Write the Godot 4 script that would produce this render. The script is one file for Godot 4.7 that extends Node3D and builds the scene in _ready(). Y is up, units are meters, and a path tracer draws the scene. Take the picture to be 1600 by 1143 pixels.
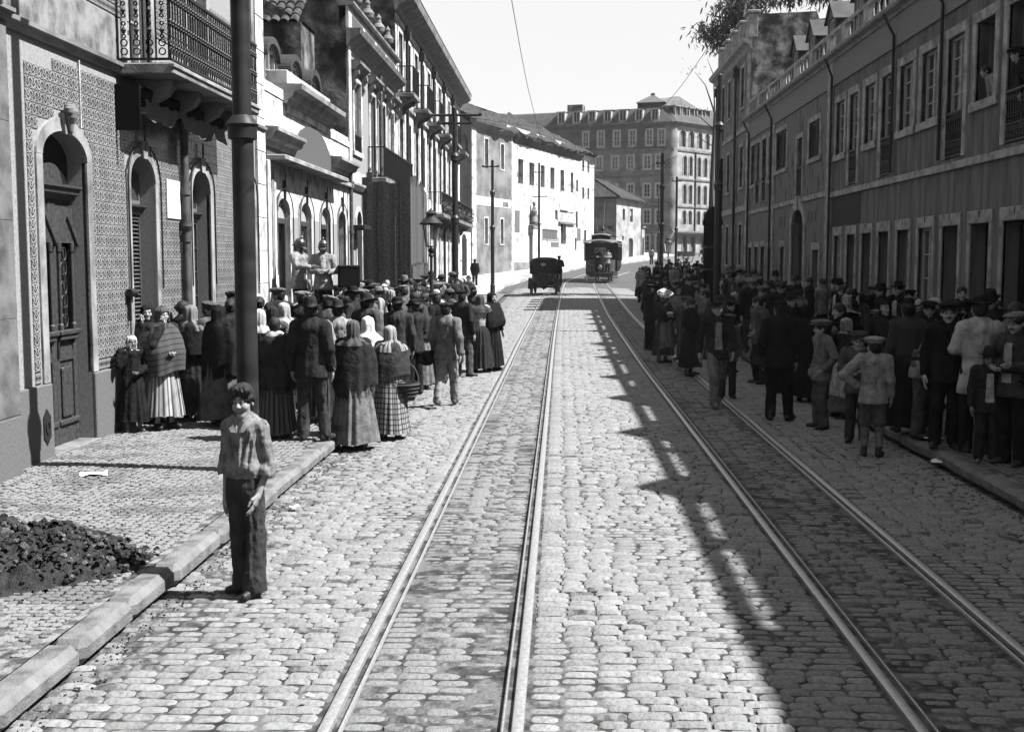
extends Node3D

# ---------------------------------------------------------------- mesh builder
class MB:
	var v := PackedVector3Array()
	var n := PackedVector3Array()
	var uv := PackedVector2Array()
	var col := PackedColorArray()
	var use_col := false
	var c := Color(1, 1, 1)
	var t := Transform3D()

	func tri(a: Vector3, b: Vector3, d: Vector3) -> void:
		a = t * a; b = t * b; d = t * d
		var m := (b - a).cross(d - a).normalized()
		v.append(a); v.append(d); v.append(b)
		n.append(m); n.append(m); n.append(m)
		if use_col:
			col.append(c); col.append(c); col.append(c)

	func trin(a: Vector3, b: Vector3, d: Vector3, na: Vector3, nb: Vector3, nd: Vector3) -> void:
		v.append(t * a); v.append(t * d); v.append(t * b)
		n.append((t.basis * na).normalized()); n.append((t.basis * nd).normalized()); n.append((t.basis * nb).normalized())
		if use_col:
			col.append(c); col.append(c); col.append(c)

	func quad(a: Vector3, b: Vector3, d: Vector3, e: Vector3) -> void:
		tri(a, b, d); tri(a, d, e)

	func box(x0: float, x1: float, y0: float, y1: float, z0: float, z1: float) -> void:
		var p := [Vector3(x0, y0, z0), Vector3(x1, y0, z0), Vector3(x1, y1, z0), Vector3(x0, y1, z0), Vector3(x0, y0, z1), Vector3(x1, y0, z1), Vector3(x1, y1, z1), Vector3(x0, y1, z1)]
		quad(p[4], p[5], p[6], p[7]); quad(p[1], p[0], p[3], p[2]); quad(p[5], p[1], p[2], p[6])
		quad(p[0], p[4], p[7], p[3]); quad(p[7], p[6], p[2], p[3]); quad(p[0], p[1], p[5], p[4])

	func cbox(x0: float, x1: float, y0: float, y1: float, z0: float, z1: float, b := 0.01) -> void:
		b = minf(b, minf(absf(x1 - x0), minf(absf(y1 - y0), absf(z1 - z0))) * 0.4)
		var cx := (x0 + x1) / 2; var cy := (y0 + y1) / 2; var cz := (z0 + z1) / 2
		var h := Vector3(x1 - x0, y1 - y0, z1 - z0) / 2
		var cc := Vector3(cx, cy, cz)
		var q := func(sx: float, sy: float, sz: float, ax: int) -> Vector3:
			var k := h - Vector3(b, b, b)
			k[ax] = h[ax]
			return cc + Vector3(sx * k.x, sy * k.y, sz * k.z)
		for s in [-1.0, 1.0]:
			_f(q.call(s, -1, -1, 0), q.call(s, 1, -1, 0), q.call(s, 1, 1, 0), q.call(s, -1, 1, 0), cc)
			_f(q.call(-1, s, -1, 1), q.call(1, s, -1, 1), q.call(1, s, 1, 1), q.call(-1, s, 1, 1), cc)
			_f(q.call(-1, -1, s, 2), q.call(1, -1, s, 2), q.call(1, 1, s, 2), q.call(-1, 1, s, 2), cc)
			for r in [-1.0, 1.0]:
				_f(q.call(s, r, -1, 0), q.call(s, r, 1, 0), q.call(s, r, 1, 1), q.call(s, r, -1, 1), cc)
				_f(q.call(s, -1, r, 0), q.call(s, 1, r, 0), q.call(s, 1, r, 2), q.call(s, -1, r, 2), cc)
				_f(q.call(-1, s, r, 1), q.call(1, s, r, 1), q.call(1, s, r, 2), q.call(-1, s, r, 2), cc)
				for w in [-1.0, 1.0]:
					var a: Vector3 = q.call(s, r, w, 0); var b2: Vector3 = q.call(s, r, w, 1); var d: Vector3 = q.call(s, r, w, 2)
					if (b2 - a).cross(d - a).dot(a - cc) < 0: tri(a, d, b2)
					else: tri(a, b2, d)

	func _f(a: Vector3, b: Vector3, d: Vector3, e: Vector3, from: Vector3) -> void:
		if (b - a).cross(d - a).dot(a + d - 2 * from) < 0: quad(a, e, d, b)
		else: quad(a, b, d, e)

	# closed polygon (x, y), counter-clockwise, pushed from z0 to z1
	func prism(poly: PackedVector2Array, z0: float, z1: float) -> void:
		if Geometry2D.is_polygon_clockwise(poly):
			poly.reverse()
		var ix := Geometry2D.triangulate_polygon(poly)
		for i in range(0, ix.size(), 3):
			var a := poly[ix[i]]; var b := poly[ix[i + 1]]; var d := poly[ix[i + 2]]
			if (b - a).cross(d - a) < 0:
				var w := b; b = d; d = w
			tri(Vector3(a.x, a.y, z1), Vector3(b.x, b.y, z1), Vector3(d.x, d.y, z1))
			tri(Vector3(a.x, a.y, z0), Vector3(d.x, d.y, z0), Vector3(b.x, b.y, z0))
		for i in poly.size():
			var a := poly[i]; var b := poly[(i + 1) % poly.size()]
			quad(Vector3(a.x, a.y, z0), Vector3(b.x, b.y, z0), Vector3(b.x, b.y, z1), Vector3(a.x, a.y, z1))

	# profile of (r, y) from bottom to top, turned about y
	func lathe(prof: Array, seg := 16, at := Vector3.ZERO, sx := 1.0, sz := 1.0) -> void:
		for i in prof.size() - 1:
			var p: Vector2 = prof[i]; var q: Vector2 = prof[i + 1]
			var d := q - p
			var nn := Vector2(d.y, -d.x).normalized()
			for k in seg:
				var a0 := TAU * k / seg; var a1 := TAU * (k + 1) / seg
				var u0 := Vector3(cos(a0), 0, -sin(a0)); var u1 := Vector3(cos(a1), 0, -sin(a1))
				var s := Vector3(sx, 1, sz)
				var A := at + (u0 * p.x + Vector3(0, p.y, 0)) * s; var B := at + (u1 * p.x + Vector3(0, p.y, 0)) * s
				var C := at + (u1 * q.x + Vector3(0, q.y, 0)) * s; var D := at + (u0 * q.x + Vector3(0, q.y, 0)) * s
				var n0 := u0 * nn.x + Vector3(0, nn.y, 0); var n1 := u1 * nn.x + Vector3(0, nn.y, 0)
				if p.x > 1e-5: trin(A, B, C, n0, n1, n1)
				if q.x > 1e-5: trin(A, C, D, n0, n1, n0)

	# tube along points with radii
	func tube(pts: Array, rad: Array, seg := 8, cap := true) -> void:
		var rings := []
		var nor := []
		var up := Vector3(0, 1, 0)
		for i in pts.size():
			var p: Vector3 = pts[i]
			var d: Vector3 = ((pts[mini(i + 1, pts.size() - 1)] as Vector3) - (pts[maxi(i - 1, 0)] as Vector3)).normalized()
			if absf(d.dot(up)) > 0.95: up = Vector3(0, 0, 1) if absf(d.z) < 0.9 else Vector3(1, 0, 0)
			var x := d.cross(up).normalized(); var y := d.cross(x)
			up = -y if up.dot(-y) > 0 else y
			y = x.cross(d)
			var r: float = rad[mini(i, rad.size() - 1)]
			var ring := []; var nr := []
			for k in seg:
				var a := TAU * k / seg
				var w := x * cos(a) + y * sin(a)
				ring.append(p + w * r); nr.append(w)
			rings.append(ring); nor.append(nr)
		for i in pts.size() - 1:
			for k in seg:
				var l := (k + 1) % seg
				trin(rings[i][k], rings[i + 1][k], rings[i + 1][l], nor[i][k], nor[i + 1][k], nor[i + 1][l])
				trin(rings[i][k], rings[i + 1][l], rings[i][l], nor[i][k], nor[i + 1][l], nor[i][l])
		if cap:
			for k in range(1, seg - 1):
				tri(rings[0][0], rings[0][k], rings[0][k + 1])
				var e: Array = rings[-1]
				tri(e[0], e[k + 1], e[k])

	# grid of points rows x cols with smooth normals
	func sheet(rows: Array, wrap := false, holes = null) -> void:
		var nr := rows.size(); var nc: int = (rows[0] as Array).size()
		var nm := []
		for i in nr:
			var row := []
			for j in nc:
				var a: Vector3 = rows[maxi(i - 1, 0)][j]; var b: Vector3 = rows[mini(i + 1, nr - 1)][j]
				var l: Vector3; var r: Vector3
				if wrap: l = rows[i][(j - 1 + nc) % nc]; r = rows[i][(j + 1) % nc]
				else: l = rows[i][maxi(j - 1, 0)]; r = rows[i][mini(j + 1, nc - 1)]
				row.append((r - l).cross(b - a).normalized())
			nm.append(row)
		for i in nr - 1:
			for j in (nc if wrap else nc - 1):
				var k := (j + 1) % nc
				if holes != null and holes.call(i, j): continue
				trin(rows[i][j], rows[i][k], rows[i + 1][k], nm[i][j], nm[i][k], nm[i + 1][k])
				trin(rows[i][j], rows[i + 1][k], rows[i + 1][j], nm[i][j], nm[i + 1][k], nm[i + 1][j])

	# voussoir ring / arched band between two half-ellipses, in the x-y plane
	func arch(cx: float, y: float, wi: float, hi: float, wo: float, ho: float, z0: float, z1: float, a0 := 0.0, a1 := PI, seg := 14) -> void:
		for k in seg:
			var p := a0 + (a1 - a0) * k / seg; var q := a0 + (a1 - a0) * (k + 1) / seg
			var i0 := Vector2(cx + wi * cos(p), y + hi * sin(p)); var i1 := Vector2(cx + wi * cos(q), y + hi * sin(q))
			var o0 := Vector2(cx + wo * cos(p), y + ho * sin(p)); var o1 := Vector2(cx + wo * cos(q), y + ho * sin(q))
			quad(Vector3(i0.x, i0.y, z1), Vector3(o0.x, o0.y, z1), Vector3(o1.x, o1.y, z1), Vector3(i1.x, i1.y, z1))
			quad(Vector3(o0.x, o0.y, z1), Vector3(o0.x, o0.y, z0), Vector3(o1.x, o1.y, z0), Vector3(o1.x, o1.y, z1))
			quad(Vector3(i0.x, i0.y, z0), Vector3(i0.x, i0.y, z1), Vector3(i1.x, i1.y, z1), Vector3(i1.x, i1.y, z0))

	func mesh() -> ArrayMesh:
		var a := []
		a.resize(Mesh.ARRAY_MAX)
		a[Mesh.ARRAY_VERTEX] = v; a[Mesh.ARRAY_NORMAL] = n
		if uv.size() == v.size(): a[Mesh.ARRAY_TEX_UV] = uv
		if use_col: a[Mesh.ARRAY_COLOR] = col
		var m := ArrayMesh.new()
		m.add_surface_from_arrays(Mesh.PRIMITIVE_TRIANGLES, a)
		return m

# ---------------------------------------------------------------- nodes
var taken := {}
func numbered(n: String) -> String:
	taken[n] = taken.get(n, -1) + 1
	return n if taken[n] == 0 else "%s_%03d" % [n, taken[n]]

func tag(o: Node3D, label: String, category: String, group := "") -> Node3D:
	o.set_meta("label", label); o.set_meta("category", category)
	if group: o.set_meta("group", group)
	return o

func thing(n: String, label: String, category: String, at := Transform3D(), group := "") -> Node3D:
	var o := Node3D.new()
	o.name = numbered(n); o.transform = at
	add_child(o)
	return tag(o, label, category, group)

func put(n: String, m: Mesh, mat: Material, parent: Node3D = null, x := Transform3D()) -> MeshInstance3D:
	var o := MeshInstance3D.new()
	o.mesh = m; o.material_override = mat; o.transform = x
	if parent == null or parent == self:
		o.name = numbered(n); add_child(o)
	else:
		o.name = n; parent.add_child(o, true)
	return o

func part(n: String, b: MB, mat: Material, parent: Node3D = null) -> MeshInstance3D:
	return put(n, b.mesh(), mat, parent)

func struct(n: String, b: MB, mat: Material) -> MeshInstance3D:
	var o := part(n, b, mat)
	o.set_meta("kind", "structure")
	return o

func multi(n: String, m: Mesh, mat: Material, xs: Array, parent: Node3D) -> MultiMeshInstance3D:
	var mm := MultiMesh.new()
	mm.transform_format = MultiMesh.TRANSFORM_3D
	mm.mesh = m
	mm.instance_count = xs.size()
	for i in xs.size(): mm.set_instance_transform(i, xs[i])
	var o := MultiMeshInstance3D.new()
	o.multimesh = mm; o.material_override = mat; o.name = n
	o.set_meta("kind", "stuff")
	parent.add_child(o, true)
	return o

func T(x: float, y: float, z: float, yaw := 0.0) -> Transform3D:
	return Transform3D(Basis(Vector3(0, 1, 0), yaw), Vector3(x, y, z))

# facade frame: x runs along the wall, y up, z out of the wall
func frame(at: Vector3, out: Vector3) -> Transform3D:
	var up := Vector3(0, 1, 0)
	return Transform3D(Basis(up.cross(out), up, out), at)

# ---------------------------------------------------------------- materials
var tex := {}
func noise_tex(key: String, freq: float, oct: int, ramp: Array, kind := 0, size := 512, seed_ := 1) -> NoiseTexture2D:
	if tex.has(key): return tex[key]
	var f := FastNoiseLite.new()
	f.seed = seed_; f.frequency = freq
	f.noise_type = [FastNoiseLite.TYPE_SIMPLEX_SMOOTH, FastNoiseLite.TYPE_CELLULAR, FastNoiseLite.TYPE_PERLIN][kind]
	f.fractal_octaves = oct; f.fractal_gain = 0.6
	var g := Gradient.new()
	var off := PackedFloat32Array(); var cs := PackedColorArray()
	for r in ramp:
		off.append(r[0]); cs.append(Color(r[1], r[1], r[1]))
	g.offsets = off; g.colors = cs
	var t := NoiseTexture2D.new()
	t.width = size; t.height = size; t.seamless = true; t.noise = f; t.color_ramp = g; t.normalize = true
	tex[key] = t
	return t

# a grey of the given linear base colour
func grey(v: float) -> Color:
	return Color(v, v, v).linear_to_srgb()

func mat(v: float, rough := 0.85, t: Texture2D = null, scale := 0.5, bump: Texture2D = null, bump_cm := 0.5, metal := 0.0, world := true) -> StandardMaterial3D:
	var m := StandardMaterial3D.new()
	m.albedo_color = grey(v * 0.8)
	m.roughness = rough; m.metallic = metal
	if metal == 0.0: m.metallic_specular = 0.3
	if t or bump:
		m.uv1_triplanar = true; m.uv1_world_triplanar = world
		m.uv1_scale = Vector3(scale, scale, scale)
	if t: m.albedo_texture = t
	if bump:
		m.heightmap_enabled = true; m.heightmap_texture = bump; m.heightmap_scale = bump_cm
	return m

var M := {}
func make_materials() -> void:
	var stain := noise_tex("stain", 0.008, 5, [[0.0, 0.55], [0.35, 0.8], [0.55, 0.92], [0.8, 1.0], [1.0, 0.86]])
	var heavy := noise_tex("heavy", 0.010, 6, [[0.0, 0.12], [0.3, 0.3], [0.5, 0.6], [0.62, 0.75], [0.78, 1.0], [1.0, 0.9]], 0, 512, 7)
	var fine := noise_tex("fine", 0.06, 4, [[0.0, 0.75], [0.5, 0.92], [1.0, 1.0]], 0, 512, 3)
	var grain := noise_tex("grain", 0.12, 3, [[0.0, 0.0], [1.0, 1.0]], 0, 512, 5)
	var peel := noise_tex("peel", 0.012, 6, [[0.0, 0.45], [0.28, 0.6], [0.34, 0.93], [0.6, 1.0], [1.0, 0.95]], 0, 512, 11)
	var wood := noise_tex("wood", 0.03, 4, [[0.0, 0.5], [0.4, 0.8], [0.7, 1.0], [1.0, 0.7]], 0, 512, 13)
	var dirt := noise_tex("dirt", 0.02, 6, [[0.0, 0.3], [0.45, 0.7], [0.6, 1.0], [1.0, 1.6]], 0, 512, 17)
	M.stone = mat(0.17, 0.85, stain, 0.35, grain, 0.25)
	M.stone_pale = mat(0.24, 0.85, stain, 0.3, grain, 0.2)
	M.stone_right = mat(0.27, 0.85, stain, 0.5, grain, 0.3)
	M.plinth = mat(0.105, 0.8, fine, 0.8, grain, 0.25)
	M.stone_end = mat(0.12, 0.85, stain, 0.4, grain, 0.3)
	M.white = mat(0.5, 0.9, stain, 0.4, grain, 0.2)
	M.white_old = mat(0.42, 0.9, peel, 0.13, grain, 0.2)
	M.band = mat(0.19, 0.9, stain, 0.6, grain, 0.15)
	M.plaster_grey = mat(0.16, 0.9, stain, 0.3, grain, 0.25)
	M.plaster_l2 = mat(0.23, 0.9, fine, 0.6, grain, 0.2)
	M.frieze = mat(0.075, 0.85, fine, 1.2, grain, 0.2)
	M.gable = mat(0.16, 0.95, heavy, 0.16, grain, 0.5)
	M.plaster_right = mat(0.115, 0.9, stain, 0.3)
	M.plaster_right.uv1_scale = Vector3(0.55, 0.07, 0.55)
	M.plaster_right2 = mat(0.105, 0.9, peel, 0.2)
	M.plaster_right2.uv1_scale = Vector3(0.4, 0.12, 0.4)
	M.mottled = mat(0.26, 0.95, heavy, 0.2, grain, 0.6)
	M.frieze_right = mat(0.15, 0.85, fine, 0.4, grain, 0.3)
	M.dark_patch = mat(0.03, 0.9, fine, 0.5)
	M.reveal_dark = mat(0.035, 0.8, fine, 0.8)
	M.far_stone = mat(0.17, 0.9, stain, 0.12)
	M.far_grey = mat(0.19, 0.9, stain, 0.1)
	M.far_wall = mat(0.30, 0.9, stain, 0.1)
	M.far_win = mat(0.36, 0.9)
	M.far_dark = mat(0.11, 0.9, stain, 0.12)
	M.slate = mat(0.04, 0.7, stain, 0.3)
	M.roof = mat(0.055, 0.9, heavy, 0.5, grain, 1.0)
	M.tile_roof = mat(0.085, 0.9, heavy, 0.6, grain, 0.5)
	M.iron = mat(0.016, 0.5, fine, 1.0)
	M.pole = mat(0.022, 0.45, stain, 0.8)
	M.door = mat(0.045, 0.5, wood, 0.9, grain, 0.15)
	M.door_dark = mat(0.012, 0.6, wood, 0.9)
	M.shutter = mat(0.05, 0.7, wood, 0.6)
	M.frame_pale = mat(0.30, 0.6, fine, 1.0)
	M.frame_grey = mat(0.11, 0.6, fine, 1.0)
	M.curtain = mat(0.42, 0.95, stain, 1.2)
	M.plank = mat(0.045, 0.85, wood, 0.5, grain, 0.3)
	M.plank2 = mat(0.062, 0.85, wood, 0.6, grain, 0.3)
	M.plank_sun = mat(0.095, 0.85, wood, 0.7, grain, 0.3)  # lighter plank copy; sunlight on the hoarding's street side put into its colour
	M.zinc = mat(0.10, 0.5, fine, 1.0)
	M.pipe = mat(0.075, 0.6, stain, 1.0)
	M.canvas = mat(0.09, 0.9, fine, 2.0)
	M.road = mat(0.082, 0.95, dirt, 0.35, grain, 1.0)
	M.road_far = mat(0.15, 0.95, dirt, 0.9, grain, 2.0)
	M.pavement = mat(0.15, 0.95, dirt, 0.5, grain, 1.0)
	M.sett = mat(0.195, 0.75, noise_tex("settn", 0.05, 4, [[0.0, 0.6], [0.5, 0.9], [1.0, 1.0]], 0, 512, 21), 0.9, grain, 0.35)
	M.sett2 = mat(0.17, 0.75, tex.settn, 1.1, grain, 0.35)
	M.sett3 = mat(0.215, 0.75, tex.settn, 0.7, grain, 0.35)
	M.sett_dirty = mat(0.13, 0.85, dirt, 0.8, grain, 0.5)
	M.kerb = mat(0.14, 0.8, stain, 0.7, grain, 0.5)
	M.calcada = mat(0.175, 0.85, fine, 1.5, grain, 0.4)
	M.calcada2 = mat(0.12, 0.85, fine, 1.5, grain, 0.4)
	M.rail = mat(0.45, 0.38, noise_tex("railn", 0.05, 4, [[0.0, 0.7], [1.0, 1.0]], 0, 256, 31), 2.0, null, 0.0, 0.55)
	M.rail_dark = mat(0.03, 0.7, fine, 1.0)
	M.earth = mat(0.028, 0.95, dirt, 1.2, grain, 1.5)
	M.rubble = mat(0.10, 0.95, dirt, 1.3, grain, 1.0)
	M.paper = mat(0.6, 0.9)
	M.leaf = mat(0.035, 0.7); M.leaf.backlight_enabled = true; M.leaf.backlight = grey(0.03)
	M.leaf2 = mat(0.06, 0.7)
	M.bark = mat(0.06, 0.95, wood, 1.0)
	M.black = mat(0.008, 0.7)
	M.dark = mat(0.015, 0.6)
	M.soot = mat(0.008, 0.95)
	M.soot.metallic_specular = 0.05
	M.glass = StandardMaterial3D.new()
	M.glass.albedo_color = Color(0.5, 0.5, 0.5, 0.12); M.glass.roughness = 0.05
	M.glass.transparency = BaseMaterial3D.TRANSPARENCY_ALPHA
	M.pane_dark = mat(0.01, 0.12)
	M.pane_far = mat(0.05, 0.2)

# ---------------------------------------------------------------- ground
const GD := [[-20.0, 0.0], [25.0, 0.0], [45.0, 0.14], [62.0, 0.43], [82.0, 0.64], [92.0, 0.86], [105.0, 1.22], [125.0, 2.0], [148.0, 3.25], [200.0, 5.0], [420.0, 8.0]]
func gd(d: float) -> float:
	for i in GD.size() - 1:
		if d <= GD[i + 1][0]:
			var u: float = clampf((d - GD[i][0]) / (GD[i + 1][0] - GD[i][0]), 0, 1)
			return lerpf(GD[i][1], GD[i + 1][1], u)
	return 8.0

func camber(x: float) -> float:
	return -0.055 * minf(1.3, pow((x - 0.8) / 3.5, 2.0))

func road_y(x: float, d: float) -> float:
	return gd(d) + camber(x)

func bend(d: float) -> float:
	var u := maxf(0.0, d - 22.0)
	return 0.5 * pow(u / 60.0, 2.0) if u < 58.0 else 0.467 + (u - 58.0) * 0.0161 + 0.004 * pow(u - 58.0, 2.0)

func sett_mesh(rng: RandomNumberGenerator) -> ArrayMesh:
	var b := MB.new()
	var nx := 4; var nz := 3
	var rows := []
	for j in nz + 1:
		var row := []
		for i in nx + 1:
			var x := -0.5 + float(i) / nx; var z := 0.5 - float(j) / nz
			x = signf(x) * 0.5 * pow(absf(x) * 2, 0.5); z = signf(z) * 0.5 * pow(absf(z) * 2, 0.7)
			var y := 1.0 - 0.4 * pow(absf(2 * x), 7.0) - 0.5 * pow(absf(2 * z), 3.0) + rng.randf_range(-0.09, 0.09)
			row.append(Vector3(x * (1.0 + rng.randf_range(-0.05, 0.05)) * (1.0 - 0.06 * pow(absf(2 * z), 3)), y, z + rng.randf_range(-0.035, 0.035)))
		rows.append(row)
	b.sheet(rows)
	var rim := []
	for i in nx + 1: rim.append(rows[nz][i])
	for j in range(nz - 1, -1, -1): rim.append(rows[j][nx])
	for i in range(nx - 1, -1, -1): rim.append(rows[0][i])
	for j in range(1, nz): rim.append(rows[j][0])
	for k in rim.size():
		var p: Vector3 = rim[k]; var q: Vector3 = rim[(k + 1) % rim.size()]
		b.quad(Vector3(p.x * 1.04, -1.2, p.z * 1.06), Vector3(q.x * 1.04, -1.2, q.z * 1.06), q, p)
	return b.mesh()

func build_ground() -> void:
	var rng := RandomNumberGenerator.new(); rng.seed = 41
	# the ground to the horizon
	var b := MB.new()
	var rows := []
	for d in [-60, -20, 0, 25, 45, 62, 82, 92, 105, 125, 148, 200, 420, 900]:
		var row := []
		for x in [-500, -120, -40, -14, 14, 40, 120, 500]:
			row.append(Vector3(x, gd(d) - 0.16, -d))
		rows.append(row)
	b.sheet(rows)
	struct("ground", b, M.road)
	# low hills closing the view far behind the buildings
	b = MB.new()
	rows = []
	for j in 7:
		var row := []
		for i in 41:
			var x := -500.0 + 25.0 * i
			row.append(Vector3(x, 3.0 + j * (2.6 + 1.2 * sin(i * 0.7) + 0.6 * sin(i * 1.9 + j)), -300.0 - 40.0 * j))
		rows.append(row)
	b.sheet(rows)
	struct("hills", b, M.leaf2)
	# the roadway
	b = MB.new()
	rows = []
	for k in 75:
		var d := -8.0 + 2.0 * k
		var row := []
		for x in [-3.3, -2.7, -1.7, -0.6, 0.6, 1.8, 3.0, 4.4, 4.7]:
			var xx: float = x
			if d > 60 and x < -3: xx = x - (d - 60) * 0.12
			if d > 60 and x > 4.5: xx = x + (d - 60) * 0.35
			row.append(Vector3(xx, road_y(x, d) - (0.020 if d < 74 else 0.0), -d))
		rows.append(row)
	b.sheet(rows)
	var road := struct("road", b, M.road)
	# setts: courses across the street, split where the rails run
	var meshes := []
	for i in 5: meshes.append(sett_mesh(rng))
	var mats := [M.sett, M.sett2, M.sett3, M.sett_dirty]
	var lots := {}
	var singles := 0
	var d := 5.0
	var line := 0
	while d < 74.0:
		var pitch := rng.randf_range(0.096, 0.108)
		line += 1
		var o := bend(d)
		var spans := [[-2.78, -1.235 + o], [-1.085 + o, -0.31 + o], [-0.155 + o, 1.735 + o], [1.91 + o, 2.63 + o], [2.82 + o, 4.32]]
		for s in spans.size():
			var x: float = spans[s][0]
			var end: float = spans[s][1]
			var inside := s == 1 or s == 3
			x -= rng.randf_range(0.0, 0.12) if not inside else 0.0
			if s > 0: x = maxf(x, spans[s][0])
			while x < end - 0.05:
				var w := rng.randf_range(0.155, 0.225)
				if end - x - w < 0.09: w = end - x
				var gap := rng.randf_range(0.005, 0.018)
				var cx := x + w / 2
				x += w
				if inside and rng.randf() < 0.05: continue
				var wob := 0.03 * sin(cx * 1.9 + line * 0.02) + 0.018 * sin(cx * 4.1 - line * 0.03)
				var dd := d + pitch / 2 + wob + rng.randf_range(-0.004, 0.004)
				var worn := 0.005 * sin(cx * 3.3 + d * 0.9) + 0.003 * sin(cx * 1.7 - d * 2.3)
				var y := road_y(cx, dd) - 0.036 + worn + (0.016 * sin((cx - spans[s][0]) / (end - spans[s][0]) * PI) - 0.008 if inside else 0.0) + rng.randf_range(-0.002, 0.003) - (0.008 if inside else 0.0)
				var ba := Basis(Vector3(0, 1, 0), rng.randf_range(-0.025, 0.025)) * Basis(Vector3(1, 0, 0), rng.randf_range(-0.03, 0.05)) * Basis(Vector3(0, 0, 1), rng.randf_range(-0.02, 0.02))
				ba = ba.scaled_local(Vector3(w - gap, 0.033, pitch - rng.randf_range(0.020, 0.031)))
				var tr := Transform3D(ba, Vector3(cx, y, -dd))
				var mi := rng.randi() % 5
				var r := rng.randf()
				var ti := (3 if r < 0.45 else 1) if inside else (3 if r < 0.06 else (1 if r < 0.35 else (0 if r < 0.8 else 2)))
				if cx < -2.35 and rng.randf() < 0.5: ti = 3
				if d > 5.45 and singles < 300 and cx < 2.6:
					singles += 1
					put("sett", meshes[mi], mats[ti], road, tr)
				else:
					var key := mi * 4 + ti
					if not lots.has(key): lots[key] = []
					lots[key].append(tr)
		d += pitch
	for key in lots:
		multi("setts", meshes[key / 4], mats[key % 4], lots[key], road)
	# rails: head, groove and guard lip
	for r in [[-1.164, 1], [-0.207, -1], [1.785, 1], [2.755, -1]]:
		var x0: float = r[0]; var sd: float = r[1]
		var hb := MB.new(); var gb := MB.new()
		var hr := []; var lr := []; var gr := []
		for k in 90:
			var dd := 3.0 + 1.15 * k
			var y := road_y(x0, dd) + 0.0
			var x := x0 + bend(dd)
			var pts := []
			for p in [[-0.032, -0.05], [-0.031, 0.004], [-0.026, 0.009], [0.0, 0.010], [0.024, 0.008], [0.030, 0.002], [0.031, -0.035]]: pts.append(Vector3(x + sd * p[0], y + p[1], -dd))
			var lip := []
			for p in [[0.068, -0.035], [0.069, 0.0], [0.072, 0.003], [0.084, 0.003], [0.087, -0.02]]: lip.append(Vector3(x + sd * p[0], y + p[1], -dd))
			var gro := [Vector3(x + sd * 0.030, y - 0.026, -dd), Vector3(x + sd * 0.069, y - 0.026, -dd)]
			if sd < 0: pts.reverse(); lip.reverse(); gro.reverse()
			hr.append(pts); lr.append(lip); gr.append(gro)
		hb.sheet(hr); hb.sheet(lr); gb.sheet(gr)
		var rail := part("tram_rail", hb, M.rail)
		rail.set_meta("kind", "structure")
		part("groove", gb, M.rail_dark, rail)

func lumpy(rng: RandomNumberGenerator, flat := 0.8, cut := 0.3) -> ArrayMesh:
	# an irregular little block, roughly one unit across
	var b := MB.new()
	var n := 6
	var top := []; var mid := []; var low := []
	for k in n:
		var a := TAU * (k + rng.randf_range(-0.25, 0.25)) / n
		var r := 0.5 * rng.randf_range(0.86, 1.12)
		top.append(Vector3(cos(a) * r * 0.86, flat * 0.5 * rng.randf_range(0.85, 1.05), -sin(a) * r * 0.86))
		mid.append(Vector3(cos(a) * r, flat * 0.5 - cut * rng.randf_range(0.5, 1.0), -sin(a) * r))
		low.append(Vector3(cos(a) * r * 0.9, -flat * 0.5, -sin(a) * r * 0.9))
	var c := Vector3(0, flat * 0.55, 0)
	for k in n:
		var l := (k + 1) % n
		b.tri(c, top[k], top[l])
		b.quad(mid[k], mid[l], top[l], top[k])
		b.quad(low[k], low[l], mid[l], mid[k])
	return b.mesh()

func kerb_run(pts: Array, w: float, rng: RandomNumberGenerator, parent: Node3D, d_split := 45.0) -> void:
	# pts: polyline of (x, d) along the outer edge; stones lie on the left-hand (wall) side given by the sign of w
	for i in pts.size() - 1:
		var a: Vector2 = pts[i]; var c: Vector2 = pts[i + 1]
		var L := a.distance_to(c); var u := (c - a) / L
		var s := 0.0
		while s < L - 0.02:
			var len_ := minf(rng.randf_range(0.75, 1.35) * (1.0 if a.y < d_split else 2.2), L - s)
			if L - s - len_ < 0.3: len_ = L - s
			var m := a + u * (s + len_ / 2)
			var b := MB.new()
			b.cbox(minf(0, w), maxf(0, w), -0.16, 0.0, -len_ / 2 + 0.006, len_ / 2 - 0.006, 0.045)
			for q in b.v.size():
				var p := b.v[q]
				if p.y > -0.05: b.v[q] += Vector3(0, 0.006 * sin(p.z * 5 + i + s) , 0)
			var yaw := -atan2(u.x, u.y)
			var slope := atan2(gd(m.y + 0.5) - gd(m.y - 0.5), 1.0)
			var o := put("kerb_stone", b.mesh(), M.kerb, parent, Transform3D(Basis(Vector3(0, 1, 0), yaw + rng.randf_range(-0.008, 0.008)) * Basis(Vector3(1, 0, 0), slope), Vector3(m.x + rng.randf_range(-0.008, 0.008), gd(m.y) + 0.104 + rng.randf_range(-0.006, 0.006), -m.y)))
			s += len_

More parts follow.
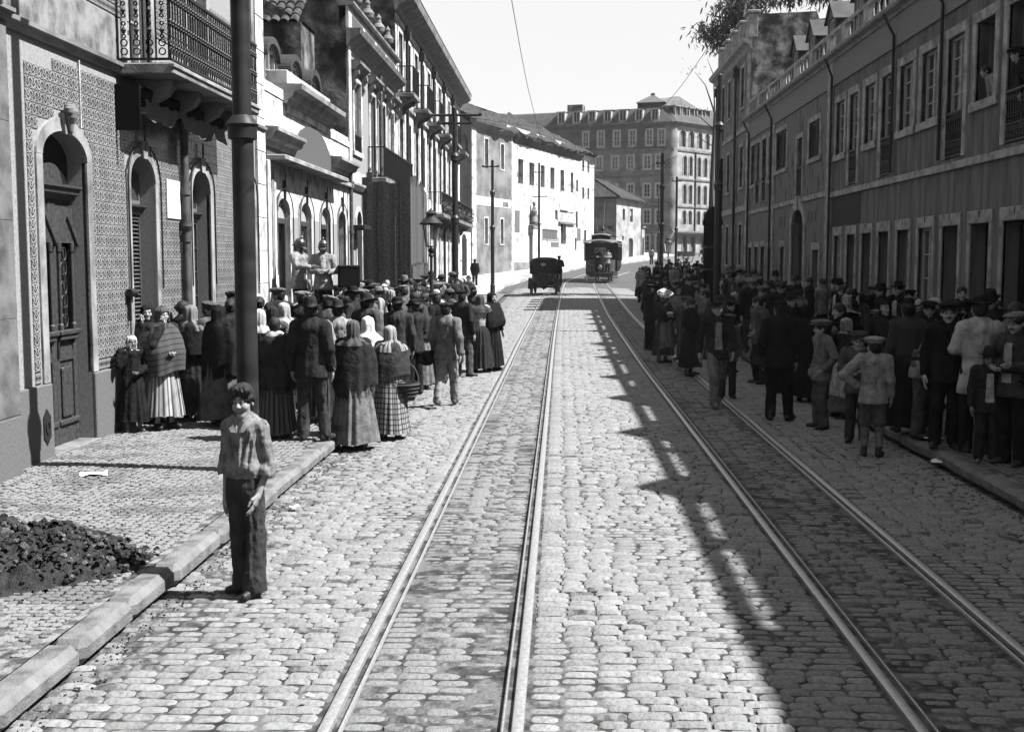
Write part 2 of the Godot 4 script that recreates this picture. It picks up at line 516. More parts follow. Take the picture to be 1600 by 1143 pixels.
func build_pavements() -> void:
	var rng := RandomNumberGenerator.new(); rng.seed = 77
	var stones := []
	for i in 6: stones.append(lumpy(rng, 0.8, 0.22))
	# left pavement
	var b := MB.new()
	var rows := []
	for k in 36:
		var d := -6.0 + 2.0 * k
		rows.append([Vector3(-5.72, gd(d) + 0.09, -d), Vector3(-4.3, gd(d) + 0.095, -d), Vector3(-2.94, gd(d) + 0.10, -d)])
	b.sheet(rows)
	var lp := struct("left_pavement", b, M.pavement)
	kerb_run([Vector2(-2.76, 4.2), Vector2(-2.76, 11.0), Vector2(-2.82, 20.0), Vector2(-2.9, 45.0), Vector2(-3.4, 60.0)], -0.22, rng, lp)
	var lots := {}
	var singles := 0
	var d := 5.4
	while d < 20.0:
		var x := -3.03
		while x > -5.66:
			var sz := rng.randf_range(0.056, 0.078)
			var tr := Transform3D(Basis(Vector3(0, 1, 0), rng.randf() * TAU).scaled_local(Vector3(sz, 0.03, sz * rng.randf_range(0.85, 1.1))), Vector3(x + rng.randf_range(-0.01, 0.01), 0.098 + rng.randf_range(-0.004, 0.004) + 0.01 * sin(x * 2.1 + d), -d + rng.randf_range(-0.01, 0.01)))
			var vis := x * 1800.0 / d > -900.0
			x -= 0.069
			if not vis: continue
			var k := rng.randi() % 6
			var dirty := noise2(x * 0.9, d * 0.9) > 0.12 or rng.randf() < 0.12
			if singles < 300:
				singles += 1
				put("paving_stone", stones[k], M.calcada2 if dirty else M.calcada, lp, tr)
			else:
				var key := k * 2 + int(dirty)
				if not lots.has(key): lots[key] = []
				lots[key].append(tr)
		d += 0.066
	for key in lots: multi("paving_stones", stones[key / 2], M.calcada2 if key % 2 else M.calcada, lots[key], lp)
	# right pavement
	b = MB.new(); rows = []
	for k in 34:
		var dd := -6.0 + 2.0 * k
		rows.append([Vector3(4.52, gd(dd) + 0.10, -dd), Vector3(6.0, gd(dd) + 0.11, -dd), Vector3(7.72, gd(dd) + 0.12, -dd)])
	b.sheet(rows)
	var rp := struct("right_pavement", b, M.pavement)
	kerb_run([Vector2(4.33, 8.0), Vector2(4.33, 30.0), Vector2(4.45, 60.0)], 0.22, rng, rp)
	lots = {}
	singles = 0
	d = 10.2
	while d < 18.0:
		var x := 4.6
		while x < 7.66:
			var sz := rng.randf_range(0.07, 0.095)
			var tr := Transform3D(Basis(Vector3(0, 1, 0), rng.randf() * TAU).scaled_local(Vector3(sz, 0.03, sz * rng.randf_range(0.85, 1.1))), Vector3(x + rng.randf_range(-0.01, 0.01), 0.108 + rng.randf_range(-0.006, 0.006), -d + rng.randf_range(-0.01, 0.01)))
			x += 0.085
			if x * 1800.0 / d > 740.0: continue
			var k := rng.randi() % 6
			if singles < 200:
				singles += 1
				put("paving_stone", stones[k], M.calcada2, rp, tr)
			else:
				if not lots.has(k): lots[k] = []
				lots[k].append(tr)
		d += 0.082
	for key in lots: multi("paving_stones", stones[key], M.calcada2, lots[key], rp)
	# pavement round the bend, in front of the white building
	b = MB.new()
	var kp := [Vector2(-3.4, 60), Vector2(-3.7, 68), Vector2(-3.65, 77), Vector2(-2.3, 92), Vector2(2.1, 112), Vector2(7.0, 124), Vector2(14, 140)]
	var wp := [[-6.2, 60, 0.5], [-7.6, 70, 0.72], [-7.4, 80, 0.95], [-6.6, 88.5, 1.16], [3.43, 120, 2.06], [6.1, 127, 2.3], [11.5, 143, 3.2]]
	rows = []
	for i in kp.size():
		rows.append([Vector3(wp[i][0] - 1.5, wp[i][2] + 0.02, -wp[i][1]), Vector3(wp[i][0], wp[i][2], -wp[i][1]), Vector3(kp[i].x, gd(kp[i].y) + 0.12, -kp[i].y)])
	b.sheet(rows)
	for i in kp.size() - 1:
		b.quad(Vector3(kp[i].x, gd(kp[i].y) - 0.1, -kp[i].y), Vector3(kp[i + 1].x, gd(kp[i + 1].y) - 0.1, -kp[i + 1].y), Vector3(kp[i + 1].x, gd(kp[i + 1].y) + 0.12, -kp[i + 1].y), Vector3(kp[i].x, gd(kp[i].y) + 0.12, -kp[i].y))
	struct("far_pavement", b, M.far_wall)
	# the earth between the left pavement and the white building's side street
	b = MB.new()
	b.sheet([[Vector3(-30, 0.5, -64), Vector3(-5.6, 0.47, -64)], [Vector3(-30, 0.9, -80), Vector3(-7.3, 0.93, -80)], [Vector3(-30, 1.2, -95), Vector3(-7, 1.2, -95)]])
	struct("side_street", b, M.road_far)
	# open street to the right behind the last house, and the square before the great house
	b = MB.new()
	b.sheet([[Vector3(4.6, gd(60) + 0.0, -60), Vector3(40, gd(60) + 0.1, -60)], [Vector3(9, gd(82) + 0.02, -82), Vector3(50, gd(82) + 0.1, -82)], [Vector3(11, gd(105) + 0.02, -105), Vector3(60, gd(105) + 0.1, -105)], [Vector3(12, gd(125) + 0.02, -125), Vector3(60, gd(125) + 0.1, -125)], [Vector3(11, gd(148) + 0.02, -148), Vector3(60, gd(148), -148)]])
	struct("square", b, M.road_far)

var nz_ := FastNoiseLite.new()
func noise2(x: float, y: float) -> float:
	return nz_.get_noise_2d(x * 60.0, y * 60.0)
func noise3(p: Vector3) -> float:
	return nz_.get_noise_3d(p.x * 60.0, p.y * 60.0, p.z * 60.0)

func build_earth_heap() -> void:
	var rng := RandomNumberGenerator.new(); rng.seed = 5
	var heap := thing("earth_heap", "heap of dark dug earth and rubble lying on the left pavement near the boy", "earth heap", T(-4.12, 0.095, -8.0))
	var b := MB.new()
	var rows := []
	var hf := func(x: float, z: float) -> float:
		var e := 1.0 - pow(absf(x) / 1.25, 2.0) - pow(z / 0.78, 2.0) + 0.35 * noise2(x * 1.4 + 3, z * 1.4)
		return maxf(-0.03, minf(e, 0.8) * (0.30 - 0.11 * x) + (0.07 * noise2(x * 3.1, z * 3.1) + 0.05 * noise2(x * 9.0, z * 9.0) + 0.02 * noise2(x * 25.0, z * 25.0)) * clampf(e * 3.0, 0.0, 1.0))
	for j in 66:
		var row := []
		for i in 90:
			var x := -1.7 + 2.83 * i / 89.0; var z := 0.95 - 1.9 * j / 65.0
			row.append(Vector3(x, hf.call(x, z), z))
		rows.append(row)
	b.sheet(rows)
	part("earth", b, M.earth, heap)
	var rocks := []
	for i in 5: rocks.append(lumpy(rng, 0.75, 0.35))
	for i in 60:
		var x := rng.randf_range(0.0, 1.25); var z := rng.randf_range(-0.6, 0.6)
		if x * x / 1.1 + z * z / 0.4 > 1.0: continue
		var s: float = 0.03 + 0.08 * pow(rng.randf(), 2.4)
		put("lump", rocks[i % 5], M.rubble if rng.randf() < 0.75 else M.earth, heap, Transform3D(Basis.from_euler(Vector3(rng.randf_range(-0.7, 0.7), rng.randf() * TAU, rng.randf_range(-0.7, 0.7))).scaled_local(Vector3(s * 1.3, s * 0.8, s)), Vector3(x, maxf(0.0, hf.call(x, z)) + s * 0.2, z)))
	var small := [[], []]
	for i in 2200:
		var x := rng.randfn(0.1, 0.75); var z := rng.randfn(0.0, 0.42)
		var s := rng.randf_range(0.012, 0.05)
		if (hf.call(x, z) <= -0.02 and rng.randf() < 0.7) or x > 1.12: continue
		small[int(rng.randf() < 0.25)].append(Transform3D(Basis.from_euler(Vector3(rng.randf() * 3, rng.randf() * TAU, 0)).scaled_local(Vector3(s * 1.2, s, s)), Vector3(x, maxf(0.005, hf.call(x, z)) + s * 0.15, z)))
	multi("crumbs", rocks[0], M.earth, small[0], heap)
	multi("pebbles", rocks[1], M.rubble, small[1], heap)
	# dust, straw and grit swept into the gutters
	var grit := []
	for i in 1500:
		var left := i % 3 != 0
		var d := rng.randf_range(5.2, 24.0) if left else rng.randf_range(9.0, 20.0)
		var x: float = -2.74 + absf(rng.randfn(0, 0.10)) if left else 4.31 - absf(rng.randfn(0, 0.12))
		var s := rng.randf_range(0.006, 0.018)
		grit.append(Transform3D(Basis.from_euler(Vector3(rng.randf() * 3, rng.randf() * TAU, 0)).scaled_local(Vector3(s * 1.5, s * 0.6, s)), Vector3(x, road_y(x, d) - 0.004, -d)))
	var gt := multi("gutter_grit", rocks[2], M.earth, grit, self)
	# scraps of paper on the ground, each lying flat and creased
	var spots := [[-4.75, 0.115, 11.4, 0.13, 0.4, "torn paper scrap lying flat on the pavement in front of the tall arched door"], [-2.6, -0.03, 9.6, 0.07, 1.0, "crumpled paper scrap in the gutter just behind the boy"], [-2.5, -0.03, 10.6, 0.06, 2.0, "small paper scrap in the gutter farther behind the boy"], [-1.32, 0.012, 5.8, 0.03, 0.8, "white paper scrap beside the left rail at the near edge of the road"], [4.55, 0.13, 14.1, 0.12, 0.2, "pale paper scrap on the right kerb behind the boy in knee breeches"], [4.3, 0.0, 13.2, 0.10, 1.2, "crushed paper scrap in the right gutter by the kerb end"]]
	for s in spots:
		var pb := MB.new()
		var pr := []
		for j in 4:
			var row := []
			for i in 4: row.append(Vector3((i / 3.0 - 0.5) * 2 * s[3] + rng.randf_range(-0.01, 0.01), rng.randf_range(0.004, 0.03), (j / 3.0 - 0.5) * 1.3 * s[3] + rng.randf_range(-0.01, 0.01)))
			pr.append(row)
		pb.sheet(pr)
		var o := put("paper_scrap", pb.mesh(), M.paper, null, T(s[0], s[1], -s[2], s[4]))
		tag(o, s[5], "paper scrap", "paper scraps on the ground")

# ---------------------------------------------------------------- facades
# an opening: [s0, s1, h0, h1, rise]  (rise > 0: arched top of that height, h1 is its crown)
func wall_face(b: MB, s0: float, s1: float, h0: float, h1: float, z: float, ops: Array, depth := 0.3) -> void:
	var xs := [s0, s1]; var ys := [h0, h1]
	for o in ops:
		for q in [o[0], o[1]]: if not xs.has(q) and q > s0 and q < s1: xs.append(q)
		for q in [o[2], o[3]]: if not ys.has(q) and q > h0 and q < h1: ys.append(q)
	xs.sort(); ys.sort()
	for i in xs.size() - 1:
		var j := 0
		while j < ys.size() - 1:
			var mx: float = (xs[i] + xs[i + 1]) / 2
			var free := func(k: int) -> bool:
				var my: float = (ys[k] + ys[k + 1]) / 2
				for o in ops:
					if mx > o[0] and mx < o[1] and my > o[2] and my < o[3]: return false
				return true
			if not free.call(j):
				j += 1
				continue
			var e := j
			while e < ys.size() - 2 and free.call(e + 1): e += 1
			b.quad(Vector3(xs[i], ys[j], z), Vector3(xs[i + 1], ys[j], z), Vector3(xs[i + 1], ys[e + 1], z), Vector3(xs[i], ys[e + 1], z))
			j = e + 1
	for o in ops:
		var a: float = o[0]; var c: float = o[1]; var lo: float = o[2]; var hi: float = o[3]
		var rise: float = o[4] if o.size() > 4 else 0.0
		var sp := hi - rise
		var zi := z - depth
		b.quad(Vector3(a, lo, zi), Vector3(a, lo, z), Vector3(a, sp, z), Vector3(a, sp, zi))
		b.quad(Vector3(c, lo, z), Vector3(c, lo, zi), Vector3(c, sp, zi), Vector3(c, sp, z))
		b.quad(Vector3(a, lo, zi), Vector3(c, lo, zi), Vector3(c, lo, z), Vector3(a, lo, z))
		if rise <= 0.0:
			b.quad(Vector3(a, hi, z), Vector3(c, hi, z), Vector3(c, hi, zi), Vector3(a, hi, zi))
		else:
			var n := 12
			var m := (a + c) / 2; var w := (c - a) / 2
			for k in n:
				var p := PI - PI * k / n; var q := PI - PI * (k + 1) / n
				var P := Vector2(m + w * cos(p), sp + rise * sin(p)); var Q := Vector2(m + w * cos(q), sp + rise * sin(q))
				b.quad(Vector3(P.x, P.y, z), Vector3(Q.x, Q.y, z), Vector3(Q.x, hi, z), Vector3(P.x, hi, z))
				b.quad(Vector3(P.x, P.y, z), Vector3(P.x, P.y, zi), Vector3(Q.x, Q.y, zi), Vector3(Q.x, Q.y, z))

# sides, back and ceiling of a hollow house whose front is at z = 0
func shell(b: MB, s0: float, s1: float, h0: float, h1: float, deep: float) -> void:
	b.quad(Vector3(s0, h0, -deep), Vector3(s0, h0, 0), Vector3(s0, h1, 0), Vector3(s0, h1, -deep))
	b.quad(Vector3(s1, h0, 0), Vector3(s1, h0, -deep), Vector3(s1, h1, -deep), Vector3(s1, h1, 0))
	b.quad(Vector3(s1, h0, -deep), Vector3(s0, h0, -deep), Vector3(s0, h1, -deep), Vector3(s1, h1, -deep))
	b.quad(Vector3(s0, h1 - 0.004, 0), Vector3(s1, h1 - 0.004, 0), Vector3(s1, h1 - 0.004, -deep), Vector3(s0, h1 - 0.004, -deep))

# a horizontal moulding: outline of (out, h) points swept from s0 to s1
func cornice(s0: float, s1: float, prof: Array) -> MB:
	var b := MB.new()
	var p := PackedVector2Array()
	for q in prof: p.append(Vector2(q[0], q[1]))
	b.t = Transform3D(Basis(Vector3(0, 0, 1), Vector3(0, 1, 0), Vector3(-1, 0, 0)), Vector3(0, 0, 0))
	b.prism(p, -s1, -s0)
	return b

# stone surround made of its separate blocks
func surround(parent: Node3D, s0: float, s1: float, h0: float, h1: float, w: float, z: float, m: Material, sill := true, wtop := 0.0) -> void:
	var tw := wtop if wtop > 0 else w
	var specs := [["jamb", s0 - w, s0, h0, h1], ["jamb", s1, s1 + w, h0, h1], ["lintel", s0 - w, s1 + w, h1 + 0.003, h1 + tw]]
	if sill: specs.append(["sill", s0 - w - 0.02, s1 + w + 0.02, h0 - w * 0.85, h0 - 0.003])
	for q in specs:
		var b := MB.new()
		b.cbox(q[1], q[2], q[3], q[4], z - 0.05, z + (0.06 if q[0] == "sill" else 0.035), 0.008)
		part(q[0], b, m, parent)

# a glazed casement: frame with bars, panes, and a curtain or darkness behind
func casement(parent: Node3D, s0: float, s1: float, h0: float, h1: float, z: float, cols: int, rows: int, fm: Material, behind: Material, part_name := "window", bar := 0.03) -> Node3D:
	var b := MB.new()
	var f := bar * 1.7
	b.box(s0, s0 + f, h0, h1, z - 0.05, z); b.box(s1 - f, s1, h0, h1, z - 0.05, z)
	b.box(s0 + f, s1 - f, h0, h0 + f * 1.4, z - 0.05, z); b.box(s0 + f, s1 - f, h1 - f, h1, z - 0.05, z)
	for i in range(1, cols):
		var x := lerpf(s0 + f, s1 - f, float(i) / cols)
		var w := bar * (1.6 if i * 2 == cols else 0.8)
		b.box(x - w / 2, x + w / 2, h0 + f * 1.4, h1 - f, z - 0.045, z - 0.004)
	for j in range(1, rows):
		var y := lerpf(h0 + f, h1 - f, float(j) / rows)
		b.box(s0 + f, s1 - f, y - bar * 0.4, y + bar * 0.4, z - 0.042, z - 0.008)
	var win := part(part_name, b, fm, parent)
	for i in cols:
		for j in rows:
			var g := MB.new()
			var x0 := lerpf(s0 + f, s1 - f, float(i) / cols); var x1 := lerpf(s0 + f, s1 - f, (i + 1.0) / cols)
			var y0 := lerpf(h0 + f, h1 - f, float(j) / rows); var y1 := lerpf(h0 + f, h1 - f, (j + 1.0) / rows)
			g.quad(Vector3(x0, y0, z - 0.03), Vector3(x1, y0, z - 0.03), Vector3(x1, y1, z - 0.03), Vector3(x0, y1, z - 0.03))
			part("pane", g, M.glass, win)
	if behind:
		var c := MB.new()
		var rws := []
		for j in 2:
			var row := []
			for i in 25:
				row.append(Vector3(lerpf(s0 + 0.02, s1 - 0.02, i / 24.0), h0 + 0.03 if j == 0 else h1 - 0.03, z - 0.12 + 0.018 * sin(i * 1.3 + s0 * 9)))
			rws.append(row)
		c.sheet(rws)
		part("curtain", c, behind, win)
	return win

# a wrought railing: bars with scrolls between two rails, along +x
func bar_mesh(h: float, fancy: bool) -> ArrayMesh:
	var b := MB.new()
	b.box(-0.009, 0.009, 0, h, -0.009, 0.009)
	if fancy:
		for y in [0.16, 0.5, 0.84]:
			b.lathe([Vector2(0.009, y * h - 0.05), Vector2(0.026, y * h - 0.02), Vector2(0.012, y * h), Vector2(0.026, y * h + 0.02), Vector2(0.009, y * h + 0.05)], 6)
	return b.mesh()

func scroll_mesh(r: float) -> ArrayMesh:
	var b := MB.new()
	var n := 14
	for sd in [-1.0, 1.0]:
		var pts := []
		for i in n:
			var a := -0.5 + i * 0.5
			var q := r * (1.0 - 0.055 * i)
			pts.append(Vector3(sd * (r * 0.95 - q * cos(a) * 0.9), q * sin(a) + r * 0.2, 0))
		b.tube(pts, [0.008], 5)
	return b.mesh()

func railing(parent: Node3D, x0: float, x1: float, y0: float, y1: float, z: float, step: float, m: Material, fancy := false, part_name := "railing", basis := Basis(), at := Vector3.ZERO) -> Node3D:
	var b := MB.new()
	b.box(x0, x1, y1 - 0.035, y1, z - 0.025, z + 0.025)
	b.box(x0, x1, y0, y0 + 0.03, z - 0.014, z + 0.014)
	if fancy: b.box(x0, x1, y0 + 0.3, y0 + 0.32, z - 0.006, z + 0.006)
	var r := put(part_name, b.mesh(), m, parent, Transform3D(basis, at))
	var n := maxi(2, roundi((x1 - x0) / step))
	var bm := bar_mesh(y1 - y0 - 0.065, fancy)
	for i in n + 1:
		put("bar", bm, m, r, T(lerpf(x0 + 0.01, x1 - 0.01, float(i) / n), y0 + 0.03, z))
	if fancy:
		var sm := scroll_mesh(step * 0.55)
		var list := []
		for i in n:
			var x := lerpf(x0 + 0.01, x1 - 0.01, (i + 0.5) / n)
			for y in [y0 + 0.1, y0 + 0.2, y1 - 0.16]: list.append(T(x, y, z))
		multi("scrollwork", sm, m, list, r)
	return r

func slats(parent: Node3D, s0: float, s1: float, h0: float, h1: float, z: float, n: int, m: Material, thing_part := "shutter") -> Node3D:
	var b := MB.new()
	b.box(s0, s0 + 0.05, h0, h1, z - 0.045, z); b.box(s1 - 0.05, s1, h0, h1, z - 0.045, z)
	b.box(s0 + 0.05, s1 - 0.05, h0, h0 + 0.05, z - 0.045, z); b.box(s0 + 0.05, s1 - 0.05, h1 - 0.05, h1, z - 0.045, z)
	b.quad(Vector3(s0, h0, z - 0.06), Vector3(s1, h0, z - 0.06), Vector3(s1, h1, z - 0.06), Vector3(s0, h1, z - 0.06))
	var sh := part(thing_part, b, m, parent)
	var sb := MB.new()
	var L := s1 - s0 - 0.1
	sb.t = Transform3D(Basis(Vector3(1, 0, 0), 0.6), Vector3.ZERO)
	sb.box(-L / 2, L / 2, -0.006, 0.006, -0.028, 0.028)
	var sm := sb.mesh()
	for i in n: put("slat", sm, m, sh, T((s0 + s1) / 2, lerpf(h0 + 0.08, h1 - 0.08, i / (n - 1.0)), z - 0.022))
	return sh

func roof_tiles(parent: Node3D, at: Transform3D, cols: int, rows: int, m: Material, w := 0.24, l := 0.36) -> void:
	# half-round tiles laid in columns on a slope; x across, z down the slope
	var b := MB.new()
	var rws := []
	for j in 2:
		var row := []
		for i in 7:
			var a := PI * i / 6.0
			row.append(Vector3(-cos(a) * w * (0.42 if j == 0 else 0.5), sin(a) * w * 0.42 + (0.0 if j == 0 else 0.035), l * 0.55 - l * 1.1 * (1 - j)))
		rws.append(row)
	rws.reverse()
	b.sheet(rws)
	var tm := b.mesh()
	var k := 0
	var rest := []
	for i in cols:
		for j in rows:
			var t := at * T(i * w, 0, j * l)
			k += 1
			if k <= 200: put("roof_tile", tm, m, parent, t)
			else: rest.append(t)
	if rest: multi("roof_tiles", tm, m, rest, parent)

# moves a thing's origin to a point at its base without moving its parts
func rebase(o: Node3D, local: Vector3) -> void:
	o.transform = o.transform * Transform3D(Basis(), local)
	for c in o.get_children():
		(c as Node3D).transform = Transform3D(Basis(), -local) * (c as Node3D).transform

func boxpart(n: String, p: Node3D, m: Material, x0: float, x1: float, y0: float, y1: float, z0: float, z1: float, bev := 0.0) -> MeshInstance3D:
	var b := MB.new()
	if bev > 0: b.cbox(x0, x1, y0, y1, z0, z1, bev)
	else: b.box(x0, x1, y0, y1, z0, z1)
	return part(n, b, m, p)

func tile_texture(border := false) -> ImageTexture:
	var im := Image.create(64, 64, false, Image.FORMAT_RGB8)
	for y in 64:
		for x in 64:
			var u := (x + 0.5) / 32.0 - 1.0; var w := (y + 0.5) / 32.0 - 1.0
			var dark := false
			var au := absf(u); var aw := absf(w)
			if border:
				dark = aw > 0.8 or absf(fposmod(u * 2.0, 1.0) - 0.5) * 1.4 + aw < 0.62
			else:
				# a wave that runs on through the neighbouring tiles
				var t := fposmod(w - 0.42 * cos(PI * u) + 1.0, 2.0) - 1.0
				dark = absf(t) < 0.2 or absf(absf(t) - 1.0) < 0.13 or absf(absf(t) - 0.55) < 0.06
				dark = dark or (absf(u) < 0.14 and absf(t + 0.6) < 0.3) or (au > 0.86 and absf(t - 0.5) < 0.25)
			var e := 0.86 + 0.10 * noise2(u * 0.3, w * 0.3)
			var c := (0.34 if dark else 1.0) * e
			if maxf(au, aw) > 0.965: c *= 0.72
			im.set_pixel(x, y, Color(c, c, c))
	return ImageTexture.create_from_image(im)

func azulejo(mirrored := false) -> ArrayMesh:
	var b := MB.new()
	var h := 0.0685; var i := 0.064; var z := 0.008
	b.quad(Vector3(-i, -i, z), Vector3(i, -i, z), Vector3(i, i, z), Vector3(-i, i, z))
	var c := [Vector2(-1, -1), Vector2(1, -1), Vector2(1, 1), Vector2(-1, 1)]
	for k in 4:
		var p: Vector2 = c[k]; var q: Vector2 = c[(k + 1) % 4]
		b.quad(Vector3(p.x * h, p.y * h, 0), Vector3(q.x * h, q.y * h, 0), Vector3(q.x * i, q.y * i, z), Vector3(p.x * i, p.y * i, z))
	for p in b.v: b.uv.append(Vector2((-p.x if mirrored else p.x) / 0.137 + 0.5, 0.5 - p.y / 0.137))
	return b.mesh()

func scroll_iron(parent: Node3D, x0: float, x1: float, y0: float, y1: float, z: float) -> void:
	var b := MB.new()
	var mid := (x0 + x1) / 2; var w := (x1 - x0) / 2
	var n := 5
	for k in n:
		var y := lerpf(y0, y1, (k + 0.5) / n)
		for sd in [-1.0, 1.0]:
			var pts := []
			for i in 12:
				var a := i * 0.55
				var q := w * 0.62 * (1.0 - 0.06 * i)
				pts.append(Vector3(mid + sd * (w * 0.15 + q * sin(a) * 0.75), y + (q * cos(a)) * (1.0 if k % 2 else -1.0), z))
			b.tube(pts, [0.011], 5)
	b.box(mid - 0.009, mid + 0.009, y0, y1, z - 0.008, z + 0.008)
	part("scrolled_grille", b, M.pole, parent)

func hood_line(parent: Node3D, s0: float, s1: float, spring: float, rise: float, foot: float, top: float) -> void:
	var b := MB.new()
	var pts := [Vector3(s0, foot, 0.05)]
	var m := (s0 + s1) / 2; var w := (s1 - s0) / 2
	for k in 11:
		var a := PI - PI * k / 10.0
		pts.append(Vector3(m + w * cos(a), spring + rise * sin(a), 0.05))
	pts.append(Vector3(s1, foot, 0.05))
	b.tube(pts, [0.013], 5)
	b.tube([Vector3(m, spring + rise - 0.12, 0.06), Vector3(m, top, 0.06)], [0.016], 5)
	part("hood_rod", b, M.iron, parent)

func build_left() -> void:
	var rng := RandomNumberGenerator.new(); rng.seed = 8
	var fr := frame(Vector3(-5.7, 0, 0), Vector3(1, 0, 0))
	# ---- the house at the near end, a sliver of its stone corner in view
	var h0 := thing("corner_house", "stone corner of the nearest left-hand house, in front of the tiled house", "house", frame(Vector3(-5.56, 0, 0), Vector3(1, 0, 0)))
	var b := MB.new()
	wall_face(b, -4.0, 11.54, -0.1, 9.4, 0, [[-2, 0, 1.0, 3.4], [2, 4, 1.0, 3.4], [6.5, 8.2, 0.1, 3.4], [-2, 0, 5.4, 8], [2, 4, 5.4, 8], [6.5, 8.2, 5.4, 8]])
	shell(b, -4.0, 11.54, -0.1, 9.4, 9.0)
	part("wall", b, M.stone_end, h0)
	for y in 4:
		boxpart("corner_stone", h0, M.stone_end, 10.8, 11.545, 0.72 + y * 0.99, 1.706 + y * 0.99, 0.001, 0.007, 0.004)
	boxpart("plinth", h0, M.plinth, 8.3, 11.55, 0.0, 0.7, 0.0, 0.012, 0.005)
	part("string_course", cornice(8.3, 11.56, [[0, 4.68], [0.05, 4.68], [0.07, 4.74], [0.11, 4.76], [0.11, 4.80], [0, 4.83]]), M.stone, h0)
	b = MB.new(); b.box(9.4, 11.3, 4.86, 4.98, 0.0, 0.16); b.box(11.1, 11.26, 4.78, 4.86, 0.0, 0.12)
	part("window_guard", b, M.iron, h0)
	for o in [[-2, 0, 1.0, 3.4], [2, 4, 1.0, 3.4], [-2, 0, 5.4, 8], [2, 4, 5.4, 8], [6.5, 8.2, 5.4, 8]]:
		casement(h0, o[0], o[1], o[2], o[3], -0.15, 2, 3, M.frame_grey, M.curtain)
	boxpart("door", h0, M.door, 6.5, 8.2, 0.1, 3.4, -0.24, -0.2, 0.01)
	b = MB.new(); b.quad(Vector3(-4.3, 9.4, 0.3), Vector3(11.6, 9.4, 0.3), Vector3(11.6, 11.5, -4.5), Vector3(-4.3, 11.5, -4.5)); b.quad(Vector3(11.6, 9.4, -9.3), Vector3(-4.3, 9.4, -9.3), Vector3(-4.3, 11.5, -4.5), Vector3(11.6, 11.5, -4.5))
	part("roof", b, M.tile_roof, h0)
	rebase(h0, Vector3(4, 0, 0))

	# ---- the tiled house
	var h1 := thing("tiled_house", "house faced with patterned glazed tiles, tall arched door and iron balcony", "house", fr)
	var doors := [[12.53, 13.72, 0.13, 3.76, 0.30], [15.12, 16.05, 0.13, 3.70, 0.34], [17.68, 18.6, 0.13, 3.70, 0.34], [20.38, 21.3, 0.13, 3.74, 0.36]]
	var ups := [[12.7, 13.6, 4.86, 7.4], [15.12, 16.05, 4.86, 7.4], [17.68, 18.6, 4.86, 7.4], [20.38, 21.3, 4.86, 7.4]]
	ups[0][2] = 5.55
	b = MB.new()
	wall_face(b, 11.56, 22.02, -0.1, 9.4, 0, doors + ups, 0.23)
	shell(b, 11.57, 22.02, -0.1, 9.4, 9.0)
	part("wall", b, M.plaster_l2, h1)
	# glazed tiles, one by one
	var tt := tile_texture(); var bt := tile_texture(true)
	var tm := []
	for v in [0.31, 0.27, 0.34]:
		var m := mat(v, 0.25); m.albedo_texture = tt; m.metallic_specular = 0.5
		tm.append(m)
	var bm := mat(0.22, 0.25); bm.albedo_texture = bt
	var az := azulejo()
	var singles := 0
	var lots := [[], [], [], [], [], [], []]
	var az2 := azulejo()
	az2 = azulejo(true)
	var sides := [12.2, 21.46]
	var nx := int((21.46 - 12.2) / 0.1385)
	for i in nx:
		for j in 33:
			var s := 12.2 + 0.07 + i * 0.1385
			var y := 0.945 + 0.07 + j * 0.1385
			if j > 25: y = 5.40 + 0.07 + (j - 26) * 0.1385
			var skip := false
			for o in doors:
				var m: float = (o[0] + o[1]) / 2; var w: float = (o[1] - o[0]) / 2 + 0.185
				var sp: float = o[3] - o[4]
				if absf(s - m) < w and y < sp: skip = true
				elif y >= sp and pow((s - m) / w, 2) + pow((y - sp) / (o[4] + 0.2), 2) < 1.0: skip = true
			for o in ups:
				if s > o[0] - 0.2 and s < o[1] + 0.2 and y > o[2] - 0.2 and y < o[3] + 0.2: skip = true
			if j <= 25 and y > 4.60: skip = true
			if i < 5 and j == 25: skip = true
			if skip: continue
			var k := rng.randi() % 3
			var edge := j == 0 or j == 26
			var tr := T(s, y, 0.001 + rng.randf_range(0, 0.0015))
			tr.basis = Basis(Vector3(1, 0, 0), rng.randf_range(-0.008, 0.008)) * Basis(Vector3(0, 1, 0), rng.randf_range(-0.008, 0.008))
			if edge: k = 3
			if singles < 300 and s < 14.7:
				singles += 1
				put("tile", az2 if k > 3 else az, bm if k == 3 else tm[k % 4], h1, tr)
			else: lots[k].append(tr)
	for k in 7: multi("tiles", az2 if k > 3 else az, bm if k == 3 else tm[k % 4], lots[k], h1)
	# plinth blocks between the openings
	for s in [[11.56, 12.53], [13.72, 15.12], [16.05, 17.68], [18.6, 20.38], [21.3, 21.5]]:
		boxpart("plinth", h1, M.plinth, s[0], s[1] - 0.003, -0.05, 0.935, 0.0, 0.05, 0.012)
	b = MB.new()
	b.t = T(12.335, 0.47, 0.05)
	b.prism(PackedVector2Array([Vector2(-0.09, -0.11), Vector2(0, -0.2), Vector2(0.09, -0.11), Vector2(0.09, 0.11), Vector2(0, 0.2), Vector2(-0.09, 0.11)]), 0.0, 0.012)
	b.arch(0, 0, 0.03, 0.05, 0.055, 0.08, 0.012, 0.024, 0, TAU, 12)
	part("plaque", b, M.iron, h1)
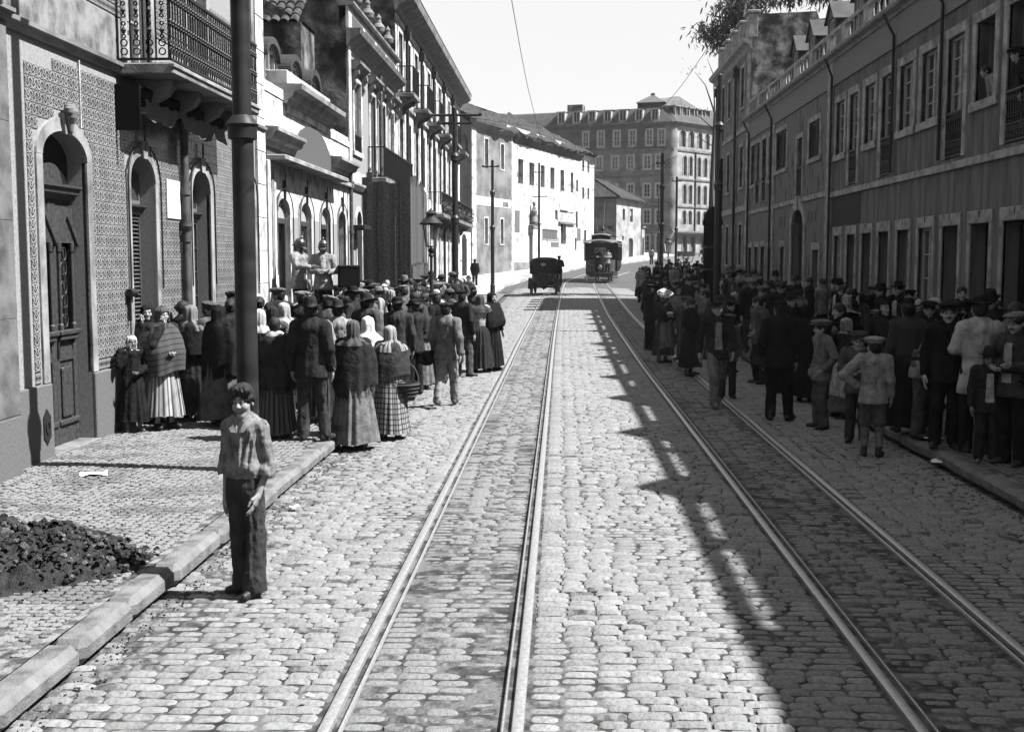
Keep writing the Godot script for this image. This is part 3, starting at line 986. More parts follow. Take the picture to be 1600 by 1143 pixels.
	# stone surrounds of the arched openings
	for i in 4:
		var o: Array = doors[i]
		var w := 0.15 if i == 0 else 0.12
		var sp: float = o[3] - o[4]
		var m: float = (o[0] + o[1]) / 2; var hw: float = (o[1] - o[0]) / 2
		for sd in [-1.0, 1.0]:
			var e: float = m + sd * hw
			boxpart("jamb", h1, M.stone_pale, minf(e, e + sd * w), maxf(e, e + sd * w), 0.94, sp - 0.002, -0.05, 0.03, 0.006)
		for q in [[0.0, 1.42], [1.72, PI]]:
			b = MB.new(); b.arch(m, sp, hw, o[4], hw + w, o[4] + w, -0.05, 0.031, q[0], q[1], 10)
			part("arch_stone", b, M.stone_pale, h1)
		b = MB.new()
		b.t = T(m, sp + o[4], 0)
		b.prism(PackedVector2Array([Vector2(-0.075, -0.035), Vector2(0.075, -0.035), Vector2(0.10, 0.2), Vector2(-0.10, 0.2)]), -0.04, 0.07)
		var key := part("keystone", b, M.stone_pale, h1)
		if i == 0:
			b = MB.new()
			b.t = T(m, sp + o[4] + 0.1, 0.1)
			b.lathe([Vector2(0.0, -0.16), Vector2(0.03, -0.1), Vector2(0.045, -0.02), Vector2(0.085, 0.05), Vector2(0.10, 0.12), Vector2(0.075, 0.19), Vector2(0.0, 0.21)], 10, Vector3.ZERO, 1.0, 0.8)
			for sd in [-1.0, 1.0]: b.lathe([Vector2(0.0, -0.05), Vector2(0.045, -0.03), Vector2(0.05, 0.02), Vector2(0.0, 0.05)], 8, Vector3(sd * 0.085, 0.13, 0.02))
			part("carved_head", b, M.stone, key)
			# shaded lining of the doorway, as deep as the wall
		boxpart("threshold", h1, M.stone, o[0] - 0.02, o[1] + 0.02, 0.02, 0.135, -0.22, 0.07, 0.01)
	# the tall double door
	var z := -0.17
	for k in 2:
		var a := 12.53 + 0.02 + k * 0.585; var c := a + 0.575
		var lf := MB.new()
		lf.cbox(a, a + 0.09, 0.14, 3.0, z - 0.05, z, 0.008); lf.cbox(c - 0.09, c, 0.14, 3.0, z - 0.05, z, 0.008)
		lf.box(a + 0.09, c - 0.09, 0.14, 0.36, z - 0.04, z - 0.006); lf.box(a + 0.09, c - 0.09, 1.12, 1.22, z - 0.04, z - 0.004)
		lf.box(a + 0.09, c - 0.09, 0.36, 1.12, z - 0.04, z - 0.03); lf.box(a + 0.09, c - 0.09, 1.22, 1.42, z - 0.04, z - 0.02)
		lf.box(a + 0.09, c - 0.09, 2.62, 3.0, z - 0.04, z - 0.012)
		lf.cbox(a + 0.15, c - 0.15, 0.44, 1.04, z - 0.03, z + 0.006, 0.02)
		lf.cbox(a + 0.02, c - 0.02, 1.42, 1.48, z - 0.03, z + 0.07, 0.012); lf.cbox(a + 0.05, c - 0.05, 1.36, 1.42, z - 0.03, z + 0.045, 0.01)
		lf.cbox(a + 0.02, c - 0.02, 0.36, 0.42, z - 0.03, z + 0.03, 0.01)
		var leaf := part("door_leaf", lf, M.door, h1)
		for sx in [a + 0.11, c - 0.11]:
			var pb := MB.new()
			pb.lathe([Vector2(0.035, 1.48), Vector2(0.035, 1.54), Vector2(0.022, 1.56), Vector2(0.02, 2.38), Vector2(0.032, 2.4), Vector2(0.036, 2.5), Vector2(0.0, 2.5)], 8, Vector3(sx, 0, z + 0.02))
			part("colonnette", pb, M.door, leaf)
		var tb := MB.new()
		tb.prism(PackedVector2Array([Vector2(a + 0.04, 2.5), Vector2(c - 0.04, 2.5), Vector2((a + c) / 2, 2.84)]), z - 0.01, z + 0.03)
		tb.t = Transform3D()
		for sd in [-1.0, 1.0]:
			var p0 := Vector2((a + c) / 2, 2.9); var p1 := Vector2((a + c) / 2 + sd * 0.3, 2.5)
			tb.prism(PackedVector2Array([p0, p0 - Vector2(0, 0.08), p1 - Vector2(0, 0.04), p1 + Vector2(0, 0.04)]), z - 0.01, z + 0.06)
		part("pediment", tb, M.door, leaf)
		boxpart("glass", leaf, M.pane_dark, a + 0.09, c - 0.09, 1.5, 2.5, z - 0.045, z - 0.04)
		scroll_iron(leaf, a + 0.14, c - 0.14, 1.5, 2.48, z - 0.01)
		if k == 1: boxpart("lock_plate", leaf, M.iron, a + 0.02, a + 0.06, 1.15, 1.35, z, z + 0.02)
	part("transom", cornice(12.54, 13.71, [[z - 0.05, 3.0], [z + 0.03, 3.0], [z + 0.05, 3.05], [z + 0.09, 3.07], [z + 0.10, 3.12], [z + 0.13, 3.14], [z + 0.13, 3.17], [z - 0.05, 3.17]]), M.door, h1)
	b = MB.new(); b.arch(13.12, 3.17, 0.001, 0.001, 0.27, 0.24, z - 0.03, z + 0.03)
	part("lunette_boss", b, M.door, h1)
	boxpart("fanlight", h1, M.pane_dark, 12.53, 13.72, 3.17, 3.8, z - 0.06, z - 0.05)
	# shuttered doorway, glazed doorway, dark doorway
	slats(h1, 15.14, 16.03, 0.9, 2.92, -0.2, 34, M.shutter)
	boxpart("lower_panel", h1, M.door_dark, 15.14, 16.03, 0.14, 0.88, -0.25, -0.2, 0.01)
	part("transom", cornice(15.13, 16.04, [[-0.26, 2.93], [-0.17, 2.93], [-0.14, 3.0], [-0.10, 3.03], [-0.10, 3.06], [-0.26, 3.06]]), M.door, h1)
	casement(h1, 15.13, 16.04, 3.07, 3.72, -0.2, 2, 1, M.frame_grey, M.frame_grey, "fanlight", 0.022)
	casement(h1, 17.7, 18.58, 0.16, 2.92, -0.2, 4, 7, M.door, M.door_dark, "glazed_door", 0.03)
	part("transom", cornice(17.69, 18.59, [[-0.26, 2.93], [-0.17, 2.93], [-0.14, 3.0], [-0.10, 3.03], [-0.10, 3.06], [-0.26, 3.06]]), M.door, h1)
	casement(h1, 17.69, 18.59, 3.07, 3.72, -0.2, 2, 1, M.frame_grey, M.frame_grey, "fanlight", 0.022)
	boxpart("door", h1, M.door_dark, 20.38, 21.3, 0.14, 2.9, -0.22, -0.19, 0.01)
	boxpart("transom", h1, M.frame_pale, 20.38, 21.3, 2.9, 2.98, -0.22, -0.12, 0.01)
	for i in range(1, 4):
		var o: Array = doors[i]
		hood_line(h1, o[0] - 0.15, o[1] + 0.15, o[3] - o[4], o[4] + 0.17, 1.9, o[3] + 0.42)
	# upper doors to the balcony
	for o in ups:
		surround(h1, o[0], o[1], o[2], o[3], 0.15, 0.0, M.stone_pale, false)
		casement(h1, o[0], o[1], o[2], o[3], -0.14, 2, 4, M.frame_pale, M.curtain, "balcony_door")
	# bands
	part("string_course", cornice(11.56, 14.78, [[0, 4.68], [0.05, 4.68], [0.07, 4.74], [0.11, 4.755], [0.12, 4.80], [0, 4.84]]), M.stone_pale, h1)
	part("string_course", cornice(19.02, 22.0, [[0, 4.68], [0.05, 4.68], [0.07, 4.74], [0.11, 4.755], [0.12, 4.80], [0, 4.84]]), M.stone_pale, h1)
	boxpart("plaster_band", h1, M.band, 11.58, 14.9, 4.84, 5.37, 0.0, 0.012)
	boxpart("plaster_band", h1, M.white, 18.9, 21.5, 4.84, 5.37, 0.0, 0.012)
	for j in 15: boxpart("quoin", h1, M.white, 21.48, 22.04, 0.0 + j * 0.62, 0.61 + j * 0.62, 0.0, 0.06, 0.008)
	boxpart("conduit", h1, M.white, 13.58, 13.60, 3.85, 4.64, 0.012, 0.03)
	# balcony
	var bal := boxpart("balcony", h1, M.stone, 14.77, 19.0, 4.66, 4.81, 0.0, 0.75, 0.02)
	boxpart("balcony_lip", bal, M.stone_pale, 14.75, 19.02, 4.745, 4.80, 0.70, 0.775, 0.01)
	for s in [15.3, 16.4, 17.5, 18.5]:
		b = MB.new()
		b.t = Transform3D(Basis(Vector3(0, 0, 1), Vector3(0, 1, 0), Vector3(-1, 0, 0)), Vector3(s + 0.09, 0, 0))
		b.prism(PackedVector2Array([Vector2(0, 4.2), Vector2(0.06, 4.2), Vector2(0.1, 4.32), Vector2(0.3, 4.36), Vector2(0.5, 4.46), Vector2(0.58, 4.58), Vector2(0.58, 4.655), Vector2(0, 4.655)]), 0, 0.18)
		part("bracket", b, M.stone, bal)
	railing(h1, 14.8, 18.98, 4.84, 5.79, 0.71, 0.105, M.iron, true)
	# end panel: cast-iron ornament in wide uprights
	var ib := MB.new()
	for i in 5:
		var q := 0.02 + i * 0.165
		ib.box(14.79, 14.815, 4.84, 5.79, q, q + 0.018)
	ib.box(14.785, 14.82, 4.84, 4.87, 0, 0.72); ib.box(14.78, 14.825, 5.755, 5.79, 0, 0.72)
	for i in 4:
		var q := 0.11 + i * 0.165
		for y in [4.95, 5.06, 5.14, 5.3, 5.4, 5.55, 5.66]:
			var r := 0.05 if y < 5.1 else 0.03
			ib.t = Transform3D(Basis(Vector3(0, 0, -1), Vector3(0, 1, 0), Vector3(1, 0, 0)), Vector3(14.8, y, q))
			ib.arch(0, 0, r - 0.014, r - 0.014, r, r, -0.008, 0.008, 0, TAU, 10)
		ib.t = Transform3D()
		ib.lathe([Vector2(0.012, 5.17), Vector2(0.035, 5.22), Vector2(0.0, 5.27)], 6, Vector3(14.8, 0, q))
		ib.lathe([Vector2(0.012, 5.43), Vector2(0.03, 5.47), Vector2(0.0, 5.52)], 6, Vector3(14.8, 0, q))
	part("railing_end", ib, M.iron, h1)
	# rolled awning with its hanging valance
	b = MB.new()
	b.t = Transform3D(Basis(Vector3(0, 0, 1), Vector3(0, 1, 0), Vector3(-1, 0, 0)), Vector3(18.62, 0, 0))
	b.prism(PackedVector2Array([Vector2(0.05, 4.36), Vector2(0.30, 4.36), Vector2(0.33, 4.49), Vector2(0.3, 4.53), Vector2(0.05, 4.53)]), 0.0, 3.9)
	var aw := part("awning_box", b, M.soot, h1)
	boxpart("end_plate", aw, M.soot, 14.69, 14.72, 3.95, 4.53, 0.0, 0.33)
	var vr := []
	for j in 5:
		var row := []
		for i in 60:
			var u := i / 59.0
			var drop := 0.12 + 0.16 * absf(sin(u * PI * 2.3 + 0.5)) + 0.03 * sin(u * 31)
			row.append(Vector3(14.95 + 3.6 * u, 4.38 - drop * (j / 4.0), 0.30 + 0.012 * sin(u * 60 + j) + 0.03 * (j / 4.0)))
		vr.append(row)
	b = MB.new(); b.sheet(vr)
	part("valance", b, M.canvas, aw)
	b = MB.new(); b.lathe([Vector2(0.0, 4.22), Vector2(0.09, 4.23), Vector2(0.08, 4.3), Vector2(0.03, 4.36), Vector2(0.02, 4.42)], 12, Vector3(15.25, 0, 0.2))
	part("porch_lamp", b, M.white, h1)
	# rainwater pipe, white board, roller
	b = MB.new(); b.tube([Vector3(17.14, 4.4, 0.09), Vector3(17.14, 0.12, 0.09)], [0.058], 12)
	for y in [3.32, 2.62, 1.4]: b.lathe([Vector2(0.06, y - 0.05), Vector2(0.078, y - 0.05), Vector2(0.078, y + 0.05), Vector2(0.06, y + 0.05)], 12, Vector3(17.14, 0, 0.09))
	b.lathe([Vector2(0.06, 2.72), Vector2(0.10, 2.8), Vector2(0.10, 2.87), Vector2(0.06, 2.87)], 12, Vector3(17.14, 0, 0.09))
	part("rainwater_pipe", b, M.pipe, h1)
	boxpart("white_board", h1, mat(0.42, 0.9), 16.52, 17.48, 2.9, 3.46, 0.012, 0.03, 0.004)
	b = MB.new(); b.tube([Vector3(14.84, 1.87, 0.06), Vector3(15.06, 1.87, 0.06)], [0.055], 10); b.box(14.9, 14.93, 1.5, 1.87, 0.0, 0.06)
	part("winding_roller", b, M.pole, h1)
	b = MB.new(); b.quad(Vector3(11.6, 9.4, 0.3), Vector3(22.1, 9.4, 0.3), Vector3(22.1, 11.5, -4.5), Vector3(11.6, 11.5, -4.5)); b.quad(Vector3(22.1, 9.4, -9.3), Vector3(11.6, 9.4, -9.3), Vector3(11.6, 11.5, -4.5), Vector3(22.1, 11.5, -4.5))
	part("roof", b, M.tile_roof, h1)
	part("eaves", cornice(12.15, 22.1, [[0, 8.9], [0.1, 8.95], [0.3, 9.2], [0.35, 9.38], [0, 9.38]]), M.stone_pale, h1)
	rebase(h1, Vector3(11.56, 0, 0))

	# ---- the low house with a round-headed sign panel
	var h2 := thing("low_house", "low white house with empty arched sign panel, roof dormers and four arched doors", "house", fr)
	var d2 := [[23.05, 24.12, 0.13, 3.56, 0.30], [25.12, 26.2, 0.13, 3.56, 0.30], [27.27, 28.4, 0.13, 3.56, 0.30], [29.42, 30.4, 0.13, 3.56, 0.30]]
	b = MB.new()
	wall_face(b, 22.05, 31.0, -0.1, 5.55, 0, d2, 0.35)
	shell(b, 22.05, 31.0, -0.1, 5.55, 9.0)
	part("wall", b, M.white, h2)
	b = MB.new()
	for s in [[22.72, 23.05], [24.12, 25.12], [26.2, 27.27], [28.4, 29.42], [30.4, 31.0]]: b.box(s[0], s[1], 0.1, 3.2, 0.001, 0.008)
	part("render_coat", b, M.plaster_l2, h2)
	boxpart("pilaster", h2, M.white, 22.08, 22.7, 0.0, 4.22, 0.0, 0.09, 0.01)
	boxpart("pilaster_strip", h2, M.stone_pale, 22.3, 22.48, 0.3, 4.1, 0.09, 0.11, 0.006)
	for i in 4:
		var o: Array = d2[i]
		var m: float = (o[0] + o[1]) / 2; var hw: float = (o[1] - o[0]) / 2; var sp: float = o[3] - o[4]
		for sd in [-1.0, 1.0]:
			var e: float = m + sd * hw
			boxpart("jamb", h2, M.white, minf(e, e + sd * 0.13), maxf(e, e + sd * 0.13), 0.13, sp, -0.04, 0.025, 0.006)
		b = MB.new(); b.arch(m, sp, hw, o[4], hw + 0.13, o[4] + 0.15, -0.04, 0.026)
		part("arch_stone", b, M.white, h2)
		b = MB.new(); b.box(m - 0.03, m + 0.03, sp + o[4] - 0.02, sp + o[4] + 0.36, 0.01, 0.07)
		part("keystone", b, M.dark, h2)
		hood_line(h2, o[0] - 0.17, o[1] + 0.17, sp, o[4] + 0.19, 2.0, o[3] + 0.5)
		if i < 3:
			b = MB.new()
			b.prism(PackedVector2Array([Vector2(o[0], sp - 0.1), Vector2(o[1], sp - 0.1), Vector2(o[1], sp + 0.02), Vector2(m + hw * 0.6, sp + 0.24), Vector2(m, sp + 0.3), Vector2(m - hw * 0.6, sp + 0.24), Vector2(o[0], sp + 0.02)]), -0.14, -0.1)
			part("tympanum", b, M.frame_pale, h2)
			boxpart("transom", h2, M.door, o[0], o[1], sp - 0.22, sp - 0.1, -0.16, -0.06, 0.01)
			boxpart("door_frame", h2, M.door, o[0], o[0] + 0.09, 0.14, sp - 0.22, -0.15, -0.07, 0.01)
			boxpart("door_frame", h2, M.door, o[1] - 0.09, o[1], 0.14, sp - 0.22, -0.15, -0.07, 0.01)
		if i == 1:
			casement(h2, o[0] + 0.09, o[1] - 0.09, 1.75, sp - 0.22, -0.1, 2, 2, M.door, M.frame_grey, "glazed_leaf")
			boxpart("lower_panel", h2, M.door, o[0] + 0.09, o[1] - 0.09, 0.14, 1.7, -0.14, -0.1, 0.01)
			boxpart("rail", h2, M.frame_grey, o[0] + 0.09, o[1] - 0.09, 1.7, 1.84, -0.12, -0.07, 0.01)
		elif i < 3:
			boxpart("open_leaf", h2, M.door, o[0] + 0.09, o[0] + 0.36, 0.14, sp - 0.24, -0.13, -0.09, 0.01)
			boxpart("dark_leaf", h2, M.door_dark, o[0] + 0.36, o[1] - 0.09, 0.14, sp - 0.24, -0.3, -0.27)
		else:
			boxpart("dark_leaf", h2, M.door_dark, o[0], o[1], 0.14, o[3], -0.34, -0.3)
	# ledge, sign panel and cornices
	b = MB.new(); b.cbox(22.25, 28.9, 4.22, 4.33, 0.0, 0.40, 0.02); b.cbox(28.9, 31.1, 4.22, 4.33, 0.0, 0.13, 0.015)
	part("ledge", b, M.stone_pale, h2)
	b = MB.new(); b.box(22.2, 31.05, 4.33, 4.72, 0.0, 0.03)
	b.prism(PackedVector2Array([Vector2(24.6, 4.72), Vector2(28.55, 4.72), Vector2(28.3, 4.9), Vector2(27.9, 5.1), Vector2(27.4, 5.25), Vector2(26.6, 5.33), Vector2(25.8, 5.25), Vector2(25.2, 5.1), Vector2(24.85, 4.9)]), 0.0, 0.03)
	part("sign_panel", b, M.frieze, h2)
	var pr := [[0, 4.5], [0.06, 4.5], [0.09, 4.6], [0.2, 4.64], [0.24, 4.74], [0.3, 4.77], [0.3, 4.84], [0, 4.86]]
	part("cornice", cornice(22.06, 24.55, pr), M.stone_pale, h2)
	part("cornice", cornice(28.5, 31.06, pr), M.stone_pale, h2)
	boxpart("attic", h2, M.white, 23.95, 28.4, 5.35, 6.2, -0.35, 0.05, 0.01)
	part("upper_cornice", cornice(23.7, 28.5, [[-0.4, 5.5], [0.10, 5.5], [0.13, 5.58], [0.2, 5.62], [0.26, 5.74], [0.4, 5.78], [0.42, 5.88], [-0.4, 5.9]]), M.stone_pale, h2)
	boxpart("parapet", h2, M.white, 22.05, 23.95, 5.55, 5.75, -0.3, 0.02)
	boxpart("parapet", h2, M.white, 28.4, 31.0, 5.3, 5.45, -0.3, 0.03)
	b = MB.new(); b.quad(Vector3(22.05, 5.5, -0.3), Vector3(31, 5.5, -0.3), Vector3(31, 7.6, -4.6), Vector3(22.05, 7.6, -4.6)); b.quad(Vector3(31, 5.5, -9), Vector3(22.05, 5.5, -9), Vector3(22.05, 7.6, -4.6), Vector3(31, 7.6, -4.6))
	var rf := part("roof", b, M.tile_roof, h2)
	roof_tiles(rf, Transform3D(Basis(Vector3(1, 0, 0), 0.454), Vector3(22.2, 7.62, -4.5)), 36, 13, M.tile_roof)
	for s in [23.85, 25.95, 28.0]:
		b = MB.new()
		b.box(s, s + 0.1, 5.4, 6.5, -0.5, -0.4); b.box(s + 1.05, s + 1.15, 5.4, 6.5, -0.5, -0.4)
		b.arch(s + 0.575, 6.5, 0.475, 0.26, 0.575, 0.36, -0.5, -0.4)
		b.box(s + 0.06, s + 0.1, 5.4, 6.5, -1.9, -0.5); b.box(s + 1.05, s + 1.09, 5.4, 6.5, -1.9, -0.5)
		var dm := part("dormer", b, M.frame_grey, h2)
		b = MB.new(); b.arch(s + 0.575, 6.5, 0.5, 0.3, 0.66, 0.44, -2.4, -0.32)
		part("dormer_roof", b, M.slate, dm)
		b = MB.new(); b.box(s + 0.02, s + 0.058, 5.4, 6.55, -1.9, -0.52)
		part("cheek", b, M.slate, dm)
		casement(dm, s + 0.1, s + 1.05, 5.4, 6.7, -0.44, 2, 3, M.frame_pale, null, "window")
		boxpart("blind", dm, M.curtain if s > 24 else M.dark, s + 0.1, s + 1.05, 5.4, 6.76, -0.62, -0.6)
	# rainwater pipe at the right end
	b = MB.new(); b.tube([Vector3(30.8, 4.9, 0.1), Vector3(30.8, 0.15, 0.1)], [0.05], 10)
	for y in [4.2, 3.0, 1.6]: b.lathe([Vector2(0.05, y), Vector2(0.07, y), Vector2(0.07, y + 0.08), Vector2(0.05, y + 0.08)], 10, Vector3(30.8, 0, 0.1))
	part("rainwater_pipe", b, M.pipe, h2)
	rebase(h2, Vector3(22.05, 0, 0))
	# ---- back building between the low house and the gable
	var hb := thing("back_building", "stained back building with tiled lean-to roof above the low house", "building", T(-9.0, 0, -30.1))
	boxpart("wall", hb, M.gable, -3.0, 2.45, 5.0, 8.25, -0.8, 0.8)
	b = MB.new(); b.prism(PackedVector2Array([Vector2(-3.2, 8.27), Vector2(2.5, 8.27), Vector2(1.2, 9.0), Vector2(-3.2, 9.0)]), -0.8, 0.7)
	var br := part("roof", b, M.tile_roof, hb)
	roof_tiles(br, Transform3D(Basis(Vector3(1, 0, 0), 0.62), Vector3(-3.0, 9.35, -0.75)), 23, 6, M.tile_roof, 0.24, 0.36)

	# ---- the ornate two-storey house
	var h3 := thing("ornate_house", "two-storey house with bracketed window heads and urns on its parapet", "house", fr)
	var w3 := [[31.85, 32.95, 5.3, 7.2], [34.5, 35.55, 4.75, 7.2], [36.55, 37.55, 4.75, 7.2], [38.5, 39.45, 4.75, 7.2]]
	var g3 := [[32.05, 32.85, 0.13, 3.66, 0.3], [34.6, 35.6, 0.13, 3.4], [36.6, 37.6, 0.13, 3.4], [38.4, 39.4, 0.13, 3.4]]
	b = MB.new()
	wall_face(b, 31.0, 39.95, -0.1, 9.05, 0, w3 + g3, 0.3)
	shell(b, 31.02, 39.95, -0.1, 9.05, 9.0)
	part("wall", b, M.plaster_l2, h3)
	b = MB.new()
	b.t = Transform3D(Basis(Vector3(0, 0, 1), Vector3(0, 1, 0), Vector3(-1, 0, 0)), Vector3(31.0, 0, 0))
	b.prism(PackedVector2Array([Vector2(-0.02, 0), Vector2(-0.02, 11.5), Vector2(-0.8, 11.5), Vector2(-0.95, 9.9), Vector2(-1.1, 9.4), Vector2(-1.35, 9.1), Vector2(-1.7, 9.0), Vector2(-3.2, 9.9), Vector2(-9, 9.9), Vector2(-9, 0)]), -0.25, 0.02)
	part("side_wall", b, M.gable, h3)
	boxpart("attic", h3, M.gable, 31.25, 39.9, 9.05, 10.6, -8, -4.0)
	boxpart("corner_strip", h3, M.white, 31.0, 31.32, 4.4, 8.0, 0.0, 0.05, 0.008)
	boxpart("corner_strip", h3, M.white, 39.6, 39.95, 4.4, 8.0, 0.0, 0.05, 0.008)
	boxpart("plaster_band", h3, M.white, 31.33, 39.59, 4.4, 4.74, 0.0, 0.02)
	part("string_course", cornice(31.0, 39.95, [[0, 4.2], [0.06, 4.22], [0.14, 4.34], [0.14, 4.4], [0, 4.4]]), M.stone_pale, h3)
	part("cornice", cornice(30.9, 40.0, [[0, 7.95], [0.06, 8.0], [0.1, 8.1], [0.28, 8.2], [0.36, 8.28], [0.4, 8.4], [0, 8.42]]), M.stone, h3)
	boxpart("parapet", h3, M.white, 30.98, 39.96, 8.42, 9.0, -0.2, 0.06)
	for s in [31.3, 33.4, 35.5, 37.6]: boxpart("parapet_panel", h3, M.frieze, s + 0.15, s + 1.9, 8.55, 8.85, 0.06, 0.066)
	part("parapet_coping", cornice(30.95, 40.0, [[-0.25, 9.0], [0.16, 9.0], [0.2, 9.06], [0.2, 9.12], [-0.25, 9.14]]), M.stone, h3)
	b = MB.new(); b.lathe([Vector2(0.14, 0), Vector2(0.14, 0.06), Vector2(0.05, 0.1), Vector2(0.06, 0.16), Vector2(0.17, 0.3), Vector2(0.2, 0.42), Vector2(0.15, 0.5), Vector2(0.09, 0.56), Vector2(0.07, 0.66), Vector2(0.09, 0.72), Vector2(0.0, 0.86)], 12)
	var um := b.mesh()
	for s in [32.7, 34.7, 36.8, 38.7]: put("urn", um, M.stone, h3, T(s, 9.14, -0.05))
	for i in 4:
		var o: Array = w3[i]
		surround(h3, o[0], o[1], o[2], o[3], 0.16, 0.0, M.white, i == 0)
		casement(h3, o[0], o[1], o[2], o[3], -0.12, 2, 3, M.frame_pale, M.curtain)
		part("window_head", cornice(o[0] - 0.26, o[1] + 0.26, [[0, 7.45], [0.1, 7.45], [0.2, 7.56], [0.26, 7.6], [0.26, 7.68], [0, 7.72]]), M.stone, h3)
		for sd in [o[0] - 0.2, o[1] + 0.04]:
			b = MB.new()
			b.t = Transform3D(Basis(Vector3(0, 0, 1), Vector3(0, 1, 0), Vector3(-1, 0, 0)), Vector3(sd + 0.16, 0, 0))
			b.prism(PackedVector2Array([Vector2(0.03, 6.95), Vector2(0.07, 6.95), Vector2(0.13, 7.08), Vector2(0.09, 7.2), Vector2(0.2, 7.34), Vector2(0.2, 7.44), Vector2(0.03, 7.44)]), 0, 0.16)
			part("bracket", b, M.stone, h3)
		if i == 0: railing(h3, o[0], o[1], 5.3, 5.75, 0.02, 0.12, M.iron)
	for o in g3: boxpart("door", h3, M.door_dark, o[0], o[1], 0.13, o[3], -0.28, -0.24)
	b = MB.new()
	for sd in [-1.0, 1.0]: b.box(32.45 + sd * 0.4 - 0.06 + sd * 0.06, 32.45 + sd * 0.4 + 0.06 + sd * 0.06, 0.13, 3.36, 0, 0.03)
	b.arch(32.45, 3.36, 0.4, 0.3, 0.52, 0.44, -0.04, 0.03)
	part("door_surround", b, M.white, h3)
	boxpart("shop_board", h3, M.dark, 31.0, 32.1, 3.12, 3.24, 0.0, 0.42, 0.01)
	boxpart("balcony", h3, M.stone, 34.05, 40.6, 4.58, 4.72, 0.0, 0.56, 0.015)
	railing(h3, 34.08, 40.55, 4.74, 5.62, 0.5, 0.13, M.iron)
	railing(h3, -0.5, -0.02, 4.74, 5.62, 0.0, 0.12, M.iron, false, "railing_end", Basis(Vector3(0, 1, 0), PI / 2), Vector3(34.08, 0, 0))
	b = MB.new(); b.tube([Vector3(36.05, 7.95, 0.1), Vector3(36.05, 4.8, 0.1)], [0.06], 8); b.box(35.93, 36.17, 7.5, 7.75, 0.0, 0.2)
	part("rainwater_pipe", b, M.pipe, h3)
	b = MB.new(); b.quad(Vector3(31, 9.0, -0.3), Vector3(40, 9.0, -0.3), Vector3(40, 10.2, -4.6), Vector3(31, 10.2, -4.6))
	part("roof", b, M.tile_roof, h3)
	rebase(h3, Vector3(31, 0, 0))

	# ---- hoarding of planks
	var fence := thing("hoarding", "tall rough plank hoarding jutting from the ornate house onto the pavement", "hoarding", T(-4.3, 0.12, -33.0))
	var x := -1.38
	while x < -0.02:
		var w := rng.randf_range(0.13, 0.2)
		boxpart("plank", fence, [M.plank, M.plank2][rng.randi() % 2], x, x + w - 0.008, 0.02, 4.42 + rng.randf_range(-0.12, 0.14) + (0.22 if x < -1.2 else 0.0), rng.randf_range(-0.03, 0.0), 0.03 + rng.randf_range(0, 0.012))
		x += w
	boxpart("crossbar", fence, M.plank, -1.4, 0.0, 1.35, 1.47, 0.045, 0.08)
	var zz := 0.03
	while zz < 4.0:
		var w := rng.randf_range(0.1, 0.17)
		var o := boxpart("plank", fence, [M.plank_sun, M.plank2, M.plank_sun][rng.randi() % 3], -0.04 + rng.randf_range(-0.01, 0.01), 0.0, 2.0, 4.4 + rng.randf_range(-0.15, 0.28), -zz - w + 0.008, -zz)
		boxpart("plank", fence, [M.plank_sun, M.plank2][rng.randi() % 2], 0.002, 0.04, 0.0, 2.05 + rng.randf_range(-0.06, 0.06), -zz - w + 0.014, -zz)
		zz += w
	boxpart("post", fence, M.plank, -0.2, -0.06, 0.0, 4.2, -2.1, -1.95)

	# ---- the long three-storey house
	var h4 := thing("long_house", "long three-storey house with heavy eaves, rows of balconies and long flowered balcony", "house", fr)
	var ops := []
	for i in 11: ops.append([40.7 + i * 2.2, 41.75 + i * 2.2, 8.1 if i % 2 == 0 else 8.5, 10.25])
	for i in 11: ops.append([40.7 + i * 2.2, 41.75 + i * 2.2, 4.9 if i > 3 else 5.3, 7.3])
	for i in 11: ops.append([40.7 + i * 2.2, 41.8 + i * 2.2, 0.25, 3.7])
	b = MB.new()
	wall_face(b, 39.95, 65.2, -0.1, 11.4, 0, ops, 0.28)
	shell(b, 39.97, 65.2, -0.1, 11.4, 9.0)
	part("wall", b, M.white, h4)
	part("eaves", cornice(39.9, 65.5, [[0, 10.75], [0.08, 10.8], [0.14, 10.95], [0.5, 11.1], [0.62, 11.2], [0.66, 11.45], [0, 11.5]]), M.stone, h4)
	part("string_course", cornice(39.96, 65.2, [[0, 7.75], [0.1, 7.78], [0.1, 7.9], [0, 7.92]]), M.stone_pale, h4)
	part("frieze", cornice(39.96, 65.2, [[0, 10.45], [0.06, 10.46], [0.06, 10.58], [0, 10.6]]), M.stone_pale, h4)
	for o in ops:
		var flo: float = o[2]
		if flo > 4:
			surround(h4, o[0], o[1], o[2], o[3], 0.14, 0.0, M.white, false)
			casement(h4, o[0], o[1], o[2], o[3], -0.14, 2, 3, M.frame_grey, M.curtain if rng.randf() < 0.4 else null)
		else:
			boxpart("shop_door", h4, M.door_dark, o[0], o[1], 0.25, o[3], -0.26, -0.22)
			boxpart("pier", h4, M.white, o[0] - 0.22, o[0] - 0.02, 0.1, 3.8, 0.0, 0.08, 0.01)
	b = MB.new()
	b.t = Transform3D(Basis(Vector3(0, 0, 1), Vector3(0, 1, 0), Vector3(-1, 0, 0)), Vector3.ZERO)
	b.prism(PackedVector2Array([Vector2(0, 7.35), Vector2(0.1, 7.4), Vector2(0.2, 7.58), Vector2(0.42, 7.68), Vector2(0.5, 7.8), Vector2(0, 7.8)]), -0.1, 0.1)
	var corb := b.mesh()
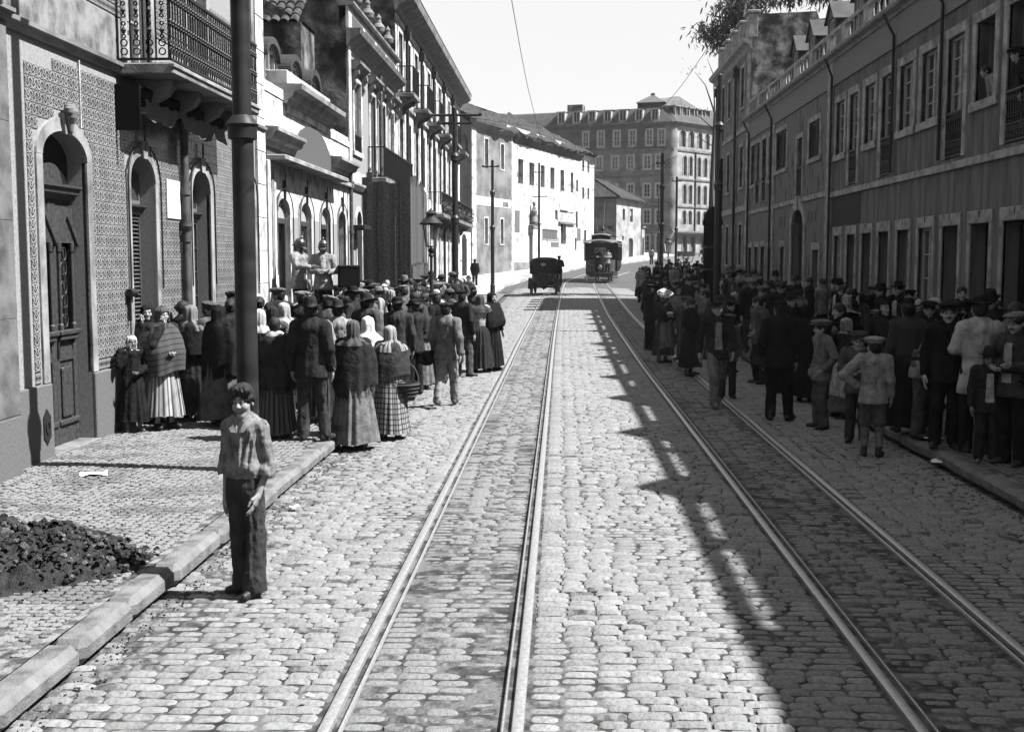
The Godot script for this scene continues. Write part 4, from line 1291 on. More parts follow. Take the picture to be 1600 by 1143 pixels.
	for i in [0, 2, 4, 6, 8, 10]:
		var s: float = 40.35 + i * 2.2
		var bl := boxpart("balcony", h4, M.stone, s, s + 1.75, 7.93, 8.07, 0.0, 0.6, 0.015)
		for q in [s + 0.3, s + 1.45]: put("corbel", corb, M.stone, bl, T(q, 0.12, 0))
		railing(h4, s + 0.02, s + 1.73, 8.08, 8.98, 0.56, 0.15, M.iron)
		railing(h4, -0.56, -0.02, 8.08, 8.98, 0.0, 0.14, M.iron, false, "railing_end", Basis(Vector3(0, 1, 0), PI / 2), Vector3(s + 0.02, 0, 0))
	for s in [42.5, 46.9, 51.3, 55.7, 60.1]:
		b = MB.new(); b.tube([Vector3(s - 0.2, 10.7, 0.11), Vector3(s - 0.2, 0.2, 0.11)], [0.065], 6); b.box(s - 0.38, s - 0.02, 10.2, 10.5, 0.0, 0.25)
		part("rainwater_pipe", b, M.pole, h4)
	var lb := boxpart("long_balcony", h4, M.stone, 49.4, 66.0, 4.12, 4.28, 0.0, 0.7, 0.015)
	for i in 8: put("corbel", corb, M.stone, lb, T(50.2 + i * 2.15, -3.69, 0))
	railing(h4, 49.42, 65.9, 4.3, 5.2, 0.64, 0.2, M.iron)
	railing(h4, -0.62, -0.02, 4.3, 5.2, 0.0, 0.14, M.iron, false, "railing_end", Basis(Vector3(0, 1, 0), PI / 2), Vector3(49.42, 0, 0))
	var lfm := MB.new(); lfm.quad(Vector3(-0.5, -0.4, 0), Vector3(0.5, -0.4, 0.1), Vector3(0.3, 0.5, 0), Vector3(-0.3, 0.5, -0.1))
	var lv := []
	for i in 900:
		var s := rng.randf_range(0.05, 0.13)
		lv.append(Transform3D(Basis.from_euler(Vector3(rng.randf() * 6, rng.randf() * 6, rng.randf() * 6)).scaled_local(Vector3(s, s, s)), Vector3(rng.randf_range(49.6, 65.8), 4.62 + rng.randfn(0, 0.16), rng.randf_range(0.5, 0.78))))
	multi("balcony_plants", lfm.mesh(), M.leaf, lv, h4)
	b = MB.new(); b.quad(Vector3(39.9, 11.48, 0.68), Vector3(65.6, 11.48, 0.68), Vector3(65.6, 13.4, -4.5), Vector3(39.9, 13.4, -4.5)); b.quad(Vector3(65.6, 11.48, -9.2), Vector3(39.9, 11.48, -9.2), Vector3(39.9, 13.4, -4.5), Vector3(65.6, 13.4, -4.5))
	part("roof", b, M.tile_roof, h4)
	boxpart("chimney", h4, M.stone, 55.0, 55.8, 11.8, 13.2, -1.4, -0.8)
	b = MB.new()
	b.t = Transform3D(Basis(Vector3(0, 0, 1), Vector3(0, 1, 0), Vector3(-1, 0, 0)), Vector3(39.96, 0, 0))
	b.prism(PackedVector2Array([Vector2(0.0, 9.0), Vector2(0.0, 11.46), Vector2(-4.5, 13.4), Vector2(-9, 11.46), Vector2(-9, 9)]), -0.2, 0.02)
	part("side_wall", b, M.gable, h4)
	rebase(h4, Vector3(39.95, 0, 0))

func parapet(h: Node3D, d0: float, d1: float, open_: bool) -> void:
	boxpart("parapet_base", h, M.plaster_right, -d1, -d0, 8.05, 8.14, -0.08, 0.08)
	boxpart("parapet_rail", h, M.stone_right, -d1, -d0, 8.62, 8.74, -0.07, 0.07, 0.015)
	var b := MB.new()
	b.lathe([Vector2(0.04, 0), Vector2(0.04, 0.04), Vector2(0.025, 0.06), Vector2(0.045, 0.16), Vector2(0.022, 0.36), Vector2(0.04, 0.44), Vector2(0.04, 0.48)], 7)
	var bm := b.mesh()
	var d := d0 + 0.35
	var k := 0
	while d < d1 - 0.3:
		boxpart("parapet_pier", h, M.stone_right, -d - 0.2, -d + 0.2, 8.14, 8.62, -0.08, 0.08, 0.01)
		var e := minf(d + 2.35, d1 - 0.1)
		if k % 6 == 5 or not open_:
			boxpart("parapet_panel", h, M.plaster_right, -e + 0.2, -d - 0.2, 8.14, 8.62, -0.05, 0.05)
		else:
			var x := d + 0.42
			while x < e - 0.3:
				put("baluster", bm, M.stone_right, h, T(-x, 8.14, 0))
				x += 0.5
		d += 2.35
		k += 1

func right_window(h: Node3D, d0: float, d1: float, french: bool, m_behind: Material, open_ := false) -> void:
	var s0 := -d1; var s1 := -d0
	var lo := 4.29 if french else 5.21
	surround(h, s0, s1, lo, 6.65, 0.2, 0.0, M.stone_right, not french)
	if open_:
		boxpart("casement_leaf", h, M.frame_grey, s0 + 0.02, s0 + 0.06, lo + 0.05, 6.6, -0.65, -0.22)
	else:
		casement(h, s0, s1, lo if not french else 5.16, 6.65, -0.08, 2, 4, M.frame_pale, m_behind)
		if french: boxpart("lower_panel", h, M.dark, s0, s1, lo, 5.15, -0.16, -0.10)
	if french: railing(h, s0 + 0.01, s1 - 0.01, 4.32, 5.2, 0.0, 0.11, M.iron, true)

func dormer(h: Node3D, d: float) -> void:
	var z := -1.2
	var s := -d
	var b := MB.new()
	b.box(s - 0.55, s - 0.38, 8.6, 10.2, z - 0.12, z); b.box(s + 0.38, s + 0.55, 8.6, 10.2, z - 0.12, z)
	b.box(s - 0.38, s + 0.38, 8.6, 9.2, z - 0.12, z - 0.01)
	b.prism(PackedVector2Array([Vector2(s - 0.6, 10.2), Vector2(s + 0.6, 10.2), Vector2(s, 10.72)]), z - 0.1, z + 0.02)
	b.box(s - 0.54, s - 0.46, 8.6, 10.2, z - 2.6, z - 0.12); b.box(s + 0.46, s + 0.54, 8.6, 10.2, z - 2.6, z - 0.12)
	var o := part("dormer", b, M.shutter, h)
	b = MB.new()
	b.quad(Vector3(s - 0.72, 10.12, z + 0.1), Vector3(s, 10.8, z + 0.1), Vector3(s, 10.8, z - 3), Vector3(s - 0.72, 10.12, z - 3))
	b.quad(Vector3(s, 10.8, z + 0.1), Vector3(s + 0.72, 10.12, z + 0.1), Vector3(s + 0.72, 10.12, z - 3), Vector3(s, 10.8, z - 3))
	b.quad(Vector3(s - 0.72, 10.09, z + 0.1), Vector3(s, 10.77, z + 0.1), Vector3(s, 10.8, z + 0.1), Vector3(s - 0.72, 10.12, z + 0.1))
	part("dormer_roof", b, M.slate, o)
	casement(o, s - 0.38, s + 0.38, 9.2, 10.2, z - 0.03, 2, 2, M.frame_pale, M.frame_grey)

func build_right() -> void:
	var fr := frame(Vector3(7.7, 0, 0), Vector3(-1, 0, 0))
	var cprof := [[0, 7.86], [0.08, 7.87], [0.12, 7.93], [0.26, 7.97], [0.3, 8.02], [0.3, 8.06], [0, 8.06]]
	# ---- long near house
	var h := thing("balustraded_house", "long shaded right-hand house with tall curtained windows under a roof balustrade", "house", fr)
	var wins := [[32.13, 33.06, 0], [30.7, 31.55, 1], [29.1, 30.0, 0], [27.6, 28.46, 1], [26.0, 26.98, 0], [24.35, 25.38, 0], [22.76, 23.74, 1], [21.2, 22.14, 0], [19.5, 20.6, 1], [17.8, 18.8, 0], [16.1, 17.1, 1], [14.4, 15.4, 0], [12.7, 13.7, 1], [11.0, 12.0, 0], [8.6, 9.6, 0], [6.2, 7.2, 1], [3.8, 4.8, 0]]
	var drs := [[32.18, 32.96, 1], [30.66, 31.52, 0], [29.08, 29.98, 0], [27.54, 28.42, 0], [25.97, 26.86, 2], [24.35, 25.28, 1], [22.78, 23.74, 0], [21.15, 22.13, 0], [19.43, 20.52, 0], [17.7, 18.7, 0], [16.0, 17.0, 0], [13.6, 14.6, 0], [10.6, 11.6, 0], [7.0, 8.0, 0]]
	var ops := []
	for w in wins: ops.append([-w[1], -w[0], 4.29 if w[2] else 5.21, 6.65])
	for w in drs: ops.append([-w[1], -w[0], 1.36 if w[2] == 1 else 0.14, 2.97])
	var b := MB.new()
	wall_face(b, -33.6, 8.0, -0.1, 8.05, 0, ops, 0.28)
	shell(b, -33.6, 8.0, -0.1, 8.05, 10.0)
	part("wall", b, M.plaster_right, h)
	for i in wins.size():
		var w: Array = wins[i]
		right_window(h, w[0], w[1], w[2] == 1, M.curtain if i % 5 != 4 else M.frame_grey, i == 7 or i == 8)
	for i in drs.size():
		var w: Array = drs[i]
		surround(h, -w[1], -w[0], 1.36 if w[2] == 1 else 0.14, 2.97, 0.14, 0.0, M.stone_right, w[2] == 1, 0.24)
		boxpart("keystone", h, M.dark, -(w[0] + w[1]) / 2 - 0.012, -(w[0] + w[1]) / 2 + 0.012, 3.08, 3.2, 0.035, 0.045)
		if w[2] == 1: casement(h, -w[1], -w[0], 1.36, 2.97, -0.08, 2, 3, M.frame_pale, M.curtain)
		elif w[2] == 2:
			boxpart("door_leaf", h, M.frame_grey, -w[1], -w[0] - 0.5, 0.14, 2.95, -0.22, -0.17, 0.01)
			boxpart("door_leaf", h, M.door_dark, -w[0] - 0.49, -w[0], 0.14, 2.95, -0.3, -0.28)
		else:
			boxpart("door_leaf", h, M.door_dark, -w[1], -w[1] + 0.12, 0.14, 2.95, -0.9, -0.3)
			if i % 3 != 1: boxpart("door_leaf", h, M.shutter, -w[0] - 0.13, -w[0] - 0.08, 0.14, 2.9, -0.75, -0.27)
	boxpart("string_course", h, M.stone_right, -33.6, 8.0, 4.06, 4.21, 0.0, 0.06, 0.01)
	boxpart("frieze", h, M.frieze_right, -33.6, 8.0, 7.17, 7.86, 0.0, 0.05, 0.01)
	boxpart("dark_patch", h, M.dark_patch, -33.35, -30.2, 3.24, 4.05, 0.0, 0.006)
	boxpart("pilaster", h, M.stone_right, -34.0, -33.42, 0.0, 8.05, 0.0, 0.07, 0.01)
	part("cornice", cornice(-33.6, 8.0, cprof), M.stone_right, h)
	parapet(h, -8.0, 33.6, true)
	b = MB.new(); b.quad(Vector3(-33.6, 8.06, -0.3), Vector3(8, 8.06, -0.3), Vector3(8, 10.9, -5), Vector3(-33.6, 10.9, -5)); b.quad(Vector3(8, 8.06, -10), Vector3(-33.6, 8.06, -10), Vector3(-33.6, 10.9, -5), Vector3(8, 10.9, -5))
	part("roof", b, M.roof, h)
	for d in [11.0, 14.8, 18.6, 22.2, 26.6, 30.7]: dormer(h, d)
	for d in [23.9, 27.3, 33.2]:
		b = MB.new(); b.tube([Vector3(-d, 7.9, 0.34), Vector3(-d, 7.7, 0.25), Vector3(-d, 7.4, 0.1), Vector3(-d, 4.3, 0.1)] if d < 30 else [Vector3(-d, 7.9, 0.34), Vector3(-d, 7.7, 0.25), Vector3(-d, 7.4, 0.14), Vector3(-d, 0.2, 0.14)], [0.035], 8)
		part("rainwater_pipe", b, M.dark, h)
	rebase(h, Vector3(8, 0, 0))

	# ---- middle house with the gate
	h = thing("gate_house", "shaded right-hand house with arched gateway and shuttered upper windows", "house", fr)
	var up2 := [[40.2, 42.1, 5.45, 6.78, 0], [35.1, 36.6, 5.4, 6.5, 0], [37.55, 38.45, 4.33, 6.2, 1], [46.6, 47.6, 5.3, 6.85, 2], [45.5, 46.45, 4.5, 6.85, 3], [44.05, 45.0, 4.5, 6.85, 3], [42.8, 43.65, 5.25, 6.85, 2]]
	var gr2 := [[40.2, 41.0, 2.75], [34.9, 35.8, 2.6], [47.0, 47.9, 2.8], [45.5, 46.4, 2.8], [44.05, 44.95, 2.8], [42.65, 43.5, 2.75]]
	ops = []
	for w in up2: ops.append([-w[1], -w[0], w[2], w[3]])
	for w in gr2: ops.append([-w[1], -w[0], 0.25, w[2]])
	ops.append([-39.0, -37.1, 0.25, 3.95, 0.6])
	b = MB.new()
	wall_face(b, -48.1, -33.62, -0.1, 8.05, 0, ops, 0.3)
	shell(b, -48.1, -33.62, -0.1, 8.05, 10.0)
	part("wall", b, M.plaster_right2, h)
	for w in up2:
		surround(h, -w[1], -w[0], w[2], w[3], 0.16, 0.0, M.stone_right, w[4] != 1 and w[4] != 3)
		if w[4] == 0:
			var m: float = -(w[0] + w[1]) / 2
			slats(h, -w[1] + 0.02, m - 0.01, w[2] + 0.02, w[3] - 0.02, -0.04, 26, M.door_dark)
			slats(h, m + 0.01, -w[0] - 0.02, w[2] + 0.02, w[3] - 0.02, -0.04, 26, M.door_dark)
		elif w[4] == 2: casement(h, -w[1], -w[0], w[2], w[3], -0.1, 2, 4, M.frame_grey, M.frame_grey)
		else:
			slats(h, -w[1] + 0.02, -w[0] - 0.02, 5.3, w[3] - 0.02, -0.08, 26, M.shutter)
			boxpart("lower_panel", h, M.door_dark, -w[1], -w[0], w[2], 5.28, -0.12, -0.08)
			railing(h, -w[1], -w[0], w[2] + 0.02, 5.28, 0.0, 0.11, M.iron)
	for w in gr2:
		surround(h, -w[1], -w[0], 0.25, w[2], 0.13, 0.0, M.stone_right, false, 0.22)
		boxpart("door_leaf", h, M.shutter if w[0] > 42 else M.door_dark, -w[1], -w[0], 0.25, w[2], -0.24, -0.2)
	for sd in [[-39.25, -39.0], [-37.1, -36.85]]: boxpart("jamb", h, M.stone_right, sd[0], sd[1], 0.2, 3.34, -0.05, 0.05, 0.01)
	b = MB.new(); b.arch(-38.05, 3.35, 0.95, 0.6, 1.22, 0.88, -0.05, 0.05)
	part("arch_stone", b, M.stone_right, h)
	boxpart("keystone", h, M.stone_right, -38.2, -37.9, 3.9, 4.35, 0.0, 0.09, 0.01)
	boxpart("gate_leaf", h, M.door_dark, -39.0, -38.0, 0.25, 3.9, -0.28, -0.24)
	boxpart("gate_leaf", h, M.shutter, -38.0, -37.1, 0.25, 2.4, -0.95, -0.9)
	for d in [35.5, 36.1, 36.5, 40.3, 40.8, 41.2]: boxpart("vent", h, M.black, -d - 0.06, -d + 0.06, 3.45, 3.8, 0.0, 0.008)
	boxpart("string_course", h, M.stone_right, -48.1, -34.0, 4.14, 4.29, 0.0, 0.05, 0.01)
	boxpart("frieze", h, M.frieze_right, -48.1, -33.62, 7.17, 7.86, 0.0, 0.05)
	boxpart("pilaster", h, M.stone_right, -42.55, -42.3, 0.1, 7.17, 0.0, 0.06)
	part("cornice", cornice(-48.1, -33.6, cprof), M.stone_right, h)
	parapet(h, 33.7, 48.05, true)
	b = MB.new(); b.quad(Vector3(-48.1, 8.06, -0.3), Vector3(-33.6, 8.06, -0.3), Vector3(-33.6, 10.9, -5), Vector3(-48.1, 10.9, -5)); b.quad(Vector3(-33.6, 8.06, -10), Vector3(-48.1, 8.06, -10), Vector3(-48.1, 10.9, -5), Vector3(-33.6, 10.9, -5))
	part("roof", b, M.roof, h)
	for d in [35.8, 39.3, 42.3, 45.2]: dormer(h, d)
	for d in [42.75, 47.8]:
		b = MB.new(); b.tube([Vector3(-d, 7.9, 0.34), Vector3(-d, 7.7, 0.25), Vector3(-d, 7.4, 0.1), Vector3(-d, 0.3, 0.1)], [0.04], 8)
		part("rainwater_pipe", b, M.dark, h)
	rebase(h, Vector3(-33.62, 0, 0))

	# ---- the taller end house
	h = thing("end_house", "taller three-storey right-hand house with posts along its parapet and mottled side wall", "house", fr)
	ops = []
	var cols := [49.7, 51.7, 53.55, 55.5, 57.0]
	for i in 5:
		for r in [[8.75, 10.4], [5.4, 7.1], [2.1, 3.8]]:
			var fch: bool = i % 2 == 1 and r[0] > 3
			ops.append([-cols[i] - 0.85, -cols[i], r[0] - (0.85 if fch else 0.0), r[1]])
	b = MB.new()
	wall_face(b, -58.3, -48.12, -0.1, 11.2, 0, ops, 0.25)
	shell(b, -58.3, -48.12, -0.1, 11.2, 9.0)
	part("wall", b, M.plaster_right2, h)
	for o in ops:
		surround(h, o[0], o[1], o[2], o[3], 0.14, 0.0, M.stone_right, true)
		casement(h, o[0], o[1], o[2], o[3], -0.14, 2, 3, M.frame_grey, M.dark)
	boxpart("string_course", h, M.stone_right, -58.3, -48.12, 7.68, 7.9, 0.0, 0.06)
	boxpart("string_course", h, M.stone_right, -58.3, -48.12, 4.35, 4.6, 0.0, 0.06)
	for j in 18: boxpart("quoin", h, M.stone_right, -48.75 - 0.15 * (j % 2), -48.1, 0.2 + j * 0.6, 0.78 + j * 0.6, 0.0, 0.04, 0.01)
	part("cornice", cornice(-58.7, -47.9, [[0, 10.8], [0.08, 10.85], [0.14, 11.0], [0.34, 11.1], [0.4, 11.25], [0, 11.3]]), M.stone_right, h)
	for d in [48.5, 50.6, 52.7, 54.8, 56.9]:
		boxpart("parapet_post", h, M.stone_right, -d - 0.42, -d + 0.42, 11.3, 12.25, -0.25, 0.12, 0.02)
		boxpart("post_cap", h, M.stone_right, -d - 0.5, -d + 0.5, 12.25, 12.37, -0.33, 0.2, 0.02)
		if d < 56: boxpart("parapet_panel", h, M.plaster_right2, -d - 1.7, -d - 0.42, 11.3, 11.75, -0.2, 0.05)
	b = MB.new()
	b.t = Transform3D(Basis(Vector3(0, 0, 1), Vector3(0, 1, 0), Vector3(-1, 0, 0)), Vector3(-48.12, 0, 0))
	b.prism(PackedVector2Array([Vector2(-0.02, 0), Vector2(-0.02, 12.2), Vector2(-2.6, 12.3), Vector2(-2.7, 12.0), Vector2(-9.0, 12.6), Vector2(-9, 0)]), -0.03, 0.25)
	part("side_wall", b, M.mottled, h)
	for d in [51.5, 57.5]:
		b = MB.new(); b.tube([Vector3(-d, 10.7, 0.12), Vector3(-d, 0.5, 0.12)], [0.06], 8); b.box(-d - 0.15, -d + 0.15, 10.2, 10.6, 0, 0.25)
		part("rainwater_pipe", b, M.dark, h)
	b = MB.new(); b.quad(Vector3(-58.3, 11.25, -0.4), Vector3(-48.2, 11.25, -0.4), Vector3(-48.2, 12.4, -4.5), Vector3(-58.3, 12.4, -4.5)); b.quad(Vector3(-48.2, 11.25, -9), Vector3(-58.3, 11.25, -9), Vector3(-58.3, 12.4, -4.5), Vector3(-48.2, 12.4, -4.5))
	part("roof", b, M.roof, h)
	rebase(h, Vector3(-48.12, 0, 0))
	# ---- a mottled garden wall on the slope behind the roofs
	var gw := thing("garden_wall", "high mottled old wall on the slope behind the right-hand roofs", "wall", T(17.0, 0, -50.0))
	b = MB.new(); b.prism(PackedVector2Array([Vector2(-0.3, 0), Vector2(9.0, 0), Vector2(9.0, 17.5), Vector2(3.0, 16.5), Vector2(-0.3, 15.2)]), -0.5, 0.5)
	part("masonry", b, M.mottled, gw)

func build_far() -> void:
	var rng := RandomNumberGenerator.new(); rng.seed = 15
	# ---- white building round the bend
	var A := Vector3(-6.8, 0, -88); var B := Vector3(3.43, 0, -120)
	var u := (B - A).normalized()
	var out := Vector3(-u.z, 0, u.x)
	var h := thing("white_building", "long weathered white building at the bend with a statue niche and old tiled roof", "building", frame(A, out))
	var ops := [[2.71, 3.48, 9.62, 11.7, 0], [6.24, 6.98, 9.6, 11.6, 0], [10.41, 11.7, 8.73, 10.8, 1], [13.25, 14.58, 8.76, 10.72, 1], [16.35, 17.45, 8.76, 10.72, 1], [19.05, 20.3, 8.77, 10.72, 1], [22.06, 23.25, 8.75, 10.72, 1], [25.28, 26.2, 8.77, 10.7, 1], [27.1, 27.78, 8.98, 10.1, 1], [29.12, 29.87, 11.06, 12.23, 1], [30.92, 31.7, 11.07, 12.25, 1], [29.17, 29.92, 8.35, 9.5, 1], [30.98, 31.74, 8.37, 9.55, 1],
		[2.68, 3.34, 3.57, 5.57, 0], [6.14, 6.84, 3.59, 5.59, 0], [13.25, 14.2, 1.55, 4.75, 2], [20.49, 21.28, 6.05, 6.92, 1], [22.2, 23.9, 3.8, 5.75, 1], [27.05, 27.7, 5.43, 7.05, 1], [26.75, 27.35, 3.26, 4.46, 1], [29.9, 30.72, 2.2, 5.3, 2], [16.9, 21.1, 4.2, 5.1, 3], [9.55, 10.8, 4.6, 6.45, 3]]
	var hol := []
	for o in ops: if o[4] < 3: hol.append(o.slice(0, 4))
	var b := MB.new()
	wall_face(b, 0, 33.4, 0.2, 12.7, 0, hol, 0.4)
	shell(b, 0, 33.4, 0.2, 12.7, 9.0)
	part("wall", b, M.white_old, h)
	b = MB.new(); wall_face(b, 0.9, 8.7, 7.25, 12.3, 0.012, hol.slice(0, 2), 0.05)
	part("grey_coat", b, M.far_stone, h)
	b = MB.new(); wall_face(b, 0.9, 8.7, 1.0, 6.48, 0.012, hol.slice(13, 15), 0.05)
	part("grey_coat", b, M.far_stone, h)
	boxpart("corner_strip", h, M.white, 0.0, 0.85, 1.0, 12.3, 0.0, 0.05)
	boxpart("corner_strip", h, M.white, 8.72, 9.2, 1.0, 12.3, 0.0, 0.04)
	boxpart("dado", h, M.far_stone, 0.9, 13.1, 1.0, 2.1, 0.012, 0.03)
	boxpart("name_band", h, M.white, 0.95, 8.6, 6.52, 7.2, 0.012, 0.03)
	var tm := TextMesh.new()
	var sf := SystemFont.new(); sf.font_names = PackedStringArray(["Droid Sans"]); sf.font_weight = 700
	tm.font = sf; tm.text = "1OAS"; tm.font_size = 40; tm.pixel_size = 0.014; tm.depth = 0.02
	put("lettering", tm, M.dark, h, T(7.3, 6.82, 0.04))
	for o in ops:
		if o[4] == 0:
			surround(h, o[0], o[1], o[2], o[3], 0.12, 0.0, M.white, true)
			boxpart("sash", h, M.reveal_dark, o[0], o[1], o[2], o[3], -0.34, -0.28)
		elif o[4] == 1: boxpart("blind_window", h, M.reveal_dark, o[0], o[1], o[2], o[3], -0.38, -0.34)
		elif o[4] == 2: boxpart("door", h, M.door_dark, o[0], o[1], o[2], o[3], -0.38, -0.32)
		else: boxpart("old_paint", h, M.frame_grey, o[0], o[1], o[2], o[3], 0.0, 0.01)
	# faded frames and balustrades drawn in relief on the white wall
	railing(h, 21.8, 26.2, 5.85, 6.9, 0.02, 0.4, M.frame_grey)
	boxpart("ledge", h, M.far_stone, 21.5, 26.4, 5.7, 5.82, 0.0, 0.2)
	boxpart("ledge", h, M.far_stone, 22.0, 24.2, 6.92, 7.02, 0.0, 0.12)
	railing(h, 16.7, 21.2, 4.1, 5.05, 0.03, 0.42, M.frame_grey)
	boxpart("poster", h, M.frame_grey, 19.2, 21.6, 3.5, 3.95, 0.0, 0.02)
	boxpart("poster", h, M.frame_grey, 27.5, 28.7, 4.2, 5.4, 0.0, 0.02)
	# statue niche over the door
	boxpart("corbel", h, M.stone, 13.0, 14.4, 5.0, 5.35, 0.0, 0.5, 0.05)
	b = MB.new()
	b.lathe([Vector2(0.42, 5.36), Vector2(0.45, 5.6), Vector2(0.3, 6.1), Vector2(0.36, 6.5), Vector2(0.2, 6.85), Vector2(0.12, 6.95), Vector2(0.19, 7.1), Vector2(0.19, 7.3), Vector2(0.0, 7.45)], 10, Vector3(13.7, 0, 0.3), 1.0, 0.7)
	part("statue", b, M.stone, h)
	boxpart("shield", h, M.stone, 14.2, 15.0, 5.6, 6.3, 0.0, 0.25, 0.05)
	# eaves and old tile roof
	part("eaves", cornice(-0.2, 9.0, [[0, 12.3], [0.1, 12.35], [0.5, 12.7], [0.6, 12.9], [0, 12.95]]), M.far_stone, h)
	part("eaves", cornice(9.0, 28.5, [[0, 12.0], [0.1, 12.05], [0.4, 12.5], [0.5, 12.75], [0, 12.8]]), M.roof, h)
	part("eaves", cornice(28.5, 33.6, [[0, 12.75], [0.3, 12.85], [0.4, 13.0], [0, 13.02]]), M.roof, h)
	boxpart("parapet_strip", h, M.white, 9.3, 28.0, 13.05, 13.5, -0.9, -0.6)
	var rr := []
	for j in 8:
		var row := []
		for i in 70:
			var s := -0.4 + 34.2 * i / 69.0
			var v := j / 7.0
			row.append(Vector3(s, 12.75 + v * (2.9 + 0.25 * sin(s * 0.35)) + 0.45 * noise2(s * 0.25, v * 2) + 0.2 * noise2(s * 1.1, v * 5) + 0.05 * sin(s * 26.0), 0.55 - v * 5.2))
		rr.append(row)
	b = MB.new(); b.sheet(rr)
	b.quad(Vector3(33.8, 12.75, -9.5), Vector3(-0.4, 12.75, -9.5), Vector3(-0.4, 15.6, -4.65), Vector3(33.8, 15.6, -4.65))
	part("roof", b, M.roof, h)
	b = MB.new()
	b.t = Transform3D(Basis(Vector3(0, 0, 1), Vector3(0, 1, 0), Vector3(-1, 0, 0)), Vector3(0, 0, 0))
	b.prism(PackedVector2Array([Vector2(0.0, 12.6), Vector2(-4.65, 15.6), Vector2(-9.0, 12.7)]), -0.1, 0.05)
	part("gable", b, M.far_stone, h)
	boxpart("flank", h, M.far_stone, -0.05, 0.0, 4.4, 12.6, -6.0, -0.02)
	boxpart("porch", h, M.white, -2.4, -0.06, 0.5, 4.4, -4.0, -0.05)
	b = MB.new(); b.box(-1.75, -1.0, 0.6, 3.9, 0.0, 0.01)
	b.t = T(0, 0, -0.05)
	b.box(-1.8, -1.05, 0.9, 3.9, 0.0, 0.02); b.arch(-1.425, 3.9, 0.001, 0.001, 0.375, 0.35, 0, 0.02)
	part("porch_door", b, M.door_dark, h)
	rebase(h, Vector3(0, 0.9, 0))

	# ---- small hipped house
	var A2 := Vector3(6.03, 0, -127); var B2 := Vector3(9.55, 0, -137)
	var u2 := (B2 - A2).normalized()
	h = thing("hipped_cottage", "small white house with a hipped tile roof behind the tram", "house", frame(A2, Vector3(-u2.z, 0, u2.x)))
	ops = [[2.44, 3.3, 6.73, 7.97], [5.3, 6.56, 6.62, 8.1], [4.95, 6.7, 2.5, 4.8, 0.3], [2.29, 2.93, 4.5, 4.96]]
	b = MB.new()
	wall_face(b, 0, 9.95, 1.8, 9.0, 0, ops, 0.3)
	shell(b, 0, 9.95, 1.8, 9.0, 7.0)
	part("wall", b, M.far_wall, h)
	boxpart("side_coat", h, M.far_stone, -0.04, 0.0, 6.0, 9.0, -5.0, -0.02)
	boxpart("side_coat", h, M.mottled, -0.04, 0.0, 1.8, 6.0, -5.0, -0.02)
	boxpart("eaves", h, M.roof, -0.5, 10.3, 9.0, 9.16, -7.2, 0.5)
	for i in 4:
		var o: Array = ops[i]
		boxpart("door" if i == 2 else "window", h, M.reveal_dark if i < 3 else M.door_dark, o[0], o[1], o[2], o[3], -0.28, -0.24)
	boxpart("blind", h, M.frame_pale, 5.3, 6.56, 7.3, 8.1, -0.23, -0.2)
	b = MB.new()
	var e := [Vector3(-0.5, 9.16, 0.5), Vector3(10.3, 9.16, 0.5), Vector3(10.3, 9.16, -7.2), Vector3(-0.5, 9.16, -7.2)]
	var r0 := Vector3(2.6, 11.3, -3.3); var r1 := Vector3(7.5, 11.3, -3.3)
	b.quad(e[0], e[1], r1, r0); b.tri(e[3], e[0], r0); b.tri(e[1], e[2], r1); b.quad(e[2], e[3], r0, r1)
	var rf := part("roof", b, M.roof, h)
	b = MB.new()
	for q in [[e[0], r0], [e[3], r0], [e[1], r1], [r0, r1]]: b.tube([q[0], q[1]], [0.13], 6)
	part("hip_tiles", b, M.roof, rf)
	rebase(h, Vector3(0, 2.2, 0))
	h = thing("lean_to", "little white lean-to with a dark door right of the small hipped house", "shed", frame(B2 + Vector3(0.05, 0, -0.1), Vector3(-u2.z, 0, u2.x)))
	boxpart("wall", h, M.far_wall, 0, 1.3, 2.0, 6.1, -2.5, -0.1)
	boxpart("roof_slab", h, M.far_stone, -0.05, 1.4, 6.1, 6.25, -2.6, 0.05)
	b = MB.new(); b.box(0.25, 0.95, 2.3, 4.7, -0.1, -0.07); b.arch(0.6, 4.7, 0.001, 0.001, 0.35, 0.3, -0.1, -0.07)
	part("door", b, M.door_dark, h)
	rebase(h, Vector3(0, 2.4, 0))

	# ---- the great house at the end of the street
	var C := Vector3(-0.9, 0, -149); var D := Vector3(13.8, 0, -145); var E := Vector3(20.0, 0, -152)
	var uf := (D - C).normalized(); var ug := (E - D).normalized()
	var Lf := (D - C).length(); var Lg := (E - D).length()
	h = thing("great_house", "large five-storey house with mansard dormers and roof lantern closing the street", "building", frame(C, Vector3(-uf.z, 0, uf.x)))
	ops = []
	for x in [[3.79, 4.45], [5.7, 6.45], [7.74, 8.5], [9.74, 10.5], [11.86, 12.6], [13.4, 14.15]]: ops.append([x[0], x[1], 16.5, 18.4, 0.2])
	for x in [[-3.0, -2.2], [-1.0, -0.2], [1.2, 2.0], [3.4, 4.2], [5.48, 6.23], [7.51, 8.28], [9.51, 10.28], [11.56, 12.46], [13.14, 14.01]]: ops.append([x[0], x[1], 13.6, 15.28])
	for x in [[5.5, 6.25], [7.55, 8.3], [9.55, 10.31], [11.6, 12.41], [13.14, 13.93]]: ops.append([x[0], x[1], 10.1, 11.75])
	for x in [[9.6, 10.3], [11.63, 12.44], [13.16, 13.85]]: ops.append([x[0], x[1], 6.85, 8.55])
	for x in [[11.5, 12.4], [13.2, 14.0]]: ops.append([x[0], x[1], 3.4, 5.4])
	b = MB.new()
	var lower := []; var upper := []
	for o in ops: (upper if o[2] > 16 else lower).append(o)
